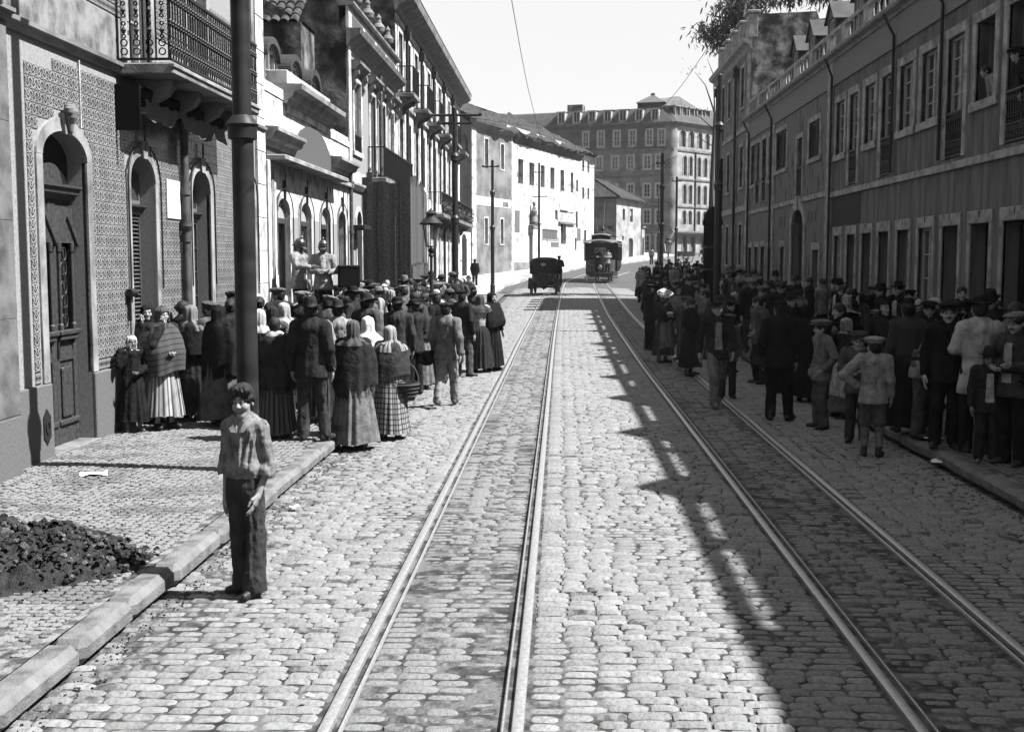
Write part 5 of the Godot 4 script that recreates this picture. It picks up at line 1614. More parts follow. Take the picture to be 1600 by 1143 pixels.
	var ub := MB.new(); wall_face(ub, -12.0, Lf, 16.1, 19.3, 0, upper, 0.3)
	part("upper_wall", ub, M.far_dark, h)
	wall_face(b, -12.0, Lf, 2.5, 16.1, 0, lower, 0.3)
	b.quad(Vector3(-12, 2.5, -12), Vector3(-12, 2.5, 0), Vector3(-12, 19.3, 0), Vector3(-12, 19.3, -12))
	b.quad(Vector3(Lf, 2.5, -14), Vector3(-12, 2.5, -14), Vector3(-12, 19.3, -14), Vector3(Lf, 19.3, -14))
	part("wall", b, M.far_grey, h)
	boxpart("ceiling", h, M.far_grey, -12, Lf, 19.0, 19.1, -14, -0.4)
	boxpart("upper_storey", h, M.far_stone, -12, Lf - 0.35, 16.06, 16.3, 0.0, 0.08)
	for o in ops:
		surround(h, o[0], o[1], o[2], o[3], 0.15, 0.0, M.far_win, true)
		boxpart("dark_pane", h, M.pane_dark, o[0], o[1], o[2], o[3], -0.28, -0.24)
		casement(h, o[0], o[1], o[2], o[3], -0.1, 2, 3, M.far_win, null, "window", 0.05)
	for y in [[15.85, 16.1], [12.7, 12.95], [9.1, 9.35], [5.9, 6.2]]: boxpart("string_course", h, M.stone, -12, Lf, y[0], y[1], 0.0, 0.12)
	boxpart("pilaster", h, M.far_stone, 10.75, 11.05, 3, 16, 0.0, 0.1)
	railing(h, -2.0, Lf - 0.3, 16.12, 17.0, 0.25, 0.45, M.iron)
	part("cornice", cornice(-12.2, Lf + 0.1, [[0, 18.9], [0.15, 18.95], [0.5, 19.15], [0.6, 19.3], [0, 19.3]]), M.stone, h)
	# right-hand front, set at an angle
	var g := Transform3D(h.transform.basis, h.transform.origin).affine_inverse() * frame(D, Vector3(-ug.z, 0, ug.x))
	var op2 := []
	for x in [[1.5, 2.6], [3.4, 4.4], [5.3, 6.2], [7.0, 7.8]]: op2.append([x[0], x[1], 16.4, 18.4, 0.3])
	for x in [[2.2, 2.9], [3.45, 4.15], [5.3, 5.98], [6.7, 7.38], [8.1, 8.7]]:
		op2.append([x[0], x[1], 12.87, 15.3, 0.35]); op2.append([x[0], x[1], 9.35, 11.75, 0.35])
		op2.append([x[0], x[1], 6.8, 8.52, 0.35])
	for x in [[2.2, 3.2], [4.0, 5.0], [6.2, 7.2]]: op2.append([x[0], x[1], 3.3, 5.3, 0.4])
	b = MB.new(); b.t = g
	wall_face(b, 0, 12, 2.5, 19.3, 0, op2, 0.3)
	b.quad(Vector3(12, 2.5, 0), Vector3(12, 2.5, -12), Vector3(12, 19.3, -12), Vector3(12, 19.3, 0))
	var w2 := part("right_front", b, M.far_wall, h)
	for o in op2:
		var m := MB.new(); m.t = g
		var mx: float = (o[0] + o[1]) / 2; var hw: float = (o[1] - o[0]) / 2; var sp: float = o[3] - o[4]
		m.box(o[0], o[1], o[2], o[3], -0.28, -0.24)
		part("pane", m, M.pane_far, w2)
		m = MB.new(); m.t = g
		m.box(o[0] - 0.14, o[0], o[2], sp, -0.04, 0.05); m.box(o[1], o[1] + 0.14, o[2], sp, -0.04, 0.05); m.arch(mx, sp, hw, o[4], hw + 0.14, o[4] + 0.14, -0.04, 0.05, 0, PI, 8)
		m.box(mx - 0.04, mx + 0.04, o[2], o[3], -0.24, -0.2)
		part("window_surround", m, M.stone_pale, w2)
	for y in [[15.85, 16.1], [12.3, 12.5], [8.9, 9.1], [5.75, 6.0]]:
		var m := MB.new(); m.t = g; m.box(0, 12, y[0], y[1], 0.0, 0.12); part("string_course", m, M.stone, w2)
	var m2 := MB.new(); m2.t = g; m2.box(0.3, 9, 5.45, 5.72, 0, 0.7); part("canopy", m2, M.dark, w2)
	m2 = MB.new(); m2.t = g; m2.tube([Vector3(4.75, 15.9, 0.1), Vector3(4.75, 6, 0.1)], [0.09], 6); part("rainwater_pipe", m2, M.dark, w2)
	m2 = cornice(0, 12.2, [[0, 18.9], [0.15, 18.95], [0.5, 19.15], [0.6, 19.3], [0, 19.3]])
	for i in m2.v.size(): m2.v[i] = g * m2.v[i]; m2.n[i] = g.basis * m2.n[i]
	part("cornice", m2, M.stone, w2)
	# rounded corner between the fronts
	b = MB.new()
	b.lathe([Vector2(0.9, 2.5), Vector2(0.9, 19.3)], 20, Vector3(Lf - 0.45, 0, -0.75))
	part("round_corner", b, M.far_grey, h)
	# mansard
	b = MB.new()
	var gz := func(p: Vector3) -> Vector3: return g * p
	b.quad(Vector3(-12, 19.3, 0.5), Vector3(Lf, 19.3, 0.5), Vector3(Lf - 1.2, 21.3, -1.6), Vector3(-12, 20.9, -1.6))
	b.quad(Vector3(-12, 20.9, -1.6), Vector3(Lf - 1.2, 21.3, -1.6), Vector3(Lf - 2, 22.0, -7), Vector3(-12, 21.8, -7))
	b.quad(gz.call(Vector3(0, 19.3, 0.5)), gz.call(Vector3(12, 19.3, 0.5)), gz.call(Vector3(12, 21.8, -1.2)), gz.call(Vector3(0.5, 21.2, -1.5)))
	b.tri(Vector3(Lf, 19.3, 0.5), gz.call(Vector3(0, 19.3, 0.5)), Vector3(Lf - 1.2, 21.3, -1.6))
	b.tri(gz.call(Vector3(0, 19.3, 0.5)), gz.call(Vector3(0.5, 21.2, -1.5)), Vector3(Lf - 1.2, 21.3, -1.6))
	b.quad(Vector3(Lf - 1.2, 21.3, -1.6), gz.call(Vector3(0.5, 21.2, -1.5)), gz.call(Vector3(12, 21.8, -1.2)), Vector3(Lf - 2, 22.0, -7))
	part("roof", b, M.slate, h)
	for x in [0.95, 2.95, 4.95, 6.95, 8.9, 10.95, 12.95]:
		b = MB.new()
		b.box(x - 0.5, x - 0.33, 19.35, 20.95, 0.0, 0.22); b.box(x + 0.33, x + 0.5, 19.35, 20.95, 0.0, 0.22); b.box(x - 0.33, x + 0.33, 19.35, 19.6, 0.0, 0.24)
		b.box(x - 0.5, x + 0.5, 20.85, 21.0, -0.05, 0.3)
		var dm := part("dormer", b, M.white, h)
		b = MB.new()
		b.quad(Vector3(x + 0.46, 19.3, 0.2), Vector3(x + 0.46, 20.9, -1.9), Vector3(x + 0.46, 20.9, 0.2), Vector3(x + 0.46, 20.2, 0.2)); b.tri(Vector3(x - 0.46, 19.3, 0.2), Vector3(x - 0.46, 20.9, 0.2), Vector3(x - 0.46, 20.9, -1.9))
		part("cheek", b, M.far_wall, dm)
		b = MB.new(); b.quad(Vector3(x - 0.62, 21.0, 0.35), Vector3(x + 0.62, 21.0, 0.35), Vector3(x + 0.62, 21.3, -1.8), Vector3(x - 0.62, 21.3, -1.8)); b.box(x - 0.62, x + 0.62, 20.96, 21.0, 0.2, 0.36)
		part("dormer_roof", b, M.zinc, dm)
		boxpart("window", dm, M.pane_dark, x - 0.33, x + 0.33, 19.6, 20.85, 0.02, 0.06)
		boxpart("window_bar", dm, M.white, x - 0.04, x + 0.04, 19.6, 20.85, 0.06, 0.1)
	for x in [0.9, 2.3, 3.9, 5.6, 7.4]:
		var m := MB.new(); m.t = g
		m.box(x - 0.14, x, 19.5, 21.3, -0.6, -0.3); m.box(x + 0.9, x + 1.04, 19.5, 21.3, -0.6, -0.3); m.box(x - 0.2, x + 1.1, 21.3, 21.45, -2.4, -0.2)
		var dm := part("dormer", m, M.stone_pale, h)
		m = MB.new(); m.t = g; m.box(x, x + 0.9, 19.5, 21.3, -0.55, -0.5); part("window", m, M.pane_far, dm)
	boxpart("chimney_stack", h, M.mottled, 1.0, 3.0, 20.5, 22.2, -4.0, -2.6)
	boxpart("chimney_stack", h, M.mottled, -0.3, 0.4, 19.8, 20.9, -3.0, -2.0)
	# lantern
	b = MB.new(); b.box(10.0, 13.3, 21.2, 22.2, -6.5, -3.5)
	var ln := part("roof_lantern", b, M.dark, h)
	b = MB.new()
	var q := [Vector3(9.8, 22.2, -3.2), Vector3(13.6, 22.2, -3.2), Vector3(13.6, 22.2, -6.8), Vector3(9.8, 22.2, -6.8)]
	for k in 4: b.tri(q[k], q[(k + 1) % 4], Vector3(11.7, 23.4, -5))
	b.box(11.45, 11.95, 23.25, 23.55, -5.2, -4.8)
	part("lantern_roof", b, M.zinc, ln)
	# the gabled wing behind the right front
	b = MB.new(); b.t = g
	b.prism(PackedVector2Array([Vector2(2.6, 19), Vector2(9.5, 19), Vector2(9.5, 22.0), Vector2(5.2, 23.2), Vector2(2.6, 21.8)]), -6.0, -3.0)
	part("gabled_wing", b, M.far_stone, h)
	rebase(h, Vector3(Lf, 3.2, 0))

# ---------------------------------------------------------------- poles, wires, lamps
func pole(label: String, x: float, d: float, r: float, top: float, collars: Array, arms: Array, y0 := -999.0) -> Node3D:
	var y := gd(d) + 0.1 if y0 < -100 else y0
	var p := thing("tram_pole", label, "tram pole", T(x, y, -d), "poles carrying the tram wires")
	var h := top - y
	var b := MB.new()
	var prof := [Vector2(r * 1.25, 0), Vector2(r * 1.25, 0.5), Vector2(r, 0.55)]
	var last := r
	for c in collars:
		prof.append(Vector2(last, c - y - 0.07)); last *= 0.86; prof.append(Vector2(last, c - y - 0.02))
	prof.append(Vector2(last, h)); prof.append(Vector2(0, h + last))
	b.lathe(prof, 16)
	part("shaft", b, M.pole, p)
	for c in collars:
		b = MB.new(); b.lathe([Vector2(r, c - y - 0.16), Vector2(r * 1.32, c - y - 0.14), Vector2(r * 1.32, c - y - 0.03), Vector2(r * 1.5, c - y), Vector2(r * 1.1, c - y + 0.06), Vector2(r * 0.8, c - y + 0.1)], 16)
		part("collar", b, M.pole, p)
	for a in arms:
		b = MB.new(); b.tube([Vector3(a[1], a[0] - y, 0), Vector3(a[2], a[0] - y, 0)], [0.04], 8)
		for q in [a[1], a[2]]: b.lathe([Vector2(0.0, -0.04), Vector2(0.05, -0.03), Vector2(0.05, 0.05), Vector2(0.0, 0.1)], 8, Vector3(q, a[0] - y, 0))
		part("cross_arm", b, M.pole, p)
	return p

func wire(label: String, pts: Array, r: float) -> Node3D:
	var b := MB.new()
	b.tube(pts, [r], 5)
	var o := part("overhead_wire", b, M.black)
	tag(o, label, "overhead wire")
	return o

func street_lamp(label: String, x: float, d: float, top: float, s: float) -> void:
	var y := gd(d) + 0.1
	var l := thing("gas_lamp", label, "street lamp", T(x, y, -d))
	var h := top - y
	var b := MB.new()
	b.lathe([Vector2(0.13, 0), Vector2(0.13, 0.3), Vector2(0.07, 0.42), Vector2(0.055, 0.9), Vector2(0.045, 1.0), Vector2(0.035, h - 1.2 * s), Vector2(0.07, h - 1.15 * s), Vector2(0.05, h - 1.1 * s), Vector2(0.09, h - 1.0 * s), Vector2(0.03, h - 0.95 * s)], 12)
	part("post", b, M.iron, l)
	b = MB.new()
	for k in 4:
		var a := TAU * (k + 0.5) / 4
		b.tube([Vector3(cos(a) * 0.16 * s, h - 0.92 * s, sin(a) * 0.16 * s), Vector3(cos(a) * 0.25 * s, h - 0.36 * s, sin(a) * 0.25 * s)], [0.014 * s], 5)
	b.lathe([Vector2(0.0, h - 0.95 * s), Vector2(0.14 * s, h - 0.93 * s), Vector2(0.12 * s, h - 0.9 * s)], 4)
	b.lathe([Vector2(0.29 * s, h - 0.37 * s), Vector2(0.3 * s, h - 0.33 * s), Vector2(0.14 * s, h - 0.18 * s), Vector2(0.12 * s, h - 0.1 * s), Vector2(0.16 * s, h - 0.08 * s), Vector2(0.05 * s, h), Vector2(0.0, h + 0.06 * s)], 8)
	part("lantern", b, M.iron, l)
	b = MB.new()
	b.lathe([Vector2(0.15 * s, h - 0.9 * s), Vector2(0.24 * s, h - 0.38 * s)], 4)
	part("lantern_glass", b, M.glass, l)

func build_street() -> void:
	pole("thick black tram pole on the left pavement just behind the smiling boy", -3.27, 11.85, 0.112, 9.6, [3.68], [], 0.1)
	pole("black tram pole with two cross arms before the long flowered balcony", -3.3, 36.0, 0.1, 6.95, [3.6, 5.5], [[6.75, -0.8, 0.8], [6.5, -0.5, 0.5]])
	pole("slim pole with pointed finial beside the man walking away on the far pavement", -3.55, 60.0, 0.1, 7.4, [4.0, 5.8], [[7.1, -0.5, 0.3]])
	pole("thin pole with low cross arm in front of the white building's statue niche", -1.75, 92.0, 0.1, 9.9, [5.2], [[7.3, -0.5, 0.6], [9.2, -0.3, 0.4]])
	pole("thick pole rising from the far end of the right-hand crowd", 5.35, 62.0, 0.12, 7.9, [4.2, 6.2], [[7.4, -0.3, 0.1]])
	pole("slender pole farther back, right of the thick far pole", 8.4, 85.0, 0.1, 8.3, [4.6], [[8.0, -0.3, 0.3]])
	pole("thinnest distant pole standing before the great house", 9.7, 116.0, 0.09, 8.6, [5.0], [])
	pole("tall black pole against the corner of the taller right-hand house", 4.83, 36.0, 0.105, 7.9, [4.6, 6.4], [])
	street_lamp("gas lamp with glazed lantern standing before the end of the plank hoarding", -3.15, 28.0, 3.5, 0.95)
	street_lamp("small distant gas lamp standing before the great house", 9.4, 102.0, 4.3, 1.5)
	var l := []; var r := []
	for k in 40:
		var d := -14.0 + 3.6 * k
		l.append(Vector3(-0.75 + bend(maxf(d, 0)), gd(d) + 6.2 + 0.12 * sin(d * 0.2), -d))
		r.append(Vector3(2.62 + bend(maxf(d, 0)), gd(d) + 6.2 + 0.12 * sin(d * 0.2), -d))
	wire("tram wire running over the left-hand track", l, 0.006)
	wire("tram wire running over the right-hand track", r, 0.006)
	var s := []
	for k in 21:
		var q := k / 20.0
		s.append(Vector3(lerpf(1.0, 8.4, q), 9.3 - 1.2 * q * (1 - q) * 4 * 0.6 + 0.5 * q, -85))
	wire("sagging span wire crossing the street before the great house", s, 0.02)
	wire("short span wire from the double-armed pole across to the left track", [Vector3(-3.3, 6.75, -36), Vector3(-0.6, 6.4, -36.5)], 0.006)
	# dark round kiosk
	var k := thing("street_kiosk", "dark round iron kiosk with a finial beside the pole at the right", "kiosk", T(5.45, gd(42) + 0.1, -42))
	var b := MB.new()
	b.lathe([Vector2(0.36, 0), Vector2(0.36, 0.2), Vector2(0.32, 0.25), Vector2(0.32, 3.3), Vector2(0.36, 3.35), Vector2(0.36, 3.45), Vector2(0.3, 3.7), Vector2(0.18, 3.9), Vector2(0.06, 3.98), Vector2(0.0, 4.0)], 24)
	part("drum", b, M.soot, k)
	b = MB.new(); b.tube([Vector3(0, 3.98, 0), Vector3(0, 4.45, 0)], [0.025, 0.008], 6); part("finial", b, M.iron, k)
	b = MB.new(); for y in [0.9, 1.7, 2.5]: b.lathe([Vector2(0.32, y), Vector2(0.34, y + 0.02), Vector2(0.34, y + 0.06), Vector2(0.32, y + 0.08)], 24)
	part("hoop", b, M.pole, k)

func leafy(label: String, at: Vector3, limbs: Array, per: int, spread: float, seed_: int, leaf_s := 0.3) -> void:
	var rng := RandomNumberGenerator.new(); rng.seed = seed_
	var t := thing("tree", label, "tree", Transform3D(Basis(), at))
	var b := MB.new()
	for l in limbs: b.tube(l[0], l[1], 7)
	part("trunk", b, M.bark, t)
	var lf := MB.new()
	lf.sheet([[Vector3(-0.02, 0, 0), Vector3(0.02, 0, 0)], [Vector3(-0.11, -0.3, 0.03), Vector3(0.11, -0.3, 0.03)], [Vector3(-0.09, -0.65, 0.02), Vector3(0.09, -0.65, 0.02)], [Vector3(0, -1, -0.05), Vector3(0.001, -1, -0.05)]])
	var xs := []
	for l in limbs:
		if l.size() < 3: continue
		var tip: Vector3 = l[0][-1]
		for c in int(l[2]):
			var cc := tip + Vector3(rng.randfn(0, spread), rng.randfn(0, spread * 0.6), rng.randfn(0, spread))
			var cr := rng.randf_range(0.25, 0.6)
			for i in per:
				var p := cc + Vector3(rng.randfn(0, cr), rng.randfn(0, cr * 0.7), rng.randfn(0, cr))
				var s := leaf_s * rng.randf_range(0.6, 1.2)
				xs.append(Transform3D(Basis.from_euler(Vector3(rng.randfn(0, 0.6), rng.randf() * TAU, rng.randfn(0, 0.6))).scaled_local(Vector3(s, s, s)), p))
	multi("crown", lf.mesh(), M.leaf, xs, t)

func build_trees() -> void:
	leafy("slender gum tree with drooping dark leaves above the taller right-hand house", Vector3(13.5, 2.0, -62), [
		[[Vector3(0, 0, 0), Vector3(-1.2, 5, 0), Vector3(-2.8, 8.6, 0), Vector3(-3.8, 10.6, 0)], [0.35, 0.3, 0.2, 0.1]],
		[[Vector3(-3.8, 10.6, 0), Vector3(-4.3, 12.0, 0), Vector3(-4.5, 13.4, 0.3)], [0.1, 0.07, 0.03], 15],
		[[Vector3(-3.8, 10.6, 0), Vector3(-4.6, 11.2, 0), Vector3(-5.2, 12.3, 0)], [0.07, 0.05, 0.02], 14],
		[[Vector3(-3.8, 10.6, 0), Vector3(-3.5, 12.4, 0), Vector3(-3.4, 13.9, 0)], [0.08, 0.05, 0.02], 14],
		[[Vector3(-2.8, 8.6, 0), Vector3(-1.9, 12.0, 0), Vector3(-1.4, 14.6, 0)], [0.09, 0.06, 0.02], 14],
		[[Vector3(-1.2, 5, 0), Vector3(0.4, 11.0, 0), Vector3(0.9, 14.6, 0)], [0.12, 0.08, 0.02], 16]], 80, 0.6, 3, 0.38)
	leafy("bare twiggy tree showing left of the taller right-hand house", Vector3(8.9, 1.0, -70), [
		[[Vector3(0, 0, 0), Vector3(0.1, 6, 0), Vector3(0.2, 10, 0)], [0.2, 0.14, 0.07]],
		[[Vector3(0.2, 10, 0), Vector3(-0.4, 11.6, 0.2), Vector3(-1.0, 12.4, 0)], [0.06, 0.03, 0.01], 1],
		[[Vector3(0.2, 9, 0), Vector3(-0.7, 9.8, 0), Vector3(-1.3, 9.9, 0.2)], [0.04, 0.02, 0.01], 1],
		[[Vector3(0.2, 10, 0), Vector3(0.1, 12.2, 0), Vector3(-0.3, 13.2, 0)], [0.05, 0.03, 0.01], 1],
		[[Vector3(0.2, 8, 0), Vector3(-0.8, 8.6, 0), Vector3(-1.4, 8.5, 0)], [0.03, 0.02, 0.01]]], 10, 0.3, 4, 0.2)
	leafy("dense dark tree on the slope above the dormers of the right-hand houses", Vector3(18.5, 3.0, -47), [
		[[Vector3(0, 0, 0), Vector3(-0.3, 6, 0), Vector3(-0.8, 10.0, 0)], [0.45, 0.35, 0.2]],
		[[Vector3(-0.8, 10.0, 0), Vector3(-2.5, 11.6, 0), Vector3(-3.6, 12.0, 0)], [0.15, 0.1, 0.05], 16],
		[[Vector3(-0.8, 10.0, 0), Vector3(-0.6, 12.0, 0), Vector3(-1.0, 13.6, 0)], [0.15, 0.1, 0.05], 16],
		[[Vector3(-0.3, 6, 0), Vector3(1.6, 10, 0), Vector3(2.6, 12.4, 0.5)], [0.15, 0.1, 0.05], 16]], 60, 1.0, 9, 0.4)

# ---------------------------------------------------------------- distance fields meshed as surface nets
class IM:
	var v := PackedVector3Array()
	var n := PackedVector3Array()
	var c := PackedColorArray()
	var ix := PackedInt32Array()

	func join(o: IM, t: Transform3D) -> void:
		var base := v.size()
		var flip := t.basis.determinant() < 0
		var nb := t.basis.inverse().transposed()
		for i in o.v.size():
			v.append(t * o.v[i]); n.append((nb * o.n[i]).normalized())
		c.append_array(o.c)
		if flip:
			for i in range(0, o.ix.size(), 3):
				ix.append(base + o.ix[i]); ix.append(base + o.ix[i + 2]); ix.append(base + o.ix[i + 1])
		else:
			for i in o.ix: ix.append(base + i)

	func mesh(colors := false) -> ArrayMesh:
		var a := []
		a.resize(Mesh.ARRAY_MAX)
		a[Mesh.ARRAY_VERTEX] = v; a[Mesh.ARRAY_NORMAL] = n; a[Mesh.ARRAY_INDEX] = ix
		if colors: a[Mesh.ARRAY_COLOR] = c
		var m := ArrayMesh.new()
		m.add_surface_from_arrays(Mesh.PRIMITIVE_TRIANGLES, a)
		return m

class Field:
	var o: Vector3
	var s: float
	var nx: int
	var ny: int
	var nz: int
	var f := PackedFloat32Array()

	func _init(lo: Vector3, hi: Vector3, cell: float) -> void:
		o = lo; s = cell
		nx = int((hi.x - lo.x) / cell) + 2; ny = int((hi.y - lo.y) / cell) + 2; nz = int((hi.z - lo.z) / cell) + 2
		f.resize(nx * ny * nz)
		f.fill(0.4)

	func _span(lo: Vector3, hi: Vector3) -> Array:
		var a := ((lo - o) / s).floor(); var b := ((hi - o) / s).ceil()
		return [clampi(int(a.x), 0, nx - 1), clampi(int(b.x), 0, nx - 1), clampi(int(a.y), 0, ny - 1), clampi(int(b.y), 0, ny - 1), clampi(int(a.z), 0, nz - 1), clampi(int(b.z), 0, nz - 1)]

	# tapered capsule; zs > 1 makes it shallower front to back
	func cone(a: Vector3, b: Vector3, ra: float, rb: float, k := 0.03, zs := 1.0) -> void:
		var m := maxf(ra, rb) + k + 2.0 * s
		var mm := Vector3(m, m, m)
		var q := _span(a.min(b) - mm, a.max(b) + mm)
		var sc := Vector3(1, 1, zs)
		var A := a * sc
		var ab := b * sc - A
		var L := maxf(ab.length_squared(), 1e-9)
		for z in range(q[4], q[5] + 1):
			for y in range(q[2], q[3] + 1):
				var p := Vector3(o.x + q[0] * s, o.y + y * s, (o.z + z * s) * zs) - A
				var i: int = (z * ny + y) * nx + q[0]
				for x in range(q[0], q[1] + 1):
					var h := clampf(p.dot(ab) / L, 0.0, 1.0)
					var d := (p - ab * h).length() - ra - (rb - ra) * h
					var e := f[i]
					var w := k - absf(d - e)
					f[i] = minf(d, e) - (w * w * 0.25 / k if w > 0.0 else 0.0)
					p.x += s
					i += 1

	func ball(cc: Vector3, r: Vector3, k := 0.02, carve := false) -> void:
		var mm := r + Vector3(k + 2 * s, k + 2 * s, k + 2 * s)
		var q := _span(cc - mm, cc + mm)
		var rm := minf(r.x, minf(r.y, r.z))
		var iv := Vector3(1 / r.x, 1 / r.y, 1 / r.z)
		for z in range(q[4], q[5] + 1):
			for y in range(q[2], q[3] + 1):
				var p := (Vector3(o.x + q[0] * s, o.y + y * s, o.z + z * s) - cc) * iv
				var i: int = (z * ny + y) * nx + q[0]
				var st := s * iv.x
				for x in range(q[0], q[1] + 1):
					var d := (p.length() - 1.0) * rm
					var e := f[i]
					if carve:
						d = -d
						var w := k - absf(d - e)
						f[i] = maxf(d, e) + (w * w * 0.25 / k if w > 0.0 else 0.0)
					else:
						var w := k - absf(d - e)
						f[i] = minf(d, e) - (w * w * 0.25 / k if w > 0.0 else 0.0)
					p.x += st
					i += 1

	# folds: noise added near the surface
	func crumple(nz_: FastNoiseLite, amp: float, sc: Vector3, off := 0.0) -> void:
		var i := 0
		for z in nz:
			for y in ny:
				for x in nx:
					var e := f[i]
					if e < 0.04 and e > -0.04:
						f[i] = e + amp * nz_.get_noise_3d((o.x + x * s) * sc.x + off, (o.y + y * s) * sc.y, (o.z + z * s) * sc.z)
					i += 1

	# cut away everything beyond the plane (keeps the side the normal points from)
	func cut(p0: Vector3, nrm: Vector3) -> void:
		var i := 0
		for z in nz:
			for y in ny:
				for x in nx:
					var d := (Vector3(o.x + x * s, o.y + y * s, o.z + z * s) - p0).dot(nrm)
					if d > f[i]: f[i] = d
					i += 1

	func net(col := Color(1, 1, 1)) -> IM:
		var m := IM.new()
		var id := PackedInt32Array()
		id.resize(nx * ny * nz)
		id.fill(-1)
		var sx := 1; var sy := nx; var sz := nx * ny
		var lim := 2.0 * s
		for z in nz - 1:
			for y in ny - 1:
				var i := (z * ny + y) * nx
				for x in nx - 1:
					var a := f[i]
					if a < lim and a > -lim:
						var b := f[i + 1]; var c := f[i + sy]; var d := f[i + sy + 1]
						var e := f[i + sz]; var g := f[i + sz + 1]; var h := f[i + sz + sy]; var k := f[i + sz + sy + 1]
						var neg := int(a < 0) + int(b < 0) + int(c < 0) + int(d < 0) + int(e < 0) + int(g < 0) + int(h < 0) + int(k < 0)
						if neg > 0 and neg < 8:
							var p := Vector3(); var cnt := 0.0
							if (a < 0) != (b < 0): p += Vector3(a / (a - b), 0, 0); cnt += 1
							if (c < 0) != (d < 0): p += Vector3(c / (c - d), 1, 0); cnt += 1
							if (e < 0) != (g < 0): p += Vector3(e / (e - g), 0, 1); cnt += 1
							if (h < 0) != (k < 0): p += Vector3(h / (h - k), 1, 1); cnt += 1
							if (a < 0) != (c < 0): p += Vector3(0, a / (a - c), 0); cnt += 1
							if (b < 0) != (d < 0): p += Vector3(1, b / (b - d), 0); cnt += 1
							if (e < 0) != (h < 0): p += Vector3(0, e / (e - h), 1); cnt += 1
							if (g < 0) != (k < 0): p += Vector3(1, g / (g - k), 1); cnt += 1
							if (a < 0) != (e < 0): p += Vector3(0, 0, a / (a - e)); cnt += 1
							if (b < 0) != (g < 0): p += Vector3(1, 0, b / (b - g)); cnt += 1
							if (c < 0) != (h < 0): p += Vector3(0, 1, c / (c - h)); cnt += 1
							if (d < 0) != (k < 0): p += Vector3(1, 1, d / (d - k)); cnt += 1
							id[i] = m.v.size()
							m.v.append(o + (Vector3(x, y, z) + p / cnt) * s)
							m.n.append(Vector3(b + d + g + k - a - c - e - h, c + d + h + k - a - b - e - g, e + g + h + k - a - b - c - d).normalized())
							m.c.append(col)
					i += 1
		for z in range(1, nz - 1):
			for y in range(1, ny - 1):
				var i := (z * ny + y) * nx + 1
				for x in range(1, nx - 1):
					if id[i] >= 0 or (f[i] < lim and f[i] > -lim):
						var a := f[i] < 0
						if a != (f[i + 1] < 0): _quad(m, id[i], id[i - sy], id[i - sy - sz], id[i - sz], a)
						if a != (f[i + sy] < 0): _quad(m, id[i], id[i - sz], id[i - sz - 1], id[i - 1], a)
						if a != (f[i + sz] < 0): _quad(m, id[i], id[i - 1], id[i - 1 - sy], id[i - sy], a)
					i += 1
		return m

	func _quad(m: IM, a: int, b: int, c: int, d: int, inside: bool) -> void:
		if a < 0 or b < 0 or c < 0 or d < 0: return
		if inside:
			m.ix.append_array(PackedInt32Array([a, c, b, a, d, c]))
		else:
			m.ix.append_array(PackedInt32Array([a, b, c, a, c, d]))

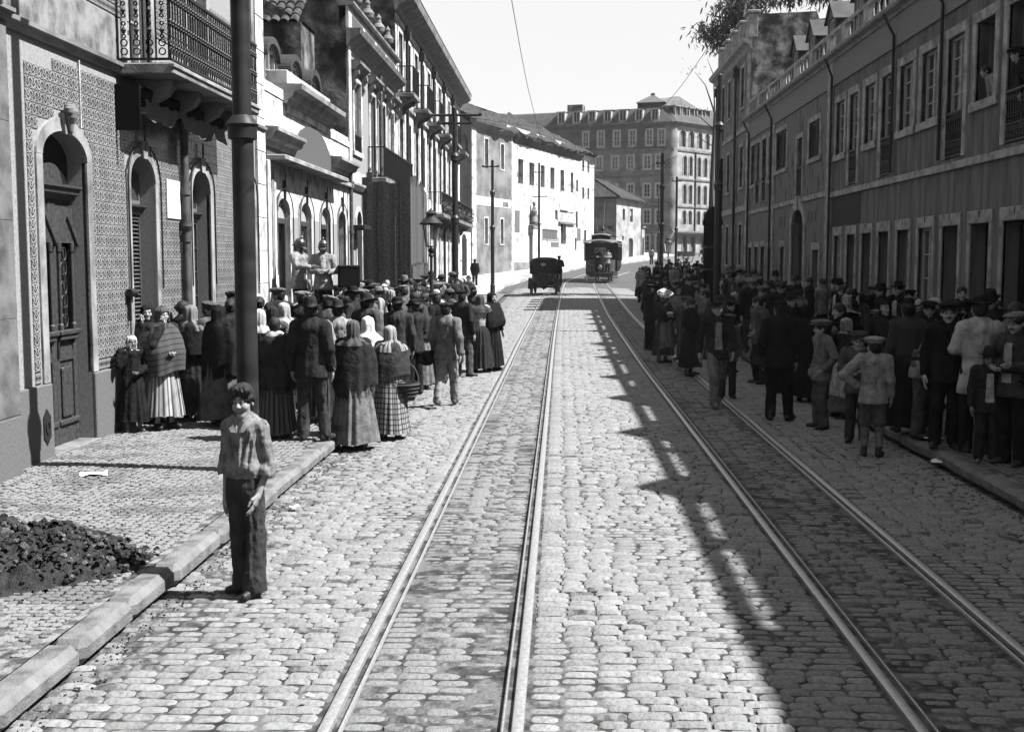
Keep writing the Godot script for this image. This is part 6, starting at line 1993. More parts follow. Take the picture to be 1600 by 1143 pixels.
# ---------------------------------------------------------------- heads, hands, feet
var head_cache := {}
func head(kind: String) -> IM:
	if head_cache.has(kind): return head_cache[kind]
	var hero := kind == "boy_near"
	var cell := 0.0042 if hero else 0.0062
	var f := Field.new(Vector3(-0.105, -0.17, -0.125), Vector3(0.105, 0.13, 0.13), cell)
	var kid := kind == "child" or hero
	var jw := 0.052 if kind == "woman" else (0.054 if kid else 0.060)
	f.ball(Vector3(0, 0.022, -0.014), Vector3(0.075, 0.090, 0.094), 0.01)
	f.ball(Vector3(0, -0.04, 0.024), Vector3(jw, 0.068, 0.060), 0.03)
	f.ball(Vector3(0, -0.096, 0.054), Vector3(0.024, 0.018, 0.022), 0.03)
	for sd in [-1.0, 1.0]:
		f.ball(Vector3(sd * 0.038, -0.028, 0.050), Vector3(0.026, 0.026, 0.026), 0.022)
		f.ball(Vector3(sd * 0.031, 0.000, 0.094), Vector3(0.019, 0.012, 0.017), 0.012, true)
		f.ball(Vector3(sd * 0.031, -0.002, 0.071), Vector3(0.013, 0.0115, 0.013), 0.003)
		f.ball(Vector3(sd * 0.079, -0.008, -0.008), Vector3(0.011, 0.030, 0.018), 0.006)
		f.ball(Vector3(sd * 0.012, -0.031, 0.092), Vector3(0.009, 0.008, 0.010), 0.006)
	f.cone(Vector3(-0.038, 0.019, 0.071), Vector3(0.038, 0.019, 0.071), 0.009, 0.009, 0.016)
	f.cone(Vector3(0, 0.012, 0.080), Vector3(0, -0.027, 0.100), 0.008, 0.011, 0.012)
	f.cone(Vector3(-0.02, -0.056, 0.073), Vector3(0.02, -0.056, 0.073), 0.007, 0.007, 0.008)
	f.cone(Vector3(-0.017, -0.068, 0.072), Vector3(0.017, -0.068, 0.072), 0.007, 0.007, 0.008)
	f.cone(Vector3(0, -0.06, -0.02), Vector3(0, -0.19, -0.032), 0.047 if kind != "woman" else 0.042, 0.052 if kind != "woman" else 0.046, 0.03)
	if hero:
		# a broad grin: cheeks lifted, mouth corners drawn back
		for sd in [-1.0, 1.0]: f.ball(Vector3(sd * 0.036, -0.034, 0.066), Vector3(0.018, 0.016, 0.014), 0.016)
		f.ball(Vector3(0, -0.061, 0.086), Vector3(0.024, 0.0075, 0.012), 0.004, true)
		f.ball(Vector3(0, -0.0585, 0.071), Vector3(0.022, 0.005, 0.010), 0.002)
	var m := f.net()
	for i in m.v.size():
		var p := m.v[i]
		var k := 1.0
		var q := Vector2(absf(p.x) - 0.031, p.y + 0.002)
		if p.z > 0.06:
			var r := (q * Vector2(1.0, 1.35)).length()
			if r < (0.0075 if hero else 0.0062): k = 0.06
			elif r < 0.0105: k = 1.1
			elif r < 0.0195 and p.y > -0.006: k = 0.26 if hero else 0.42  # lash and lid tone plus eye-socket shade, painted into the vertex colour
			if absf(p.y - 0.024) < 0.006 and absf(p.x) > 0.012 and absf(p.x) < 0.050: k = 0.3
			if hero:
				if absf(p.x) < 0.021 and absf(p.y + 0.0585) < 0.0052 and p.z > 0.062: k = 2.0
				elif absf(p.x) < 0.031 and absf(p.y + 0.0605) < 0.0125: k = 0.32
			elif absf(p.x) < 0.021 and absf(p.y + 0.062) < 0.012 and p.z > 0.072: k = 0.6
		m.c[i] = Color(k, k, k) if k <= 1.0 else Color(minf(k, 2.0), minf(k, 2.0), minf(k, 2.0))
	head_cache[kind] = m
	return m

var hand_cache := {}
# wrist at the origin, fingers towards -y, thumb forward (+z), back of the hand towards +x
func hand(kind: String) -> IM:
	if hand_cache.has(kind): return hand_cache[kind]
	var f := Field.new(Vector3(-0.075, -0.21, -0.07), Vector3(0.05, 0.04, 0.10), 0.0046)
	var curl := 0.28 if kind == "loose" else 1.0
	f.cone(Vector3(0, 0.03, 0), Vector3(0, -0.02, 0), 0.026, 0.025, 0.01)
	for k in 4:
		var z := 0.030 - 0.020 * k
		f.cone(Vector3(0, -0.015, z * 0.5), Vector3(0.0, -0.088 + 0.006 * absf(k - 1), z), 0.017, 0.012, 0.012)
		var p := Vector3(0.0, -0.088 + 0.006 * absf(k - 1), z)
		var L: float = [0.040, 0.045, 0.042, 0.033][k]
		var a := curl * (0.6 + 0.12 * k)
		var rr := 0.0092
		for j in 3:
			var q := p + Vector3(-sin(a), -cos(a), 0.05 * (1.5 - k)) * L
			f.cone(p, q, rr, rr - 0.0012, 0.004)
			p = q; L *= 0.72; rr -= 0.001; a += curl * 0.75
	var t0 := Vector3(-0.006, -0.03, 0.026); var t1 := Vector3(-0.018, -0.062, 0.052); var t2 := Vector3(-0.026 - 0.01 * curl, -0.092, 0.056 - 0.02 * curl); var t3 := t2 + Vector3(-0.008 * curl, -0.024, -0.012 * curl)
	f.cone(t0, t1, 0.015, 0.012, 0.01); f.cone(t1, t2, 0.012, 0.0105, 0.005); f.cone(t2, t3, 0.0105, 0.0085, 0.004)
	hand_cache[kind] = f.net()
	return hand_cache[kind]

var mesh_cache := {}
func shoe_mesh() -> ArrayMesh:
	if not mesh_cache.has("shoe"):
		var f := Field.new(Vector3(-0.07, -0.02, -0.11), Vector3(0.07, 0.16, 0.23), 0.009)
		f.cone(Vector3(0, 0.042, -0.045), Vector3(0, 0.040, 0.07), 0.040, 0.043, 0.02)
		f.cone(Vector3(0, 0.038, 0.07), Vector3(0.004, 0.034, 0.155), 0.043, 0.033, 0.02)
		f.cone(Vector3(0, 0.05, -0.03), Vector3(0, 0.13, -0.03), 0.042, 0.046, 0.02)
		f.cut(Vector3(0, 0.0, 0), Vector3(0, -1, 0))
		mesh_cache["shoe"] = f.net().mesh()
	return mesh_cache["shoe"]

func hair_mesh(kind: String) -> ArrayMesh:
	var key := "hair_" + kind
	if not mesh_cache.has(key):
		var hero := kind == "tousled"
		var f := Field.new(Vector3(-0.13, -0.16, -0.17), Vector3(0.13, 0.16, 0.13), 0.0058 if hero else 0.009)
		var g := 0.010 if kind == "short" else 0.016
		f.ball(Vector3(0, 0.026, -0.018), Vector3(0.077 + g, 0.092 + g, 0.095 + g), 0.01)
		f.ball(Vector3(0, -0.03, -0.05), Vector3(0.072, 0.06, 0.055), 0.02)
		if kind == "bun": f.ball(Vector3(0, 0.02, -0.125), Vector3(0.04, 0.04, 0.035), 0.015)
		if kind == "long": f.cone(Vector3(0, -0.02, -0.06), Vector3(0, -0.14, -0.07), 0.075, 0.05, 0.02)
		if hero:
			f.ball(Vector3(0.045, 0.075, 0.05), Vector3(0.055, 0.035, 0.05), 0.02)
			f.ball(Vector3(-0.03, 0.085, 0.04), Vector3(0.06, 0.036, 0.05), 0.02)
			f.ball(Vector3(-0.05, 0.058, 0.068), Vector3(0.035, 0.022, 0.028), 0.015)
			f.ball(Vector3(0.082, 0.02, 0.005), Vector3(0.022, 0.05, 0.05), 0.015)
			f.ball(Vector3(-0.082, 0.03, 0.0), Vector3(0.018, 0.045, 0.05), 0.015)
		# clear the face
		f.ball(Vector3(0, -0.07, 0.10), Vector3(0.075, 0.115, 0.085), 0.012, true)
		for sd in [-1.0, 1.0]: f.ball(Vector3(sd * 0.10, -0.055, 0.03), Vector3(0.05, 0.06, 0.055), 0.012, true)
		var fn := FastNoiseLite.new(); fn.frequency = 1.0; fn.fractal_octaves = 3; fn.seed = 4
		f.crumple(fn, 0.007 if hero or kind == "bun" else 0.006, Vector3(40, 18, 30) if hero else Vector3(50, 35, 50))
		mesh_cache[key] = f.net().mesh()
	return mesh_cache[key]

# ---------------------------------------------------------------- skeletons and poses
func joints(kind: String, pose: String) -> Dictionary:
	var j := {"hipL": Vector3(0.088, 0.90, 0), "hipR": Vector3(-0.088, 0.90, 0), "kneeL": Vector3(0.098, 0.49, 0.02), "kneeR": Vector3(-0.098, 0.49, 0.02), "ankL": Vector3(0.105, 0.075, -0.01), "ankR": Vector3(-0.105, 0.075, -0.01),
		"toeL": 0.25, "toeR": -0.25, "shL": Vector3(0.182, 1.395, -0.01), "shR": Vector3(-0.182, 1.395, -0.01), "elL": Vector3(0.235, 1.115, -0.03), "elR": Vector3(-0.235, 1.115, -0.03), "wrL": Vector3(0.245, 0.87, 0.05), "wrR": Vector3(-0.245, 0.87, 0.05),
		"lean": 0.0, "headyaw": 0.0, "headpitch": 0.0, "hand": "loose"}
	match pose:
		"relax":
			j.kneeR = Vector3(-0.12, 0.49, 0.08); j.ankR = Vector3(-0.15, 0.075, 0.04); j.toeR = -0.5
			j.headyaw = 0.35
		"walk":
			j.kneeR = Vector3(-0.085, 0.50, 0.20); j.ankR = Vector3(-0.08, 0.09, 0.27); j.kneeL = Vector3(0.085, 0.48, -0.04); j.ankL = Vector3(0.08, 0.13, -0.27)
			j.toeL = 0.05; j.toeR = -0.05
			j.elL = Vector3(0.245, 1.12, 0.04); j.wrL = Vector3(0.225, 0.90, 0.17); j.elR = Vector3(-0.25, 1.13, -0.11); j.wrR = Vector3(-0.26, 0.88, -0.10)
		"read":
			j.elL = Vector3(0.245, 1.14, 0.02); j.elR = Vector3(-0.245, 1.14, 0.02); j.wrL = Vector3(0.085, 1.15, 0.25); j.wrR = Vector3(-0.085, 1.15, 0.25)
			j.headpitch = 0.4; j.hand = "grip"
		"pockets":
			j.elL = Vector3(0.30, 1.14, -0.09); j.elR = Vector3(-0.30, 1.14, -0.09); j.wrL = Vector3(0.195, 0.94, 0.05); j.wrR = Vector3(-0.195, 0.94, 0.05)
			j.kneeL = Vector3(0.12, 0.49, 0.04); j.ankL = Vector3(0.17, 0.075, 0.0); j.headyaw = -0.3
		"handface":
			j.elR = Vector3(-0.25, 1.18, 0.14); j.wrR = Vector3(-0.09, 1.42, 0.16); j.elL = Vector3(0.24, 1.13, 0.03); j.wrL = Vector3(0.05, 1.05, 0.2); j.hand = "grip"
		"folded":
			j.elL = Vector3(0.25, 1.14, 0.03); j.elR = Vector3(-0.25, 1.14, 0.03); j.wrL = Vector3(0.0, 1.08, 0.19); j.wrR = Vector3(0.0, 1.11, 0.18)
			j.headpitch = 0.15; j.hand = "grip"
		"hip":
			j.elL = Vector3(0.41, 1.16, -0.10); j.wrL = Vector3(0.20, 1.0, 0.0); j.headyaw = 0.6
		"point":
			j.elR = Vector3(-0.26, 1.2, 0.13); j.wrR = Vector3(-0.2, 1.18, 0.38); j.headpitch = 0.3
		"bend":
			j.lean = 0.55; j.elL = Vector3(0.23, 1.12, 0.10); j.elR = Vector3(-0.23, 1.12, 0.10); j.wrL = Vector3(0.1, 0.95, 0.25); j.wrR = Vector3(-0.1, 0.95, 0.25); j.headpitch = -0.15
		"glance":
			j.headyaw = 0.75; j.kneeL = Vector3(0.12, 0.49, 0.07); j.ankL = Vector3(0.15, 0.075, 0.03); j.elR = Vector3(-0.27, 1.13, -0.1); j.wrR = Vector3(-0.12, 0.98, -0.15)
		"slouch":
			j.headyaw = -0.55; j.headpitch = 0.22; j.lean = 0.10; j.elL = Vector3(0.28, 1.14, -0.02); j.wrL = Vector3(0.16, 1.02, 0.16); j.kneeR = Vector3(-0.11, 0.49, 0.06)
		"lookback":
			j.headyaw = -1.1; j.elR = Vector3(-0.24, 1.13, -0.02); j.wrR = Vector3(-0.18, 1.0, 0.18); j.hand = "grip"
		"boy":
			j.kneeL = Vector3(0.115, 0.49, 0.02); j.ankL = Vector3(0.10, 0.07, 0.05); j.kneeR = Vector3(-0.07, 0.50, -0.01); j.ankR = Vector3(-0.07, 0.07, -0.09)
			j.toeL = -0.25; j.toeR = -0.85
			j.shL = Vector3(0.165, 1.36, -0.02); j.shR = Vector3(-0.16, 1.36, -0.02)
			j.elL = Vector3(0.225, 1.07, -0.04); j.wrL = Vector3(0.165, 0.84, 0.07); j.elR = Vector3(-0.215, 1.08, -0.08); j.wrR = Vector3(-0.20, 0.83, -0.01)
			j.headyaw = 0.0; j.headpitch = 0.02; j.tilt = 1
	if kind == "woman":
		for S in ["L", "R"]:
			for q in ["sh", "el"]: j[q + S] = (j[q + S] as Vector3) * Vector3(0.88, 1, 1)
	elif kind == "man":
		for S in ["L", "R"]: j["sh" + S] = (j["sh" + S] as Vector3) * Vector3(0.95, 1, 1) - Vector3(0, 0.012, 0)
	var hc := Vector3(0, 1.575, 0.012)
	if j.lean != 0.0:
		var R := Basis(Vector3(1, 0, 0), j.lean)
		var c := Vector3(0, 0.92, 0)
		for k in ["shL", "shR", "elL", "elR", "wrL", "wrR"]: j[k] = c + R * ((j[k] as Vector3) - c)
		hc = c + R * (hc - c)
	j.head = hc
	return j

func torso_pt(j: Dictionary, p: Vector3) -> Vector3:
	return Vector3(0, 0.92, 0) + Basis(Vector3(1, 0, 0), j.lean) * (p - Vector3(0, 0.92, 0))

func head_basis(j: Dictionary) -> Basis:
	return Basis(Vector3(0, 1, 0), j.headyaw) * Basis(Vector3(1, 0, 0), j.headpitch + j.lean * 0.5) * Basis(Vector3(0, 0, 1), 0.10 if j.has("tilt") else 0.0)

func body_mesh(kind: String, pose: String) -> ArrayMesh:
	var key := "body_%s_%s" % [kind, pose]
	if mesh_cache.has(key): return mesh_cache[key]
	var j := joints(kind, pose)
	var near := kind == "boy_near"
	var f := Field.new(Vector3(-0.5, -0.01, -0.4), Vector3(0.5, 1.56, 0.75 if j.lean > 0 else 0.45), 0.0125 if near else 0.02)
	var w := 0.92 if kind == "woman" else 1.0
	f.cone(torso_pt(j, Vector3(0, 1.33, -0.01)), torso_pt(j, Vector3(0, 1.05, 0)), 0.150 * w, 0.125, 0.05, 1.5)
	f.cone(torso_pt(j, Vector3(0, 1.05, 0)), Vector3(0, 0.92, 0), 0.125, 0.15, 0.05, 1.4)
	f.cone(torso_pt(j, Vector3(0, 1.38, -0.015)), torso_pt(j, Vector3(0, 1.50, -0.012)), 0.075, 0.046, 0.04)
	for S in ["L", "R"]:
		f.cone(torso_pt(j, Vector3(0, 1.38, -0.01)), j["sh" + S], 0.07, 0.052 * w, 0.05)
		f.cone(j["sh" + S], j["el" + S], 0.047 * w, 0.038 * w, 0.03)
		f.cone(j["el" + S], j["wr" + S], 0.038 * w, 0.027 * w, 0.02)
		f.cone(j["hip" + S], j["knee" + S], 0.082, 0.054, 0.04)
		f.cone(j["knee" + S], j["ank" + S], 0.053, 0.036, 0.03)
		var t: float = j["toe" + S]
		var fw := Vector3(sin(t), 0, cos(t))
		f.cone(j["ank" + S] - Vector3(0, 0.035, 0) - fw * 0.02, j["ank" + S] - Vector3(0, 0.045, 0) + fw * 0.15, 0.036, 0.026, 0.02)
	var m := f.net()
	var hk := kind
	if kind == "man" or kind == "woman": hk = kind
	elif kind != "boy_near": hk = "child"
	var hs := 1.0 if kind == "man" else (0.96 if kind == "woman" else 1.16)
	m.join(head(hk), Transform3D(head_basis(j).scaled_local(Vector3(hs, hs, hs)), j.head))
	for S in ["L", "R"]:
		var el: Vector3 = j["el" + S]; var wr: Vector3 = j["wr" + S]
		var dn := (wr - el).normalized()
		var fwd := Vector3(0, 0, 1) if absf(dn.z) < 0.8 else Vector3(0, 1, 0)
		var y := -dn
		var x := y.cross(fwd).normalized()
		var z := x.cross(y)
		var b := Basis(x, y, z)
		# the back of the hand looks outwards
		if S == "R": b = Basis(-x, y, z)
		var hsz := 0.95 if kind == "woman" else (1.08 if kind == "boy_near" else 1.0)
		m.join(hand(j.hand), Transform3D(b.scaled_local(Vector3(hsz, hsz, hsz)), wr))
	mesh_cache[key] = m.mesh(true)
	return mesh_cache[key]

func top_mesh(kind: String, pose: String, style: String) -> ArrayMesh:
	var key := "top_%s_%s_%s" % [kind, pose, style]
	if mesh_cache.has(key): return mesh_cache[key]
	var j := joints(kind, pose)
	var near := kind == "boy_near"
	var w := 0.93 if kind == "woman" else 1.0
	var g := 0.024 if style == "jacket" else 0.016
	var f := Field.new(Vector3(-0.56, 0.62, -0.4), Vector3(0.56, 1.58, 0.85 if j.lean > 0 else 0.5), 0.0085 if near else 0.0165)
	f.cone(torso_pt(j, Vector3(0, 1.34, -0.012)), torso_pt(j, Vector3(0, 1.08, 0)), 0.152 * w + g, 0.135 * w + g, 0.05, 1.42)
	if style == "jacket":
		f.cone(torso_pt(j, Vector3(0, 1.08, 0)), Vector3(0, 0.80, 0.0), 0.14 + g, 0.185 + g, 0.05, 1.42)
	elif style == "coat":
		f.cone(torso_pt(j, Vector3(0, 1.08, 0)), Vector3(0, 0.70, 0.0), 0.14 + g, 0.20 + g, 0.05, 1.35)
	else:
		f.cone(torso_pt(j, Vector3(0, 1.08, 0)), torso_pt(j, Vector3(0, 0.96, 0.0)), 0.14 * w + g, 0.155 * w + g, 0.05, 1.42)
	if near:
		# blousing over the waistband, and the long folds that hang from the shoulders to it
		f.cone(Vector3(-0.07, 1.03, 0.012), Vector3(0.07, 1.03, 0.012), 0.098, 0.098, 0.04, 1.0)
		f.cone(Vector3(-0.02, 1.075, 0.118), Vector3(0.11, 1.045, 0.105), 0.020, 0.024, 0.035)
		f.cone(Vector3(0.11, 1.33, 0.085), Vector3(0.045, 1.10, 0.118), 0.006, 0.017, 0.02)
		f.cone(Vector3(0.135, 1.32, 0.06), Vector3(0.115, 1.08, 0.098), 0.006, 0.018, 0.02)
		f.cone(Vector3(-0.10, 1.33, 0.09), Vector3(-0.07, 1.07, 0.115), 0.006, 0.016, 0.02)
		f.cone(Vector3(0.012, 1.35, 0.105), Vector3(0.008, 1.05, 0.13), 0.010, 0.014, 0.012)
	f.cone(torso_pt(j, Vector3(0, 1.37, -0.015)), torso_pt(j, Vector3(0, 1.445, -0.02)), 0.08 + g, 0.062, 0.04)
	for S in ["L", "R"]:
		f.cone(torso_pt(j, Vector3(0, 1.375, -0.01)), j["sh" + S], 0.085 + g * 0.5, 0.056 * w + g, 0.05)
		var wr: Vector3 = (j["wr" + S] as Vector3).lerp(j["el" + S], 0.06)
		if near:
			f.cone(j["sh" + S], j["el" + S], 0.064, 0.070, 0.03)
			f.cone(j["el" + S], (j["el" + S] as Vector3).lerp(j["wr" + S], 0.26), 0.072, 0.088, 0.02)
		elif style == "vest":
			f.cone(j["sh" + S], (j["sh" + S] as Vector3).lerp(j["el" + S], 0.1), 0.06, 0.058, 0.03)
		else:
			f.cone(j["sh" + S], j["el" + S], 0.056 * w + g, 0.048 * w + g * 0.8, 0.03)
			f.cone(j["el" + S], wr, 0.048 * w + g * 0.8, 0.036 + g * 0.7, 0.02)
	var fn := FastNoiseLite.new(); fn.frequency = 1.0; fn.fractal_octaves = 2; fn.seed = hash(key) % 1000
	f.crumple(fn, 0.009 if near else 0.013, Vector3(13, 4, 13) if not near else Vector3(16, 4.5, 16))
	if near:
		f.crumple(fn, 0.004, Vector3(6, 16, 6), 7.0)
		f.cut(Vector3(0, 0.965, 0), Vector3(0, -1, 0))
	if style == "jacket": f.cut(Vector3(0, 0.76, 0), Vector3(0, -1, 0))
	if style == "coat": f.cut(Vector3(0, 0.66, 0), Vector3(0, -1, 0))
	if near:
		# open the sleeve mouths and the neck
		for S in ["L", "R"]:
			var e: Vector3 = (j["el" + S] as Vector3).lerp(j["wr" + S], 0.33)
			f.ball(e, Vector3(0.072, 0.06, 0.072), 0.01, true)
		f.ball(Vector3(0, 1.50, 0.01), Vector3(0.066, 0.085, 0.066), 0.01, true)
		f.ball(Vector3(0, 1.40, 0.13), Vector3(0.026, 0.085, 0.06), 0.01, true)
		f.cone(Vector3(0, 1.5, 0.2), Vector3(0, 1.5, 0.2), 0.001, 0.001, 0.001)
	mesh_cache[key] = f.net().mesh()
	return mesh_cache[key]

func trouser_mesh(kind: String, pose: String, style: String) -> ArrayMesh:
	var key := "trs_%s_%s_%s" % [kind, pose, style]
	if mesh_cache.has(key): return mesh_cache[key]
	var j := joints(kind, pose)
	var near := kind == "boy_near"
	var f := Field.new(Vector3(-0.36, 0.0, -0.42), Vector3(0.36, 1.12, 0.45), 0.0085 if near else 0.0165)
	f.cone(Vector3(0, 1.02, 0), Vector3(0, 0.90, 0), 0.148, 0.162, 0.05, 1.3)
	for S in ["L", "R"]:
		var hp: Vector3 = j["hip" + S]; var kn: Vector3 = j["knee" + S]; var an: Vector3 = j["ank" + S]
		f.cone(hp, kn, 0.096, 0.080 if style != "breeches" else 0.088, 0.035)
		if style == "breeches":
			f.cone(kn, kn.lerp(an, 0.12), 0.088, 0.062, 0.02)
		else:
			f.cone(kn, an + Vector3(0, 0.0, 0), 0.080 if not near else 0.092, 0.074 if not near else 0.098, 0.025)
			if near:
				f.cone(an + Vector3(0, 0.05, 0), an - Vector3(0, 0.02, 0), 0.104, 0.112, 0.03)
				f.cone(hp + Vector3(0, 0.0, 0.07), an + Vector3(0, 0.1, 0.09), 0.012, 0.014, 0.02)
				f.cone(an + Vector3(-0.05, 0.14, 0.08), an + Vector3(0.06, 0.10, 0.07), 0.02, 0.02, 0.02)
	var fn := FastNoiseLite.new(); fn.frequency = 1.0; fn.fractal_octaves = 2; fn.seed = hash(key) % 1000
	f.crumple(fn, 0.012 if near else 0.012, Vector3(12, 5, 12))
	if near: f.crumple(fn, 0.004, Vector3(7, 16, 7), 3.0)
	f.cut(Vector3(0, 0.045, 0), Vector3(0, -1, 0))
	mesh_cache[key] = f.net().mesh()
	return mesh_cache[key]

# cloth hanging round the body as rows of rings; prof: [y, rx, rz, zoff]
func drape(key: String, prof: Array, hem: Callable, folds: int, amp0: float, amp1: float, seg := 56, rows := 16, seed_ := 1, hole: Variant = null, a0 := 0.0, a1 := TAU, uvr := Vector2(12, 6)) -> ArrayMesh:
	if mesh_cache.has(key): return mesh_cache[key]
	var y0: float = prof[0][0]
	var rs := []
	var full := a1 - a0 > TAU - 0.01
	var nc := seg if full else seg + 1
	for i in rows + 1:
		var row := []
		for k in nc:
			var a := a0 + (a1 - a0) * k / seg
			var y := lerpf(y0, hem.call(a), float(i) / rows)
			var t := 0
			while t < prof.size() - 2 and y < prof[t + 1][0]: t += 1
			var u := clampf((prof[t][0] - y) / (prof[t][0] - prof[t + 1][0]), 0.0, 1.3)
			var rx := lerpf(prof[t][1], prof[t + 1][1], u); var rz := lerpf(prof[t][2], prof[t + 1][2], u); var zo := lerpf(prof[t][3], prof[t + 1][3], u)
			var v := float(i) / rows
			var am := lerpf(amp0, amp1, v)
			var w := am * (sin(folds * a + 2.4 * sin(2 * a + seed_) + 1.3 * sin(3 * a - seed_ * 0.7) + 0.8 * v) * (0.55 + 0.35 * sin(a * 3 + seed_ * 1.7)) + 0.5 * sin((folds * 0.62) * a + seed_ * 2.1) * sin(a * 0.5 + seed_)) + am * 0.6 * noise3(Vector3(cos(a) * 0.5 + seed_, y * 1.2, sin(a) * 0.5))
			row.append(Vector3(sin(a) * (rx + w), y, cos(a) * (rz + w) + zo))
		rs.append(row)
	var b := MB.new()
	b.sheet(rs, full, hole)
	# cloth coordinates
	var h = hole
	for i in rows:
		for k in (nc if full else nc - 1):
			if hole != null and h.call(i, k): continue
			var u0 := float(k) / seg * uvr.x; var u1 := float(k + 1) / seg * uvr.x
			var v0 := float(i) / rows * uvr.y; var v1 := float(i + 1) / rows * uvr.y
			b.uv.append_array(PackedVector2Array([Vector2(u0, v0), Vector2(u1, v1), Vector2(u1, v0), Vector2(u0, v0), Vector2(u0, v1), Vector2(u1, v1)]))
	mesh_cache[key] = b.mesh()
	return mesh_cache[key]

func skirt_mesh(v: int) -> ArrayMesh:
	var s := 1.0 + 0.06 * (v % 3)
	return drape("skirt%d" % v, [[1.02, 0.135, 0.105, 0.0], [0.93, 0.185 * s, 0.155 * s, -0.01], [0.6, 0.225 * s, 0.205 * s, -0.01], [0.1, 0.285 * s, 0.265 * s, -0.01]], func(a): return 0.10 + 0.012 * sin(3 * a + v) + (0.09 if v == 3 else 0.0), 17 + 3 * (v % 3), 0.006, 0.022, 84, 16, v + 1)

func apron_mesh() -> ArrayMesh:
	return drape("apron", [[1.03, 0.145, 0.118, 0.0], [0.93, 0.20, 0.175, -0.01], [0.6, 0.25, 0.235, -0.01], [0.3, 0.275, 0.26, -0.01]], func(a): return 0.36 + 0.03 * cos(a * 2), 9, 0.004, 0.014, 30, 12, 5, null, -1.0, 1.0)

func shawl_mesh(v: int) -> ArrayMesh:
	var hem := func(a): return 0.93 + 0.05 * sin(a * 2.0 + v)
	if v == 1: hem = func(a): return 0.86 - 0.30 * pow(maxf(0.0, -cos(a + 0.55)), 2.0) + 0.16 * maxf(0.0, sin(a - 0.3))
	elif v == 2: hem = func(a): return 0.72 + 0.06 * cos(a) + 0.03 * sin(3 * a)
	elif v == 3: hem = func(a): return 1.05 + 0.04 * sin(a * 3)
	return drape("shawl%d" % v, [[1.485, 0.066, 0.066, -0.015], [1.455, 0.11, 0.085, -0.02], [1.43, 0.19, 0.118, -0.02], [1.385, 0.238, 0.142, -0.015], [1.24, 0.29, 0.185, 0.01], [1.08, 0.31, 0.225, 0.03], [0.85, 0.30, 0.225, 0.02], [0.5, 0.29, 0.23, 0.0]], hem, 7 + v, 0.003, 0.022, 60, 18, v * 3 + 2)

func fringe_mesh(v: int) -> ArrayMesh:
	var key := "fringe%d" % v
	if mesh_cache.has(key): return mesh_cache[key]
	var m := shawl_mesh(v)
	var vs: PackedVector3Array = m.surface_get_arrays(0)[Mesh.ARRAY_VERTEX]
	var b := MB.new()
	var rng := RandomNumberGenerator.new(); rng.seed = v
	var per := 60 * 6
	var st := vs.size() - per
	for k in 60:
		var p := vs[st + k * 6 + 4]; var q := vs[st + k * 6 + 5]
		for i in 2:
			var a := p.lerp(q, (i + 0.25) / 2.0); var c := p.lerp(q, (i + 0.62) / 2.0)
			var dn := Vector3(rng.randf_range(-0.012, 0.012), -rng.randf_range(0.09, 0.13), rng.randf_range(-0.012, 0.012))
			b.quad(a, a + dn, c + dn * 0.97, c)
	mesh_cache[key] = b.mesh()
	return mesh_cache[key]

# a cloth over the head, falling to the given hem, open at the face
func hood_mesh(v: int) -> ArrayMesh:
	var back: float = [1.36, 0.62, 1.30, 0.92][v]
	var front: float = [1.44, 0.80, 1.40, 0.98][v]
	var rows := 22 if v % 2 == 1 else 16
	var hemf := func(a): return lerpf(front, back, 0.5 - 0.5 * cos(a)) + (0.04 * sin(2 * a) if v % 2 == 1 else 0.0)
	var hole := func(i, k):
		var a: float = TAU * (k + 0.5) / 60.0
		if a > PI: a -= TAU
		var y: float = lerpf(1.70, hemf.call(a), (i + 0.5) / rows)
		return absf(a) < (0.75 if v != 2 else 0.85) and y > 1.475 and y < 1.635
	return drape("hood%d" % v, [[1.70, 0.012, 0.014, -0.005], [1.69, 0.05, 0.058, -0.008], [1.66, 0.082, 0.10, -0.008], [1.60, 0.094, 0.113, -0.006], [1.53, 0.092, 0.108, -0.012], [1.47, 0.092, 0.095, -0.018], [1.43, 0.18, 0.12, -0.02], [1.385, 0.238, 0.147, -0.015], [1.24, 0.29, 0.19, 0.005], [1.08, 0.312, 0.225, 0.03], [0.85, 0.305, 0.225, 0.02], [0.5, 0.29, 0.23, 0.0]], hemf, 9, 0.005, 0.02, 60, rows, v + 7, hole)

# ---------------------------------------------------------------- hats, in head space
func brim(rx: float, rz: float, out: float, y: float, dip: float, curl: float) -> MB:
	var b := MB.new()
	var top := []; var bot := []
	for i in 5:
		var u := i / 4.0
		var rt := []; var rb := []
		for k in 32:
			var a := TAU * k / 32
			var yy := y + dip * (cos(2 * a) * u) + curl * u * u * absf(sin(a))
			var p := Vector3(sin(a) * (rx + out * u), yy, cos(a) * (rz + out * u))
			rt.append(p + Vector3(0, 0.003, 0)); rb.append(p - Vector3(0, 0.003, 0))
		top.append(rt); bot.append(rb)
	bot.reverse()
	b.sheet(top, true)
	b.sheet(bot, true)
	return b

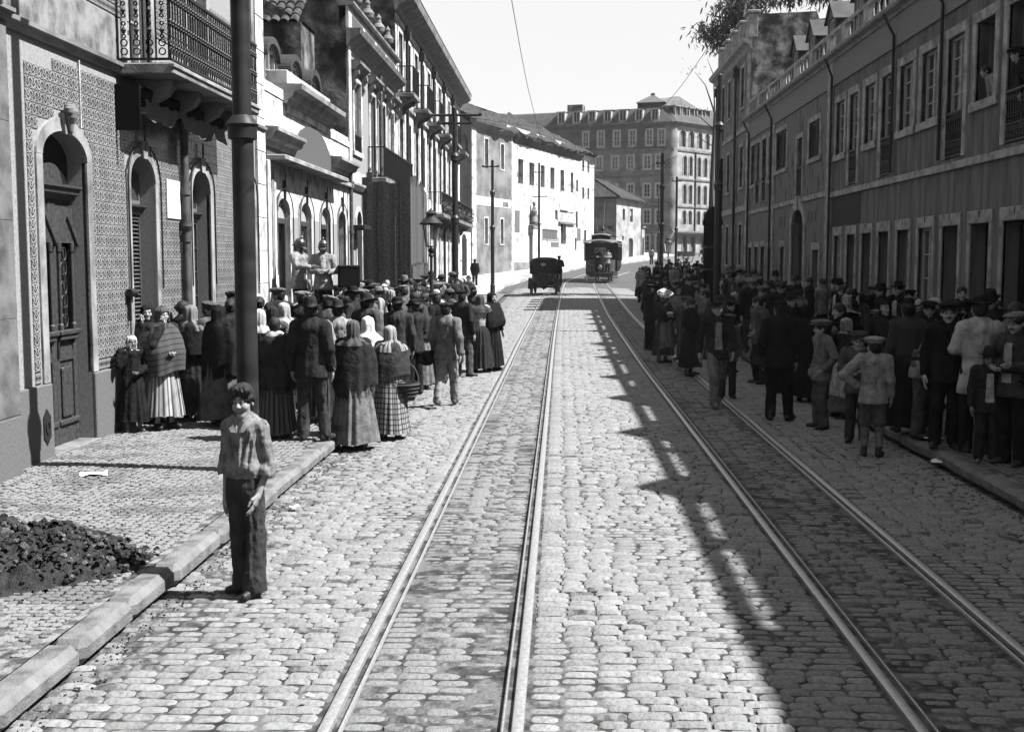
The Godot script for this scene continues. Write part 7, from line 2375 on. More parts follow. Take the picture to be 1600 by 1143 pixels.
func add_hat(p: Node3D, kind: String, m: Material, hb: Transform3D) -> void:
	var b := MB.new()
	var o: MeshInstance3D
	match kind:
		"fedora", "bowler", "wide":
			var hi := 0.165 if kind != "bowler" else 0.15
			if not mesh_cache.has("crown_" + kind):
				if kind == "bowler": b.lathe([Vector2(0.09, 0.045), Vector2(0.092, 0.09), Vector2(0.082, 0.125), Vector2(0.055, 0.148), Vector2(0.0, 0.155)], 24, Vector3.ZERO, 0.98, 1.18)
				else: b.lathe([Vector2(0.092, 0.045), Vector2(0.086, 0.09), Vector2(0.076, 0.14), Vector2(0.066, hi), Vector2(0.05, hi + 0.004), Vector2(0.025, hi - 0.016), Vector2(0.0, hi - 0.022)], 24, Vector3.ZERO, 0.94, 1.2)
				mesh_cache["crown_" + kind] = b.mesh()
				mesh_cache["brim_" + kind] = brim(0.086, 0.106, 0.055 if kind != "wide" else 0.085, 0.05, -0.008 if kind != "wide" else -0.014, 0.016).mesh()
				b = MB.new(); b.lathe([Vector2(0.094, 0.05), Vector2(0.091, 0.082)], 24, Vector3.ZERO, 0.96, 1.2)
				mesh_cache["band_" + kind] = b.mesh()
			o = put("hat", mesh_cache["crown_" + kind], m, p, hb)
			put("brim", mesh_cache["brim_" + kind], m, o); put("hat_band", mesh_cache["band_" + kind], M.black, o)
		"cap":
			if not mesh_cache.has("cap"):
				var f := Field.new(Vector3(-0.16, 0.0, -0.17), Vector3(0.16, 0.17, 0.2), 0.009)
				f.ball(Vector3(0, 0.062, -0.012), Vector3(0.088, 0.062, 0.108), 0.01)
				f.ball(Vector3(0.004, 0.097, 0.004), Vector3(0.126, 0.032, 0.138), 0.02)
				f.ball(Vector3(0, 0.062, 0.1), Vector3(0.072, 0.011, 0.058), 0.008)
				f.cut(Vector3(0, 0.045, 0), Vector3(0, -1, 0))
				var fn := FastNoiseLite.new(); fn.frequency = 1.0
				f.crumple(fn, 0.008, Vector3(22, 22, 22))
				mesh_cache["cap"] = f.net().mesh()
			put("flat_cap", mesh_cache["cap"], m, p, hb)
		"peaked":
			if not mesh_cache.has("peaked"):
				b.lathe([Vector2(0.092, 0.04), Vector2(0.094, 0.075), Vector2(0.115, 0.1), Vector2(0.118, 0.115), Vector2(0.0, 0.122)], 24, Vector3.ZERO, 0.95, 1.12)
				b.sheet([[Vector3(-0.07, 0.045, 0.075), Vector3(0, 0.045, 0.10), Vector3(0.07, 0.045, 0.075)], [Vector3(-0.065, 0.03, 0.12), Vector3(0, 0.026, 0.155), Vector3(0.065, 0.03, 0.12)]])
				mesh_cache["peaked"] = b.mesh()
			put("peaked_cap", mesh_cache["peaked"], m, p, hb)
		"beret":
			if not mesh_cache.has("beret"):
				var f := Field.new(Vector3(-0.17, 0.0, -0.17), Vector3(0.17, 0.2, 0.17), 0.011)
				f.ball(Vector3(0, 0.055, -0.012), Vector3(0.09, 0.055, 0.11), 0.01)
				f.ball(Vector3(0.012, 0.098, -0.01), Vector3(0.128, 0.036, 0.136), 0.03)
				f.cut(Vector3(0, 0.035, 0), Vector3(0, -1, 0))
				mesh_cache["beret"] = f.net().mesh()
			put("beret", mesh_cache["beret"], m, p, hb)
		"helmet":
			if not mesh_cache.has("helmet"):
				b.lathe([Vector2(0.093, 0.02), Vector2(0.096, 0.07), Vector2(0.086, 0.125), Vector2(0.05, 0.165), Vector2(0.02, 0.178), Vector2(0.014, 0.2), Vector2(0.026, 0.21), Vector2(0.012, 0.225), Vector2(0.0, 0.25)], 24, Vector3.ZERO, 0.98, 1.2)
				mesh_cache["helmet"] = b.mesh()
				var r := brim(0.09, 0.112, 0.02, 0.03, -0.004, -0.006)
				r.sheet([[Vector3(-0.06, 0.035, 0.1), Vector3(0, 0.035, 0.12), Vector3(0.06, 0.035, 0.1)], [Vector3(-0.05, 0.01, 0.15), Vector3(0, 0.006, 0.175), Vector3(0.05, 0.01, 0.15)]])
				r.sheet([[Vector3(0.06, 0.035, -0.1), Vector3(0, 0.035, -0.12), Vector3(-0.06, 0.035, -0.1)], [Vector3(0.06, -0.01, -0.15), Vector3(0, -0.02, -0.165), Vector3(-0.06, -0.01, -0.15)]])
				mesh_cache["helmet_rim"] = r.mesh()
			o = put("helmet", mesh_cache["helmet"], M.helmet, p, hb)
			put("rim", mesh_cache["helmet_rim"], M.helmet, o)
		"bundle":
			if not mesh_cache.has("bundle"):
				var f := Field.new(Vector3(-0.26, 0.02, -0.24), Vector3(0.26, 0.3, 0.24), 0.012)
				f.ball(Vector3(0.02, 0.14, 0), Vector3(0.165, 0.07, 0.15), 0.02)
				f.ball(Vector3(-0.07, 0.1, 0.02), Vector3(0.11, 0.055, 0.12), 0.03)
				var fn := FastNoiseLite.new(); fn.frequency = 1.0; fn.fractal_octaves = 2
				f.crumple(fn, 0.04, Vector3(12, 16, 12))
				mesh_cache["bundle"] = f.net().mesh()
			put("head_bundle", mesh_cache["bundle"], m, p, hb)

# ---------------------------------------------------------------- a person
func pattern_mat(v: float, kind: String) -> StandardMaterial3D:
	var im := Image.create(64, 64, false, Image.FORMAT_RGB8)
	for y in 64:
		for x in 64:
			var c := 1.0
			if kind == "stripe": c = 0.45 if x % 32 < 9 else (0.8 if x % 32 < 14 else 1.0)
			elif kind == "plaid":
				if x % 32 < 8: c *= 0.45
				if y % 32 < 8: c *= 0.5
				if x % 32 in [18, 19]: c *= 0.7
			elif kind == "pinstripe": c = 2.2 if x % 16 < 3 else 1.0
			elif kind == "blotch": c = 0.5 + 0.9 * float(sin(x * 0.39) * cos(y * 0.41) + 0.4 * sin(x * 0.9 + y * 0.5) > 0.05)
			elif kind == "shawlstripe": c = 0.45 if y % 32 < 5 else 1.0
			c *= 0.55
			im.set_pixel(x, y, Color(c, c, c))
	var m := mat(minf(v / 0.27, 1.0), 0.95)
	m.albedo_texture = ImageTexture.create_from_image(im)
	return m

func cloth(v: float) -> StandardMaterial3D:
	var m := mat(v * 1.15, 0.95, tex.stain, 1.3, noise_tex("folds", 0.012, 4, [[0.0, 0.0], [1.0, 1.0]], 0, 512, 61), 1.1, 0.0, false)
	m.metallic_specular = 0.12
	return m

func people_materials() -> void:
	M.skin = mat(0.22, 0.7); M.skin.vertex_color_use_as_albedo = true; M.skin.subsurf_scatter_enabled = false
	M.skin_dark = mat(0.10, 0.6); M.skin_dark.vertex_color_use_as_albedo = true
	M.hair = mat(0.012, 0.55, tex.wood, 3.0, tex.grain, 0.4, 0.0, false)
	M.hair_grey = mat(0.08, 0.6)
	M.c0 = cloth(0.012); M.c1 = cloth(0.022); M.c2 = cloth(0.036); M.c3 = cloth(0.065); M.c4 = cloth(0.115); M.c5 = cloth(0.20); M.c6 = cloth(0.30); M.c7 = cloth(0.5)
	M.shirt_near = mat(0.15, 0.95, noise_tex("grime", 0.016, 5, [[0.0, 0.5], [0.3, 0.72], [0.5, 0.95], [1.0, 1.0]], 0, 512, 51), 0.8, noise_tex("folds", 0.012, 4, [[0.0, 0.0], [1.0, 1.0]], 0, 512, 61), 0.9, 0.0, false)
	M.trousers_near = mat(0.034, 0.95, tex.stain, 0.9, tex.folds, 0.8, 0.0, false)
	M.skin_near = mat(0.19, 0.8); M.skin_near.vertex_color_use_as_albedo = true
	M.leather = mat(0.02, 0.45)
	M.leather_pale = mat(0.09, 0.6)
	M.helmet = mat(0.02, 0.22); M.helmet.clearcoat_enabled = true; M.helmet.clearcoat = 0.6
	M.p_stripe = pattern_mat(0.16, "stripe"); M.p_stripe_dark = pattern_mat(0.05, "stripe"); M.p_plaid = pattern_mat(0.19, "plaid"); M.p_pin = pattern_mat(0.012, "pinstripe"); M.p_blotch = pattern_mat(0.10, "blotch"); M.p_shawl = pattern_mat(0.045, "shawlstripe"); M.p_stripe_light = pattern_mat(0.34, "stripe")

func person(label: String, x: float, d: float, yaw: float, o: Dictionary, group := "", y0 := -99.0) -> Node3D:
	var kind: String = o.get("kind", "man")
	var pose: String = o.get("pose", "stand")
	var woman := kind == "woman"
	var bk := kind
	if kind == "boy" or kind == "girl": bk = "child"
	var H: float = o.get("h", 1.68 if kind == "man" else (1.57 if woman else 1.35))
	var s := H / 1.70
	var y := y0
	if y < -50: y = road_y(x, d) - 0.004 if x > -2.7 and x < 4.33 else gd(d) + 0.112
	var tr := Transform3D(Basis(Vector3(0, 1, 0), yaw).scaled_local(Vector3(s * o.get("wide", 1.0), s, s * o.get("wide", 1.0))), Vector3(x, y, -d))
	var p := thing("person", label, "person", tr, group)
	var j := joints(bk, pose)
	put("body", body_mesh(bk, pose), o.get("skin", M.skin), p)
	var hs := 1.0 if bk == "man" else (0.96 if bk == "woman" else 1.16)
	var hb := Transform3D(head_basis(j).scaled_local(Vector3(hs, hs, hs)), j.head)
	var hair: String = o.get("hair", "bun" if woman else "short")
	if hair != "none" and not o.has("hood"): put("hair", hair_mesh(hair), o.get("hairm", M.hair), p, hb)
	# upper clothes
	var top: String = o.get("top", "jacket" if not woman else "shirt")
	var tm: Material = o.get("topm", M.c1)
	put("jacket" if top == "jacket" or top == "coat" else ("blouse" if woman else "shirt"), top_mesh(bk, pose, top), tm, p)
	# below the waist
	var legs: String = o.get("legs", "skirt" if woman or kind == "girl" else "trousers")
	if legs == "skirt":
		put("skirt", skirt_mesh(o.get("skirt", 0)), o.get("legm", M.c2), p)
		if o.has("apron"): put("apron", apron_mesh(), o.apron, p)
	else:
		put("trousers" if legs == "trousers" else "knee_breeches", trouser_mesh(bk, pose, legs), o.get("legm", M.c1), p)
		if legs == "breeches" and o.has("sock"):
			for S in ["L", "R"]:
				var b := MB.new(); var kn: Vector3 = j["knee" + S]; var an: Vector3 = j["ank" + S]
				b.tube([kn.lerp(an, 0.1), kn.lerp(an, 0.45), an], [0.066, 0.062, 0.045], 12)
				part("sock", b, o.sock, p)
	if not o.get("bare", false):
		for S in ["L", "R"]:
			var an: Vector3 = j["ank" + S]
			put("shoe", shoe_mesh(), o.get("shoe", M.leather), p, Transform3D(Basis(Vector3(0, 1, 0), j["toe" + S]), Vector3(an.x, an.y - 0.075, an.z)))
	# wraps
	if o.has("shawl"):
		var sh := put("shawl", shawl_mesh(o.shawl), o.get("shawlm", M.c1), p)
		if o.get("fringe", false): put("fringe", fringe_mesh(o.shawl), o.get("shawlm", M.c1), sh)
	if o.has("hood"):
		put("head_shawl" if o.hood % 2 == 1 else "headscarf", hood_mesh(o.hood), o.get("hoodm", M.c1), p)
	if o.has("collar"):
		var b := MB.new(); b.lathe([Vector2(0.068, 1.435), Vector2(0.072, 1.455), Vector2(0.062, 1.49)], 16, Vector3(0, 0, -0.018))
		part("collar", b, o.collar, p)
	if o.has("neckcloth"):
		var b := MB.new()
		var rows := []
		for i in 4:
			var row := []
			for k in 28:
				var a := TAU * k / 28
				row.append(Vector3(sin(a) * [0.06, 0.1, 0.14, 0.15][i], [1.50, 1.49, 1.455, 1.43][i] + 0.008 * sin(a * 5 + i), cos(a) * [0.06, 0.09, 0.11, 0.115][i] - 0.018))
			rows.append(row)
		b.sheet(rows, true)
		part("neckcloth", b, o.neckcloth, p)
	if o.has("belt"):
		var b := MB.new(); b.lathe([Vector2(0.172, 0.985), Vector2(0.176, 1.0), Vector2(0.172, 1.03)], 24, Vector3.ZERO, 1.0, 0.74)
		part("belt", b, o.belt, p)
	if o.has("front"):
		# pale shirt front showing in the open jacket
		var b := MB.new()
		b.sheet([[Vector3(-0.03, 1.44, 0.06), Vector3(0, 1.45, 0.07), Vector3(0.03, 1.44, 0.06)], [Vector3(-0.05, 1.33, 0.128), Vector3(0, 1.33, 0.142), Vector3(0.05, 1.33, 0.128)], [Vector3(-0.055, 1.12, 0.128), Vector3(0, 1.12, 0.14), Vector3(0.055, 1.12, 0.128)], [Vector3(-0.065, 0.93, 0.14), Vector3(0, 0.93, 0.155), Vector3(0.065, 0.93, 0.14)]])
		part("shirt_front", b, o.front, p)
	if o.has("boy_collar"):
		# soft open collar of the rumpled shirt
		for sd in [-1.0, 1.0]:
			var b := MB.new()
			b.sheet([[Vector3(sd * 0.014, 1.34, 0.136), Vector3(sd * 0.048, 1.41, 0.112), Vector3(sd * 0.074, 1.462, 0.045), Vector3(sd * 0.066, 1.482, -0.03), Vector3(0, 1.492, -0.085)],
				[Vector3(sd * 0.062, 1.345, 0.142), Vector3(sd * 0.105, 1.395, 0.110), Vector3(sd * 0.125, 1.44, 0.04), Vector3(sd * 0.112, 1.448, -0.055), Vector3(0, 1.452, -0.118)]])
			part("collar", b, o.topm, p)
	if o.has("hat"): add_hat(p, o.hat, o.get("hatm", M.c0), hb)
	if o.has("moustache"):
		if not mesh_cache.has("moustache"):
			var b := MB.new()
			for sd in [-1.0, 1.0]: b.tube([Vector3(0, -0.043, 0.094), Vector3(sd * 0.018, -0.047, 0.088), Vector3(sd * 0.036, -0.057, 0.074)], [0.007, 0.007, 0.002], 6)
			mesh_cache["moustache"] = b.mesh()
		put("moustache", mesh_cache["moustache"], M.hair, p, hb)
	return p

func wheel_mesh(r: float, w: float, spokes: int, tyre: float) -> Array:
	var rim := MB.new(); var ty := MB.new()
	var prof := []
	for k in 9:
		var a := TAU * k / 8.0
		prof.append(Vector2(r - tyre + tyre * cos(a), w * 0.5 * sin(a)))
	ty.lathe(prof, 24)
	rim.lathe([Vector2(r - tyre * 1.9, -w * 0.3), Vector2(r - tyre * 1.3, -w * 0.4), Vector2(r - tyre * 1.3, w * 0.4), Vector2(r - tyre * 1.9, w * 0.3), Vector2(r - tyre * 1.9, -w * 0.3)], 24)
	rim.lathe([Vector2(0, -w * 0.8), Vector2(0.07, -w * 0.7), Vector2(0.07, w * 0.7), Vector2(0, w * 0.8)], 10)
	for k in spokes:
		var a := TAU * k / spokes
		rim.tube([Vector3(cos(a) * 0.05, 0, sin(a) * 0.05), Vector3(cos(a) * (r - tyre * 1.6), 0, sin(a) * (r - tyre * 1.6))], [0.02, 0.014], 5)
	return [rim.mesh(), ty.mesh()]

func build_car() -> void:
	var d := 64.0
	var c := thing("motor_car", "old open motor car with raised dark hood driving away on the left track", "car", T(-0.86, road_y(-0.8, d) - 0.003, -d, -0.06))
	# seen from behind: rear at +z
	var body := MB.new()
	var ring := func(z: float, w0: float, w1: float, y0: float, y1: float) -> Array:
		return [Vector3(-w0, y0, z), Vector3(-w1 * 0.98, lerpf(y0, y1, 0.3), z), Vector3(-w1, y1 - 0.05, z), Vector3(-w1 + 0.05, y1, z), Vector3(w1 - 0.05, y1, z), Vector3(w1, y1 - 0.05, z), Vector3(w1 * 0.98, lerpf(y0, y1, 0.3), z), Vector3(w0, y0, z)]
	var rs := [ring.call(1.62, 0.36, 0.44, 0.62, 0.98), ring.call(1.5, 0.46, 0.58, 0.5, 1.12), ring.call(1.0, 0.55, 0.66, 0.45, 1.16), ring.call(0.2, 0.55, 0.66, 0.45, 1.14), ring.call(-0.4, 0.5, 0.60, 0.45, 1.08), ring.call(-0.6, 0.4, 0.46, 0.5, 1.06), ring.call(-1.7, 0.34, 0.38, 0.5, 1.0), ring.call(-1.74, 0.3, 0.34, 0.52, 0.96)]
	for r in rs: r.reverse()
	rs.reverse()
	body.sheet(rs, true)
	for e in [rs[0], rs[-1]]:
		for k in range(1, 7): body.tri(e[0], e[k], e[k + 1])
	part("body", body, M.dark, c)
	var hood := MB.new()
	var hr := []
	for q in [[1.50, 0.62, 1.10, 1.12], [1.56, 0.70, 1.12, 1.55], [1.48, 0.74, 1.14, 1.86], [1.25, 0.76, 1.5, 1.98], [0.4, 0.76, 1.62, 2.02], [-0.35, 0.74, 1.66, 1.96]]:
		var row := []
		for k in 13:
			var a := PI * k / 12.0
			row.append(Vector3(-cos(a) * q[1] * (1.0 if absf(cos(a)) < 0.98 else 1.0), q[2] + (q[3] - q[2]) * pow(sin(a), 0.35), q[0]))
		hr.append(row)
	hood.sheet(hr)
	var back := []
	for k in range(1, 12): back.append(hr[2][k])
	for k in range(1, back.size() - 1): hood.tri(back[0], back[k], back[k + 1])
	var hd := part("folding_hood", hood, M.c1, c)
	var pane := MB.new(); pane.t = T(0, 1.62, 1.57)
	pane.arch(0, 0, 0.001, 0.001, 0.13, 0.085, -0.03, 0.012, 0, TAU, 16)
	part("rear_window", pane, M.frame_pale, hd)
	for s in [-1.0, 1.0]:
		for z in [0.35, -0.3]:
			var st := MB.new(); st.tube([Vector3(s * 0.70, 1.1, z), Vector3(s * 0.74, 1.64, z + 0.05)], [0.018], 5); part("hood_stay", st, M.iron, hd)
	var wm := wheel_mesh(0.4, 0.13, 10, 0.075)
	for s in [-1.0, 1.0]:
		for z in [1.05, -1.45]:
			var w := put("wheel", wm[0], M.plank2, c, Transform3D(Basis(Vector3(0, 0, 1), PI / 2), Vector3(s * 0.68, 0.4, z)))
			put("tyre", wm[1], M.rail_dark, w)
			var mg := MB.new()
			var rows := []
			for k in 9:
				var a := -0.2 + 2.9 * k / 8.0
				rows.append([Vector3(s * 0.68 - 0.15, 0.4 + 0.5 * sin(a), z + 0.5 * cos(a)), Vector3(s * 0.68 + 0.15, 0.4 + 0.47 * sin(a), z + 0.48 * cos(a))])
			mg.sheet(rows)
			part("mudguard", mg, M.dark, c)
		var lamp := MB.new(); lamp.lathe([Vector2(0.0, -0.06), Vector2(0.06, -0.05), Vector2(0.07, 0.05), Vector2(0.0, 0.08)], 10, Vector3(s * 0.52, 0.78, 1.62))
		part("tail_lamp", lamp, M.frame_grey, c)
		boxpart("running_board", c, M.dark, s * 0.7 - 0.14, s * 0.7 + 0.14, 0.36, 0.4, -0.9, 0.6)
	var ax := MB.new(); ax.tube([Vector3(-0.66, 0.4, 1.05), Vector3(-0.15, 0.4, 1.05), Vector3(0, 0.4, 1.05), Vector3(0.15, 0.4, 1.05), Vector3(0.66, 0.4, 1.05)], [0.04, 0.05, 0.16, 0.05, 0.04], 10)
	part("rear_axle", ax, M.iron, c)
	var sp := put("spare_wheel", wm[1], M.rail_dark, c, Transform3D(Basis(Vector3(1, 0, 0), PI / 2), Vector3(0, 0.8, 1.70)))
	boxpart("windscreen", c, M.glass, -0.6, 0.6, 1.08, 1.55, -0.46, -0.44)
	person("passenger's head beyond the car hood, leaning out to the right", -0.10, d - 0.4, PI, {"h": 1.62, "pose": "folded", "hat": "cap", "topm": M.c0, "legm": M.c0}, "", gd(d) + 0.45)

func build_tram() -> void:
	var d := 83.0
	var yaw := -0.11
	var t := thing("tram", "dark electric tram with open platform and clerestory roof coming round the bend", "tram", T(2.80, gd(d) + 0.0, -d - 0.3, yaw).scaled_local(Vector3(1.03, 1.1, 1.0)))
	# front at +z; length 8 m behind it
	var W := 1.12
	boxpart("underframe", t, M.iron, -0.8, 0.8, 0.35, 0.75, -7.6, -0.4)
	var b := MB.new()
	b.prism(PackedVector2Array([Vector2(-W * 0.86, 0.72), Vector2(W * 0.86, 0.72), Vector2(W, 1.1), Vector2(W, 1.45), Vector2(-W, 1.45), Vector2(-W, 1.1)]), -6.6, -1.5)
	part("body_side", b, M.c1, t)
	for s in [-1.0, 1.0]:
		for k in 7:
			boxpart("window_post", t, M.c1, s * W - 0.05, s * W + 0.05, 1.45, 2.5, -6.6 + k * 0.84, -6.48 + k * 0.84)
		for k in 6: boxpart("pane", t, M.glass, s * W - 0.01, s * W + 0.01, 1.47, 2.35, -6.48 + k * 0.84, -5.76 + k * 0.84)
		boxpart("letter_board", t, M.c2, s * W - 0.05, s * W + 0.06, 2.35, 2.6, -6.6, -1.4)
	boxpart("bulkhead", t, M.dark, -W, W, 0.75, 2.6, -1.52, -1.45)
	boxpart("platform_floor", t, M.plank, -1.0, 1.0, 0.6, 0.72, -1.5, -0.1)
	# curved dash with panel lines
	var rows := []
	for j in 4:
		var row := []
		for k in 15:
			var a := -1.25 + 2.5 * k / 14.0
			row.append(Vector3(sin(a) * 1.08, [0.62, 0.75, 1.25, 1.5][j], -0.75 + cos(a) * 0.75))
		rows.append(row)
	rows.reverse()
	b = MB.new(); b.sheet(rows)
	var dash := part("dash", b, M.c3, t)
	b = MB.new(); b.lathe([Vector2(0, 0.0), Vector2(0.14, 0.02), Vector2(0.15, 0.1), Vector2(0.12, 0.13), Vector2(0, 0.13)], 14)
	put("headlamp", b.mesh(), M.frame_pale, dash, Transform3D(Basis(Vector3(1, 0, 0), PI / 2), Vector3(0, 1.02, -0.02)))
	for s in [-1.0, 1.0]:
		b = MB.new(); b.arch(s * 0.5, 1.35, 0.30, 0.22, 0.33, 0.25, -0.03, 0.0, PI, TAU, 10)
		b.t = Transform3D()
		part("dash_line", b, M.stone_pale, dash)
		boxpart("screen_post", t, M.c1, s * 1.02 - 0.04, s * 1.02 + 0.04, 1.45, 2.6, -0.62, -0.54)
		boxpart("screen_post", t, M.c1, s * 0.45 - 0.03, s * 0.45 + 0.03, 1.48, 2.6, -0.08, -0.02)
		boxpart("step", t, M.plank2, s * 1.0 - 0.16, s * 1.0 + 0.2, 0.3, 0.36, -1.4, -0.7)
	boxpart("windscreen", t, M.glass, -0.42, 0.42, 1.5, 2.3, -0.06, -0.05)
	boxpart("destination_board", t, M.c2, -0.6, 0.6, 2.32, 2.6, -0.1, 0.0)
	boxpart("bumper", t, M.iron, -0.95, 0.95, 0.5, 0.64, -0.1, 0.12, 0.03)
	# life guard
	b = MB.new()
	for k in 6: b.box(-0.95, 0.95, 0.14 + k * 0.06, 0.17 + k * 0.06, 0.12 + 0.04 * (5 - k), 0.15 + 0.04 * (5 - k))
	for x in [-0.9, 0.0, 0.9]: b.tube([Vector3(x, 0.12, 0.38), Vector3(x, 0.5, 0.1)], [0.025], 5)
	part("life_guard", b, M.pipe, t)
	boxpart("guard_tray", t, M.frame_grey, -0.98, 0.98, 0.1, 0.13, 0.1, 0.5)
	# roof with clerestory
	rows = []
	for q in [[0.12, 0.9, 2.6], [-0.15, 1.18, 2.68], [-1.2, 1.22, 2.74], [-7.0, 1.22, 2.74], [-8.0, 1.0, 2.66]]:
		var row := []
		for k in 11:
			var u := -1.0 + 2.0 * k / 10.0
			row.append(Vector3(u * q[1], q[2] + 0.16 * (1.0 - u * u), q[0]))
		rows.append(row)
	b = MB.new(); b.sheet(rows)
	b.box(-1.2, 1.2, 2.58, 2.62, -7.8, -0.1)
	part("roof", b, M.zinc, t)
	boxpart("clerestory", t, M.dark, -0.66, 0.66, 2.8, 3.12, -7.2, -0.7)
	for k in 8: boxpart("clerestory_pane", t, M.pane_far, 0.66, 0.67, 2.88, 3.06, -7.0 + k * 0.78, -6.4 + k * 0.78)
	rows = []
	for q in [[-0.35, 0.6, 3.06], [-0.6, 0.78, 3.13], [-7.3, 0.78, 3.13], [-7.5, 0.6, 3.06]]:
		var row := []
		for k in 9:
			var u := -1.0 + 2.0 * k / 8.0
			row.append(Vector3(u * q[1], q[2] + 0.1 * (1.0 - u * u), q[0]))
		rows.append(row)
	b = MB.new(); b.sheet(rows); part("clerestory_roof", b, M.zinc, t)
	b = MB.new(); b.lathe([Vector2(0.3, 3.2), Vector2(0.26, 3.32), Vector2(0.1, 3.4), Vector2(0.12, 3.6), Vector2(0.05, 3.72), Vector2(0, 3.74)], 10, Vector3(0, 0, -2.8))
	b.tube([Vector3(0, 3.65, -2.8), Vector3(-0.2, 5.7, -7.6)], [0.03, 0.02], 6)
	part("trolley_pole", b, M.iron, t)
	var wm := wheel_mesh(0.4, 0.1, 6, 0.05)
	for s in [-1.0, 1.0]:
		for z in [-2.4, -5.4]:
			var w := put("wheel", wm[0], M.iron, t, Transform3D(Basis(Vector3(0, 0, 1), PI / 2), Vector3(s * 0.46, 0.4, z)))
			put("tyre", wm[1], M.iron, w)
	person("tram conductor in pale coat standing on the tram's open front platform", 3.32, 82.6, 0.3, {"h": 1.68, "pose": "folded", "hat": "peaked", "top": "coat", "topm": M.c5, "legm": M.c1}, "", gd(83.0) + 0.72)
	person("tram driver in dark uniform behind the tram windscreen", 2.62, 83.3, -0.1, {"h": 1.68, "pose": "read", "hat": "peaked", "topm": M.c1, "legm": M.c0}, "", gd(83.0) + 0.72)

func build_horse_cart() -> void:
	var at := T(15.6, gd(124) + 0.0, -124, PI / 2 + 0.2)
	var h := thing("horse", "dark draught horse in harness far off before the great house", "horse", at)
	var f := Field.new(Vector3(-0.4, -0.05, -1.3), Vector3(0.4, 2.3, 1.7), 0.032)
	f.cone(Vector3(0, 1.22, 0.45), Vector3(0, 1.25, -0.5), 0.30, 0.29, 0.1)
	f.cone(Vector3(0, 1.30, 0.55), Vector3(0, 1.85, 1.0), 0.20, 0.11, 0.08)
	f.cone(Vector3(0, 1.88, 1.0), Vector3(0, 1.60, 1.38), 0.10, 0.065, 0.05)
	for s in [-1.0, 1.0]:
		f.cone(Vector3(s * 0.06, 1.98, 0.98), Vector3(s * 0.08, 2.12, 0.96), 0.03, 0.012, 0.02)
		f.cone(Vector3(s * 0.16, 1.15, 0.5), Vector3(s * 0.16, 0.62, 0.52), 0.12, 0.065, 0.05); f.cone(Vector3(s * 0.16, 0.62, 0.52), Vector3(s * 0.16, 0.14, 0.48), 0.06, 0.045, 0.02); f.cone(Vector3(s * 0.16, 0.14, 0.48), Vector3(s * 0.16, 0.03, 0.54), 0.05, 0.065, 0.02)
		f.cone(Vector3(s * 0.17, 1.2, -0.5), Vector3(s * 0.17, 0.78, -0.38), 0.18, 0.09, 0.06); f.cone(Vector3(s * 0.17, 0.78, -0.38), Vector3(s * 0.17, 0.52, -0.62), 0.085, 0.06, 0.02); f.cone(Vector3(s * 0.17, 0.52, -0.62), Vector3(s * 0.17, 0.14, -0.56), 0.055, 0.045, 0.02); f.cone(Vector3(s * 0.17, 0.14, -0.56), Vector3(s * 0.17, 0.03, -0.5), 0.05, 0.065, 0.02)
	f.cone(Vector3(0, 1.38, -0.72), Vector3(0, 0.7, -0.95), 0.06, 0.05, 0.04)
	put("body", f.net().mesh(), M.dark, h)
	var c := MB.new(); c.lathe([Vector2(0.22, -0.06), Vector2(0.30, 0), Vector2(0.22, 0.06)], 16, Vector3(0, 0, 0), 0.9, 1.2)
	put("collar", c.mesh(), M.leather, h, Transform3D(Basis(Vector3(1, 0, 0), 1.0), Vector3(0, 1.42, 0.58)))
	var k := thing("cart", "small two-wheeled dark cart behind the distant horse", "cart", at * T(0, 0, -2.4))
	boxpart("bed", k, M.plank, -0.7, 0.7, 0.75, 1.25, -0.8, 0.8)
	for s in [-1.0, 1.0]:
		var wm := wheel_mesh(0.6, 0.08, 10, 0.04)
		var w := put("wheel", wm[0], M.plank, k, Transform3D(Basis(Vector3(0, 0, 1), PI / 2), Vector3(s * 0.8, 0.6, 0)))
		put("tyre", wm[1], M.iron, w)
		boxpart("shaft", k, M.plank, s * 0.45 - 0.03, s * 0.45 + 0.03, 0.92, 0.98, 0.8, 2.6)

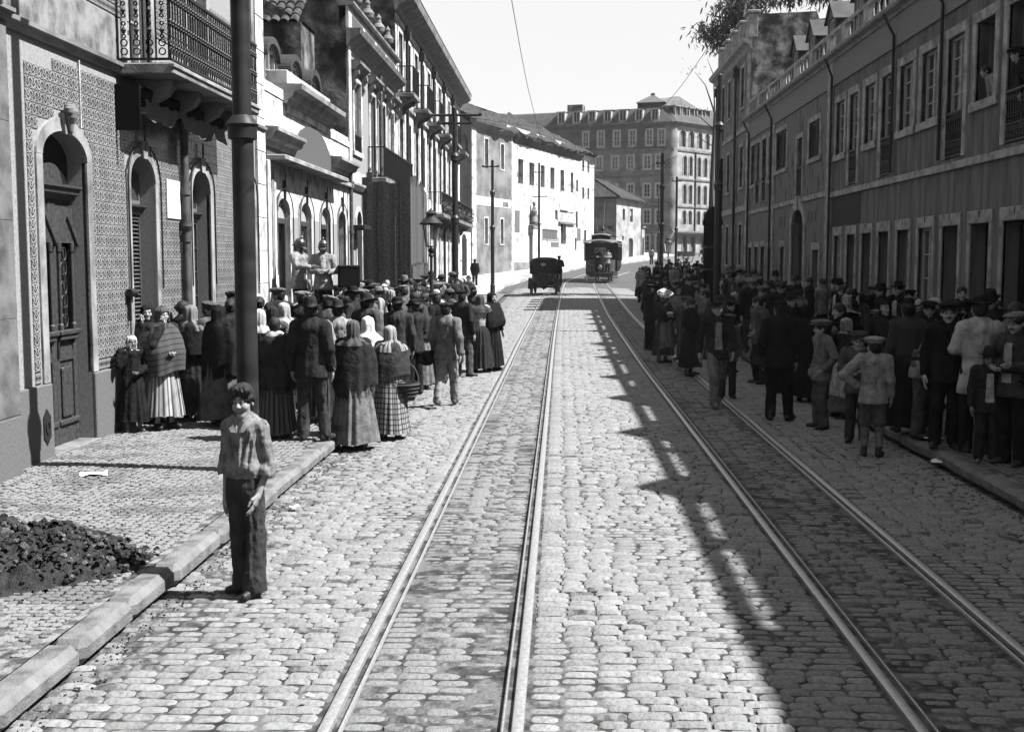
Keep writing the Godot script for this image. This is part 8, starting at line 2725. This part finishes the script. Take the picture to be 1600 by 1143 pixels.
func build_people() -> void:
	var rows := [
		["girl in a white kerchief shielding her face at the crowd's left edge", -5.46, 14.40, 35, {"h": 1.24, "kind": "girl", "pose": "handface", "hood": 0, "hoodm": M.c7, "topm": M.c0, "legm": M.c0, "skirt": 3, "bare": true, "skin": M.skin_dark}],
		["woman in a black head shawl, behind the girl in the white kerchief", -5.57, 15.30, 20, {"h": 1.60, "kind": "woman", "pose": "handface", "hood": 3, "hoodm": M.c0, "topm": M.c0, "legm": M.c0}],
		["woman under a dark striped shawl with her hand to her face, pale striped skirt", -5.16, 14.70, 48, {"h": 1.60, "kind": "woman", "pose": "handface", "hood": 1, "hoodm": M.p_shawl, "topm": M.c1, "legm": M.p_stripe_light, "skirt": 3}],
		["woman in a blotchy patterned headscarf, behind the woman with her hand to her face", -5.07, 15.60, 160, {"h": 1.58, "kind": "woman", "hood": 2, "hoodm": M.p_blotch, "topm": M.c1, "legm": M.c1, "shawl": 0, "shawlm": M.c1}],
		["bareheaded dark-haired woman nearest the shuttered doorway", -5.51, 16.60, 120, {"h": 1.60, "kind": "woman", "topm": M.c1, "legm": M.c0, "shawl": 3, "shawlm": M.c0}],
		["man in a flat cap and worn pale shirt in profile between two shawled women", -5.01, 16.20, 75, {"h": 1.60, "pose": "folded", "hat": "cap", "hatm": M.c3, "top": "shirt", "topm": M.c3, "legm": M.c4}],
		["bent woman under a long black head shawl just left of the thick pole", -4.54, 15.13, 150, {"h": 1.60, "kind": "woman", "pose": "folded", "hood": 1, "hoodm": M.c0, "topm": M.c0, "legm": M.c3, "skirt": 2}],
		["woman in a white headscarf and dark bodice just right of the thick pole", -3.91, 14.80, 185, {"h": 1.56, "kind": "woman", "hood": 0, "hoodm": M.c6, "topm": M.c0, "legm": M.c2}],
		["curly-haired woman with a white neckerchief over a dark cape, striped dark skirt", -3.50, 13.95, 184, {"h": 1.50, "kind": "woman", "hair": "short", "shawl": 2, "shawlm": M.c1, "fringe": true, "topm": M.c1, "legm": M.p_stripe_dark, "neckcloth": M.c6, "skirt": 1}],
		["man in dark suit and felt hat leaning on a cane, back to the camera", -3.02, 13.77, 178, {"h": 1.71, "pose": "relax", "hat": "fedora", "hatm": M.c1, "topm": M.c1, "legm": M.c2}],
		["woman in grey headscarf with a long dark fringed shawl and pale pleated skirt", -2.58, 14.20, 186, {"h": 1.62, "kind": "woman", "hood": 0, "hoodm": M.c3, "shawl": 1, "fringe": true, "shawlm": M.c1, "topm": M.c1, "legm": M.c4, "skirt": 2}],
		["woman in plaid skirt with a striped kerchief, glancing back over her bundled shawl", -2.24, 14.99, 195, {"h": 1.50, "kind": "woman", "pose": "lookback", "hood": 2, "hoodm": M.p_stripe_light, "shawl": 0, "fringe": true, "shawlm": M.c2, "topm": M.c1, "legm": M.p_plaid, "skirt": 1}],
		["white-veiled woman between the fringed shawl and the striped kerchief", -2.63, 15.60, 190, {"h": 1.60, "kind": "woman", "hood": 3, "hoodm": M.c7, "topm": M.c3, "legm": M.c2}],
		["bun-haired woman in a rounded grey shawl over a pale skirt", -2.58, 21.06, 184, {"h": 1.56, "kind": "woman", "pose": "folded", "shawl": 3, "shawlm": M.c2, "topm": M.c2, "legm": M.c4}],
		["man walking away in worn pale jacket and light trousers, hat in hand", -1.83, 18.28, 172, {"h": 1.66, "pose": "walk", "hat": "cap", "hatm": M.c1, "topm": M.c4, "legm": M.c5, "shoe": M.leather_pale}],
		["man in dark jacket and grey trousers beyond the man walking away", -1.98, 23.01, 150, {"h": 1.72, "pose": "relax", "hat": "peaked", "hatm": M.c0, "topm": M.c1, "legm": M.c3}],
		["woman in pale blouse with striped dark cloth over her head, street edge", -1.69, 24.02, 195, {"h": 1.62, "kind": "woman", "pose": "folded", "hood": 2, "hoodm": M.p_shawl, "topm": M.c6, "legm": M.c1, "skirt": 2}],
		["woman in black head shawl at the right tip of the left crowd", -1.45, 24.26, 45, {"h": 1.66, "kind": "woman", "hood": 3, "hoodm": M.c0, "topm": M.c0, "legm": M.c0}],
		["broad man in grey jacket and bowler standing out of the left crowd's middle", -2.68, 18.80, 188, {"h": 1.74, "hat": "bowler", "hatm": M.c0, "topm": M.c2, "legm": M.c1}],
		["man in wide curled hat and pale shirt behind the man with the cane", -3.08, 15.80, 190, {"h": 1.60, "pose": "folded", "hat": "wide", "hatm": M.c1, "top": "shirt", "topm": M.c5, "legm": M.c2}],
		["woman with white cloth draped over her head, farthest left behind the pole", -5.17, 19.50, 170, {"h": 1.62, "kind": "woman", "hood": 3, "hoodm": M.c6, "topm": M.c1, "legm": M.c1}],
		["woman with white cloth slipping off dark hair, below the two helmeted guards", -4.87, 20.00, 195, {"h": 1.60, "kind": "woman", "hood": 1, "hoodm": M.c6, "topm": M.c1, "legm": M.c1}],
		["man in light felt hat at the back before the plank hoarding", -3.66, 26.91, 185, {"h": 1.78, "hat": "fedora", "hatm": M.c4, "topm": M.c1, "legm": M.c1}],
		["woman with white cloth over her shoulder beside the man in the bowler", -2.70, 24.94, 190, {"h": 1.56, "kind": "woman", "hood": 0, "hoodm": M.c6, "topm": M.c2, "legm": M.c1}],
		["woman in flat dark wide hat behind the woman in the pale blouse", -2.17, 28.62, 180, {"h": 1.62, "kind": "woman", "hat": "wide", "hatm": M.c0, "topm": M.c2, "legm": M.c1}],
		["man in wide hat left of the broad man in the bowler", -2.93, 17.24, 150, {"h": 1.66, "hat": "wide", "hatm": M.c1, "topm": M.c2, "legm": M.c1}],
		["man in bowler walking away alone on the far left pavement", -5.42, 72.59, 180, {"h": 1.68, "pose": "walk", "hat": "bowler", "hatm": M.c0, "topm": M.c0, "legm": M.c0}],
		["person holding a black umbrella under the double-armed pole", -6.49, 66.95, 170, {"h": 1.65, "pose": "handface", "hat": "bowler", "hatm": M.c0, "topm": M.c0, "legm": M.c0}],
		["man in dark coat left of the person with the umbrella", -6.74, 63.04, 180, {"h": 1.66, "hat": "fedora", "hatm": M.c0, "topm": M.c1, "legm": M.c0}],
		["man in black standing at the street tip of the right crowd, facing it", 2.25, 29.26, 120, {"h": 1.68, "hat": "cap", "hatm": M.c0, "topm": M.c0, "legm": M.c0}],
		["woman carrying a white bundle on her head and reading a paper", 2.31, 26.04, 35, {"h": 1.58, "kind": "woman", "pose": "read", "hat": "bundle", "hatm": M.c7, "hair": "short", "shawl": 3, "shawlm": M.c1, "topm": M.c1, "legm": M.c2, "skirt": 3, "apron": M.c4, "skin": M.skin_dark}],
		["woman with a pale kerchief crossed on her chest beside the woman carrying the bundle", 3.10, 30.62, 10, {"h": 1.60, "kind": "woman", "hood": 0, "hoodm": M.c2, "shawl": 3, "shawlm": M.c4, "topm": M.c2, "legm": M.c2}],
		["woman in profile knitting with raised hands, short dark skirt with pale hem", 2.61, 23.26, 62, {"h": 1.56, "kind": "woman", "pose": "read", "shawl": 3, "shawlm": M.c0, "topm": M.c0, "legm": M.c1, "skirt": 3, "apron": M.c1}],
		["man in peaked cap and open dark jacket striding along the right track", 2.47, 18.32, 6, {"h": 1.67, "pose": "walk", "hat": "peaked", "hatm": M.c1, "topm": M.c1, "legm": M.c4, "front": M.c5, "shoe": M.leather_pale}],
		["man in black suit and white collar seen from behind, bowler on his head", 3.17, 16.82, 168, {"h": 1.73, "pose": "relax", "hat": "bowler", "hatm": M.c0, "topm": M.c0, "legm": M.c0, "collar": M.c7}],
		["boy in flat cap and workman's jacket in profile, hands in pockets", 3.63, 16.14, -78, {"h": 1.50, "kind": "boy", "pose": "pockets", "hat": "cap", "hatm": M.c4, "topm": M.c4, "legm": M.c3}],
		["woman in long black dress behind the boy with hands in pockets", 4.10, 19.35, 150, {"h": 1.62, "kind": "woman", "shawl": 2, "shawlm": M.c0, "topm": M.c0, "legm": M.c0, "hood": 0, "hoodm": M.c0}],
		["boy in pale jacket, big cap and knee breeches, back to the camera", 3.73, 13.83, 158, {"h": 1.42, "kind": "boy", "pose": "hip", "hat": "cap", "hatm": M.c5, "topm": M.c5, "legs": "breeches", "legm": M.c3, "sock": M.c4, "collar": M.c6, "shoe": M.leather}],
		["boy in cap and scarf facing the boy in the pale jacket", 3.82, 14.90, -15, {"h": 1.42, "kind": "boy", "pose": "folded", "hat": "cap", "hatm": M.c2, "topm": M.c3, "legm": M.c2, "neckcloth": M.c5}],
		["woman in pale apron and head cloth raising her hand behind the boys", 4.27, 17.43, -70, {"h": 1.50, "kind": "woman", "pose": "handface", "hood": 0, "hoodm": M.c5, "topm": M.c1, "legm": M.c4, "apron": M.c6, "skin": M.skin_dark}],
		["girl's bare face turned left above the boy in the pale jacket", 4.33, 18.12, -60, {"h": 1.50, "kind": "girl", "hair": "long", "topm": M.c0, "legm": M.c1}],
		["woman in pinstriped blouse with her back turned, between the boys and the leaning soldier", 4.38, 14.72, 170, {"h": 1.68, "kind": "woman", "hat": "wide", "hatm": M.c0, "topm": M.p_pin, "legm": M.c0}],
		["soldier in belted pale tunic leaning forward with one foot on the kerb", 4.43, 14.29, 58, {"h": 1.68, "pose": "bend", "hat": "peaked", "hatm": M.c1, "top": "jacket", "topm": M.c5, "legm": M.c3, "belt": M.c1}],
		["bearded man in black facing the camera beside the leaning soldier", 4.48, 13.51, -15, {"h": 1.70, "hat": "cap", "hatm": M.c0, "topm": M.c0, "legm": M.c0, "moustache": true}],
		["man in peaked cap and dark open coat turning to the man in the smock", 4.90, 14.50, 70, {"h": 1.68, "hat": "peaked", "hatm": M.c1, "topm": M.c0, "legm": M.c0, "front": M.c5}],
		["man in long whitish smock and dark hat, back to the camera", 4.71, 13.16, 172, {"h": 1.76, "pose": "folded", "hat": "bowler", "hatm": M.c0, "top": "coat", "topm": M.c6, "legm": M.c0}],
		["small barefoot child in a round hat and open shirt at the kerb", 4.62, 12.57, -10, {"h": 1.22, "kind": "boy", "hat": "fedora", "hatm": M.c1, "topm": M.c1, "legm": M.c1, "front": M.c6, "bare": true, "skin": M.skin_dark}],
		["bareheaded boy grinning over the small child in the round hat", 5.13, 13.80, -5, {"h": 1.46, "kind": "boy", "topm": M.c1, "legm": M.c0, "skin": M.skin_dark}],
		["man in flat cap with moustache at the right edge of the view", 4.83, 12.40, -60, {"h": 1.64, "hat": "cap", "hatm": M.c4, "topm": M.c2, "legm": M.c0, "front": M.c5, "moustache": true, "pose": "folded"}],
		["bushy-haired man in pale coat at the right edge, behind the man with the moustache", 5.28, 13.60, 160, {"h": 1.70, "hair": "bun", "topm": M.c4, "legm": M.c0}],
		["man in black hat and high white collar standing by the pale sill window", 6.59, 22.82, -50, {"h": 1.74, "hat": "fedora", "hatm": M.c0, "topm": M.c0, "legm": M.c0, "front": M.c6, "collar": M.c7}],
		["man in black hat in profile at the wall left of the high-collared man", 6.29, 22.94, -90, {"h": 1.70, "hat": "wide", "hatm": M.c0, "topm": M.c0, "legm": M.c0}],
		["bareheaded young man in profile with white collar above the right crowd", 6.31, 29.63, -90, {"h": 1.72, "topm": M.c0, "legm": M.c0, "collar": M.c7, "front": M.c5}],
		["tall man in hat against the arched gateway", 5.97, 32.43, -20, {"h": 1.80, "hat": "fedora", "hatm": M.c0, "topm": M.c1, "legm": M.c0}],
		["man in hat talking left of the two hatted men at the wall", 6.37, 26.70, -70, {"h": 1.72, "hat": "fedora", "hatm": M.c0, "topm": M.c0, "legm": M.c0, "front": M.c6}],
		["man in black hat and jacket beside the gateway's right pier", 5.15, 20.72, -100, {"h": 1.70, "topm": M.c0, "legm": M.c0, "collar": M.c6}],
		["child in pale beret left of the man in the black suit", 2.81, 19.45, 0, {"h": 1.40, "kind": "boy", "hat": "beret", "hatm": M.c3, "topm": M.c3, "legm": M.c2}],
		["woman in white flowered headscarf deep in the right crowd", 4.26, 28.49, 10, {"h": 1.55, "kind": "woman", "hood": 2, "hoodm": M.c6, "topm": M.c1, "legm": M.c1}],
		["boy in light flat cap in the middle of the right crowd", 4.38, 25.26, -40, {"h": 1.60, "kind": "boy", "hat": "cap", "hatm": M.c4, "topm": M.c2, "legm": M.c1}],
		["man in cap left of the tall black pole, far down the right crowd", 4.13, 37.25, 0, {"h": 1.70, "hat": "cap", "hatm": M.c1, "topm": M.c1, "legm": M.c0}],
		["dark figure walking away beside the thick far pole", 6.52, 70.00, 170, {"h": 1.68, "hat": "fedora", "hatm": M.c0, "topm": M.c0, "legm": M.c0, "pose": "walk"}],
		["second dark figure right of the thick far pole", 7.57, 75.00, 20, {"h": 1.68, "hat": "cap", "hatm": M.c0, "topm": M.c0, "legm": M.c0, "pose": "stand"}],
		["stooping dark figure between the far poles", 8.64, 80.00, 200, {"h": 1.68, "hat": "bowler", "hatm": M.c0, "topm": M.c0, "legm": M.c0, "pose": "folded"}],
		["dark figure close left of the round kiosk", 7.74, 66.00, 160, {"h": 1.68, "hat": "cap", "hatm": M.c0, "topm": M.c0, "legm": M.c0, "pose": "walk"}],
		["pale-shirted figure standing far off before the great house", 9.19, 118.00, 170, {"h": 1.70, "top": "shirt", "topm": M.c5, "legm": M.c2}],
	]
	for r in rows: person(r[0], r[1], r[2], deg_to_rad(r[3]), r[4])
	# two helmeted guards on a wooden platform cart above the heads
	var cart := thing("platform_cart", "low wooden cart in the left crowd carrying the two helmeted guards", "cart", T(-4.85, gd(22.6) + 0.1, -22.6))
	boxpart("deck", cart, M.plank, -0.9, 0.9, 0.78, 0.88, -0.55, 0.55, 0.01)
	for sx in [-0.7, 0.7]:
		var w := MB.new(); w.lathe([Vector2(0.3, -0.04), Vector2(0.36, -0.04), Vector2(0.36, 0.04), Vector2(0.3, 0.04), Vector2(0.3, -0.04)], 18)
		for k in 4: w.tube([Vector3(cos(k * PI / 4) * 0.31, 0, sin(k * PI / 4) * 0.31), Vector3(-cos(k * PI / 4) * 0.31, 0, -sin(k * PI / 4) * 0.31)], [0.02], 5)
		put("wheel", w.mesh(), M.plank2, cart, Transform3D(Basis(Vector3(0, 0, 1), PI / 2), Vector3(sx, 0.36, 0)))
		boxpart("leg", cart, M.plank, sx - 0.05, sx + 0.05, 0.3, 0.78, -0.5, -0.4)
	person("helmeted guard in pale belted tunic pointing down at a paper, left of the two", -5.12, 22.4, deg_to_rad(70), {"h": 1.7, "pose": "point", "hat": "helmet", "topm": M.c5, "legm": M.c1, "belt": M.c6, "skin": M.skin_dark}, "", 0.98)
	person("helmeted guard in pale tunic facing the street, right of the two", -4.62, 22.3, deg_to_rad(15), {"h": 1.66, "pose": "folded", "hat": "helmet", "topm": M.c5, "legm": M.c1, "front": M.c6, "skin": M.skin_dark}, "", 0.98)
	var bx_ := thing("dark_case", "dark square case raised beside the right helmeted guard", "case", T(-4.12, 0.98, -22.3, 0.3))
	boxpart("case_body", bx_, M.soot, -0.2, 0.2, 0.8, 1.18, -0.16, 0.16, 0.015)
	boxpart("case_lid", bx_, M.c1, -0.21, 0.21, 1.18, 1.22, -0.17, 0.17, 0.01)
	boxpart("stand", bx_, M.plank, -0.04, 0.04, 0.0, 0.8, -0.04, 0.04)
	# things carried
	var st := MB.new()
	st.tube([Vector3(0, 0, 0), Vector3(0, 0.84, 0), Vector3(0.02, 0.9, 0.02), Vector3(0.07, 0.91, 0.04), Vector3(0.1, 0.87, 0.05)], [0.011], 7)
	tag(put("walking_cane", st.mesh(), M.plank2, null, T(-2.82, 0.1, -13.80)), "thin walking cane held by the man in the dark suit", "cane")
	var hat := thing("carried_hat", "dark felt hat held low by the man walking away", "hat", Transform3D(Basis.from_euler(Vector3(0.5, 0.4, 0.6)), Vector3(-2.10, 0.70, -18.35)))
	var hb := MB.new(); hb.lathe([Vector2(0.092, 0.045), Vector2(0.086, 0.09), Vector2(0.07, 0.15), Vector2(0.0, 0.155)], 20, Vector3.ZERO, 0.94, 1.2)
	part("crown", hb, M.c0, hat)
	part("brim", brim(0.086, 0.106, 0.07, 0.05, -0.01, 0.016), M.c0, hat)
	var h2 := thing("carried_headgear", "dark cap held at the side by the man in the black suit", "cap", Transform3D(Basis.from_euler(Vector3(0.2, 0.4, 0.3)), Vector3(2.90, 0.74, -16.85)))
	put("cap_cloth", mesh_cache["cap"], M.c0, h2)
	var bk := thing("wicker_basket", "dark wicker basket hanging from the arm of the woman in the plaid skirt", "basket", T(-2.04, 0.46, -15.02, 0.3))
	var wb := MB.new()
	wb.lathe([Vector2(0.0, 0), Vector2(0.12, 0.0), Vector2(0.17, 0.2), Vector2(0.18, 0.24), Vector2(0.165, 0.24), Vector2(0.11, 0.02)], 18)
	part("bowl", wb, M.p_plaid, bk)
	wb = MB.new()
	var hp := []
	for k in 11: hp.append(Vector3(0.17 * cos(PI * k / 10.0), 0.23 + 0.26 * sin(PI * k / 10.0), 0))
	wb.tube(hp, [0.014], 6)
	part("handle", wb, M.plank, bk)
	wb = MB.new()
	for y in [0.06, 0.11, 0.16, 0.21]: wb.lathe([Vector2(0.125 + y * 0.25, y - 0.012), Vector2(0.145 + y * 0.25, y), Vector2(0.125 + y * 0.25, y + 0.012)], 18)
	part("woven_hoop", wb, M.plank, bk)
	for q in [[-4.9, 1.98, 22.15, 0.5, "paper held by the pointing helmeted guard"], [2.43, 1.08, 25.85, 0.4, "white paper read by the woman carrying a bundle on her head"], [2.83, 1.02, 23.1, 0.9, "white knitting in the hands of the woman in profile"]]:
		var pm := MB.new(); pm.sheet([[Vector3(-0.08, 0.06, 0.02), Vector3(0.0, 0.075, 0), Vector3(0.08, 0.06, 0.02)], [Vector3(-0.08, -0.06, 0.03), Vector3(0.0, -0.05, 0.01), Vector3(0.08, -0.06, 0.04)]])
		tag(put("paper_sheet", pm.mesh(), M.paper, null, T(q[0], q[1], -q[2], q[3])), q[4], "paper")
	var um := thing("umbrella", "open black umbrella beyond the left crowd under the double-armed pole", "umbrella", T(-6.3, gd(66) + 1.1, -66.5))
	var ub := MB.new()
	var rws := []
	for j in 5:
		var row := []
		for k in 24:
			var a := TAU * k / 24; var r := 0.62 * j / 4.0 * (1.0 - 0.05 * absf(sin(a * 4)))
			row.append(Vector3(sin(a) * r, 0.95 - 0.3 * pow(j / 4.0, 2.0), cos(a) * r))
		rws.append(row)
	ub.sheet(rws, true)
	part("canopy", ub, M.c0, um)
	ub = MB.new(); ub.tube([Vector3(0, 0, 0), Vector3(0, 1.02, 0)], [0.012], 6); part("shaft", ub, M.dark, um)
	# people at the windows on the right
	person("person leaning out over the sill of the open right-hand window", 7.98, 21.55, deg_to_rad(-95), {"kind": "woman", "h": 1.55, "pose": "bend", "topm": M.c5, "legm": M.c1, "hair": "short"}, "", 4.35)
	person("person in black leaning on the iron balcony rail at the right edge", 7.96, 20.0, deg_to_rad(-100), {"h": 1.65, "pose": "bend", "topm": M.c0, "legm": M.c0, "hat": "cap"}, "", 4.3)
	person("dark figure looking out of the taller end house's upper window", 8.05, 53.95, deg_to_rad(-70), {"kind": "woman", "h": 1.55, "pose": "folded", "topm": M.c0, "legm": M.c0}, "", 7.75)
	person("dark figure behind the roof balustrade looking down into the street", 8.1, 30.2, deg_to_rad(-80), {"h": 1.6, "pose": "folded", "topm": M.c0, "legm": M.c0}, "", 8.06)
	# the boy in front
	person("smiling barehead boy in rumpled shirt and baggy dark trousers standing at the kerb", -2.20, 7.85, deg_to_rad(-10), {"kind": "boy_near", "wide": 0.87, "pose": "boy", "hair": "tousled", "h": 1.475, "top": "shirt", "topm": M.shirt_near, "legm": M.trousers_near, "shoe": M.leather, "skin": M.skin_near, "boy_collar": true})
	# everyone else in the two crowds
	var rng := RandomNumberGenerator.new(); rng.seed = 2024
	var used := []
	var seen_labels := {}
	for r in rows: used.append(Vector2(r[1], r[2]))
	used.append(Vector2(-5.1, 22.4)); used.append(Vector2(-4.6, 22.3)); used.append(Vector2(-4.1, 22.3))
	var dark := [M.c0, M.c1, M.c1, M.c0, M.c2]
	var kinds := [
		["man in a dark felt hat, %s", {"hat": "fedora"}], ["man in a flat cap, %s", {"hat": "cap"}], ["man in a bowler, %s", {"hat": "bowler"}],
		["woman in a dark headscarf, %s", {"kind": "woman", "hood": 0}], ["woman under a dark head shawl, %s", {"kind": "woman", "hood": 3}],
		["bareheaded woman in a shawl, %s", {"kind": "woman", "shawl": 3}], ["boy in a cap, %s", {"kind": "boy", "hat": "cap"}],
		["woman in a pale headscarf, %s", {"kind": "woman", "hood": 2}], ["bareheaded man in a jacket, %s", {}]]
	for side in 2:
		var want := 88 if side == 0 else 100
		var got := 0
		for tries in 4000:
			if got >= want: break
			var d := rng.randf_range(15.2, 41.0) if side == 0 else rng.randf_range(15.5, 60.0)
			var x := 0.0
			if side == 0:
				var edge := lerpf(-2.9, -2.3, clampf((d - 15) / 6.0, 0, 1)) - maxf(0.0, d - 26.0) * 0.06
				x = rng.randf_range(-5.35, edge)
				if x < -4.2 and d > 32.4 and d < 37.3: continue
				if d > 30 and rng.randf() < 0.45: continue
			else:
				var edge := lerpf(4.6, 2.7, clampf((d - 15.5) / 8.0, 0, 1)) + maxf(0.0, d - 30.0) * 0.045
				x = rng.randf_range(edge, 7.2)
				if Vector2(x - 5.55, d - 42).length() < 0.8: continue
			var ok := true
			for u in used:
				if u.distance_to(Vector2(x, d)) < (0.40 if side == 0 else 0.5): ok = false; break
			if not ok: continue
			for q in [Vector2(-3.3, 36), Vector2(-3.15, 28), Vector2(4.83, 36)]:
				if q.distance_to(Vector2(x, d)) < 0.4: ok = false
			if not ok: continue
			used.append(Vector2(x, d))
			got += 1
			var k: Array = kinds[[0, 1, 1, 2, 3, 3, 4, 5, 5, 7, 7, 7, 0][rng.randi() % 13] if side == 0 else [0, 0, 1, 1, 1, 2, 3, 5, 6, 6, 8, 8, 7][rng.randi() % 13]]
			var o: Dictionary = k[1].duplicate()
			var woman: bool = o.get("kind", "man") == "woman"
			o.pose = ["stand", "relax", "folded", "glance", "slouch"][rng.randi() % 5]
			o.h = (rng.randf_range(1.6, 1.76) if not woman else rng.randf_range(1.5, 1.63)) if o.get("kind", "man") != "boy" else rng.randf_range(1.3, 1.5)
			o.topm = dark[rng.randi() % 5]; o.legm = dark[rng.randi() % 5]
			if rng.randf() < 0.32: o.topm = [M.c3, M.c4, M.c5][rng.randi() % 3]
			if rng.randf() < 0.25: o.legm = [M.c3, M.c4, M.p_stripe_dark][rng.randi() % 3]
			o.hatm = [M.c0, M.c1, M.c2, M.c3, M.c4][rng.randi() % 5]
			o.hoodm = dark[rng.randi() % 5] if o.get("hood", 0) != 2 else [M.c5, M.c6, M.c7, M.p_blotch, M.p_stripe][rng.randi() % 5]
			o.shawlm = dark[rng.randi() % 5]
			o.skirt = rng.randi() % 3
			o.wide = rng.randf_range(0.92, 1.1)
			if not woman and rng.randf() < 0.5: o.front = M.c5
			var yaw := atan2(-5.4 - x, -22.5 + d) + rng.randfn(0, 0.5) if side == 0 else rng.randfn(-0.7, 0.9)
			var where: String = "deep in the left crowd" if side == 0 else ("in the thick of the right crowd" if d < 32 else "far down the right crowd")
			# label: tone of the clothes, then what the figure stands level with
			var tone := func(m: Material) -> String: return {M.c0: "black", M.c1: "charcoal", M.c2: "dark grey", M.c3: "grey"}.get(m, "pale")
			var lev := ""
			if side == 0: lev = "before the glazed doorway" if d < 18.5 else ("before the dark doorway" if d < 22 else ("before the guards' doorway" if d < 25 else ("before the low house" if d < 29 else ("beside the plank hoarding" if d < 37 else "beyond the plank hoarding"))))
			else: lev = "by the leaning soldier" if d < 20 else ("by the pale sill window" if d < 25.5 else ("by the dark shop doors" if d < 31 else ("by the wall patch" if d < 34.5 else ("by the arched gateway" if d < 40 else ("beyond the round kiosk" if d < 48 else "below the taller end house")))))
			var q := ""
			if side == 0: q = "near the wall" if x < -4.4 else ("mid crowd" if x < -3.3 else "kerbside")
			else: q = "against the wall" if x > 6.4 else ("mid crowd" if x > 4.6 else "street side")
			var worn: String = tone.call(o.hoodm) if o.has("hood") else (tone.call(o.shawlm) if o.has("shawl") else tone.call(o.topm))
			if lev == "before the low house": q = q.replace("near the wall", "wallside")
			var lab: String = (k[0] as String).replace(", %s", "").replace("dark ", "").replace("pale ", "") + ", " + worn + ", " + q + " " + lev
			if seen_labels.has(lab): lab += ", " + ("facing us" if cos(yaw) > 0.3 else ("back to us" if cos(yaw) < -0.3 else "in profile"))
			seen_labels[lab] = true
			var sp := person(lab, x, d, yaw, o, "onlookers " + where)


func _ready() -> void:
	nz_.seed = 9; nz_.frequency = 0.02; nz_.fractal_octaves = 3
	var cam := Camera3D.new()
	cam.name = "camera"
	cam.fov = 2.0 * rad_to_deg(atan(571.5 / 1800.0))
	cam.near = 0.1; cam.far = 1500.0
	cam.transform = Transform3D(Basis(Vector3(0, 1, 0), deg_to_rad(2.425)) * Basis(Vector3(1, 0, 0), -atan(165.5 / 1800.0)), Vector3(0, 2.3, 0))
	cam.current = true
	add_child(cam)
	var env := Environment.new()
	env.background_mode = Environment.BG_SKY
	var sky := ProceduralSkyMaterial.new()
	sky.sky_top_color = grey(0.20); sky.sky_horizon_color = grey(0.23); sky.sky_curve = 0.2
	sky.ground_bottom_color = grey(0.1); sky.ground_horizon_color = grey(0.2)
	sky.sun_angle_max = 1.0
	env.sky = Sky.new(); env.sky.sky_material = sky
	env.tonemap_mode = Environment.TONE_MAPPER_LINEAR
	env.tonemap_exposure = 4.25
	env.sdfgi_enabled = true; env.ssao_enabled = true; env.ssil_enabled = true
	env.fog_enabled = true; env.fog_density = 0.00015; env.fog_light_color = grey(0.8)
	var we := WorldEnvironment.new()
	we.name = "world"; we.environment = env
	add_child(we)
	var sun := DirectionalLight3D.new()
	sun.name = "sun"
	sun.light_energy = 1.6; sun.light_color = Color(1, 1, 1); sun.light_angular_distance = 0.5
	sun.shadow_enabled = true
	sun.transform = Transform3D(Basis.looking_at(Vector3(-1, -1.34, -0.08), Vector3(0, 1, 0)), Vector3(0, 20, 0))
	add_child(sun)
	var t0 := Time.get_ticks_msec()
	make_materials()
	build_ground(); build_pavements(); build_earth_heap()
	build_left(); build_right(); build_far(); build_street(); build_trees()
	print("set ", Time.get_ticks_msec() - t0)
	people_materials()
	build_car(); build_tram(); build_horse_cart()
	build_people()
	print("people ", Time.get_ticks_msec() - t0)
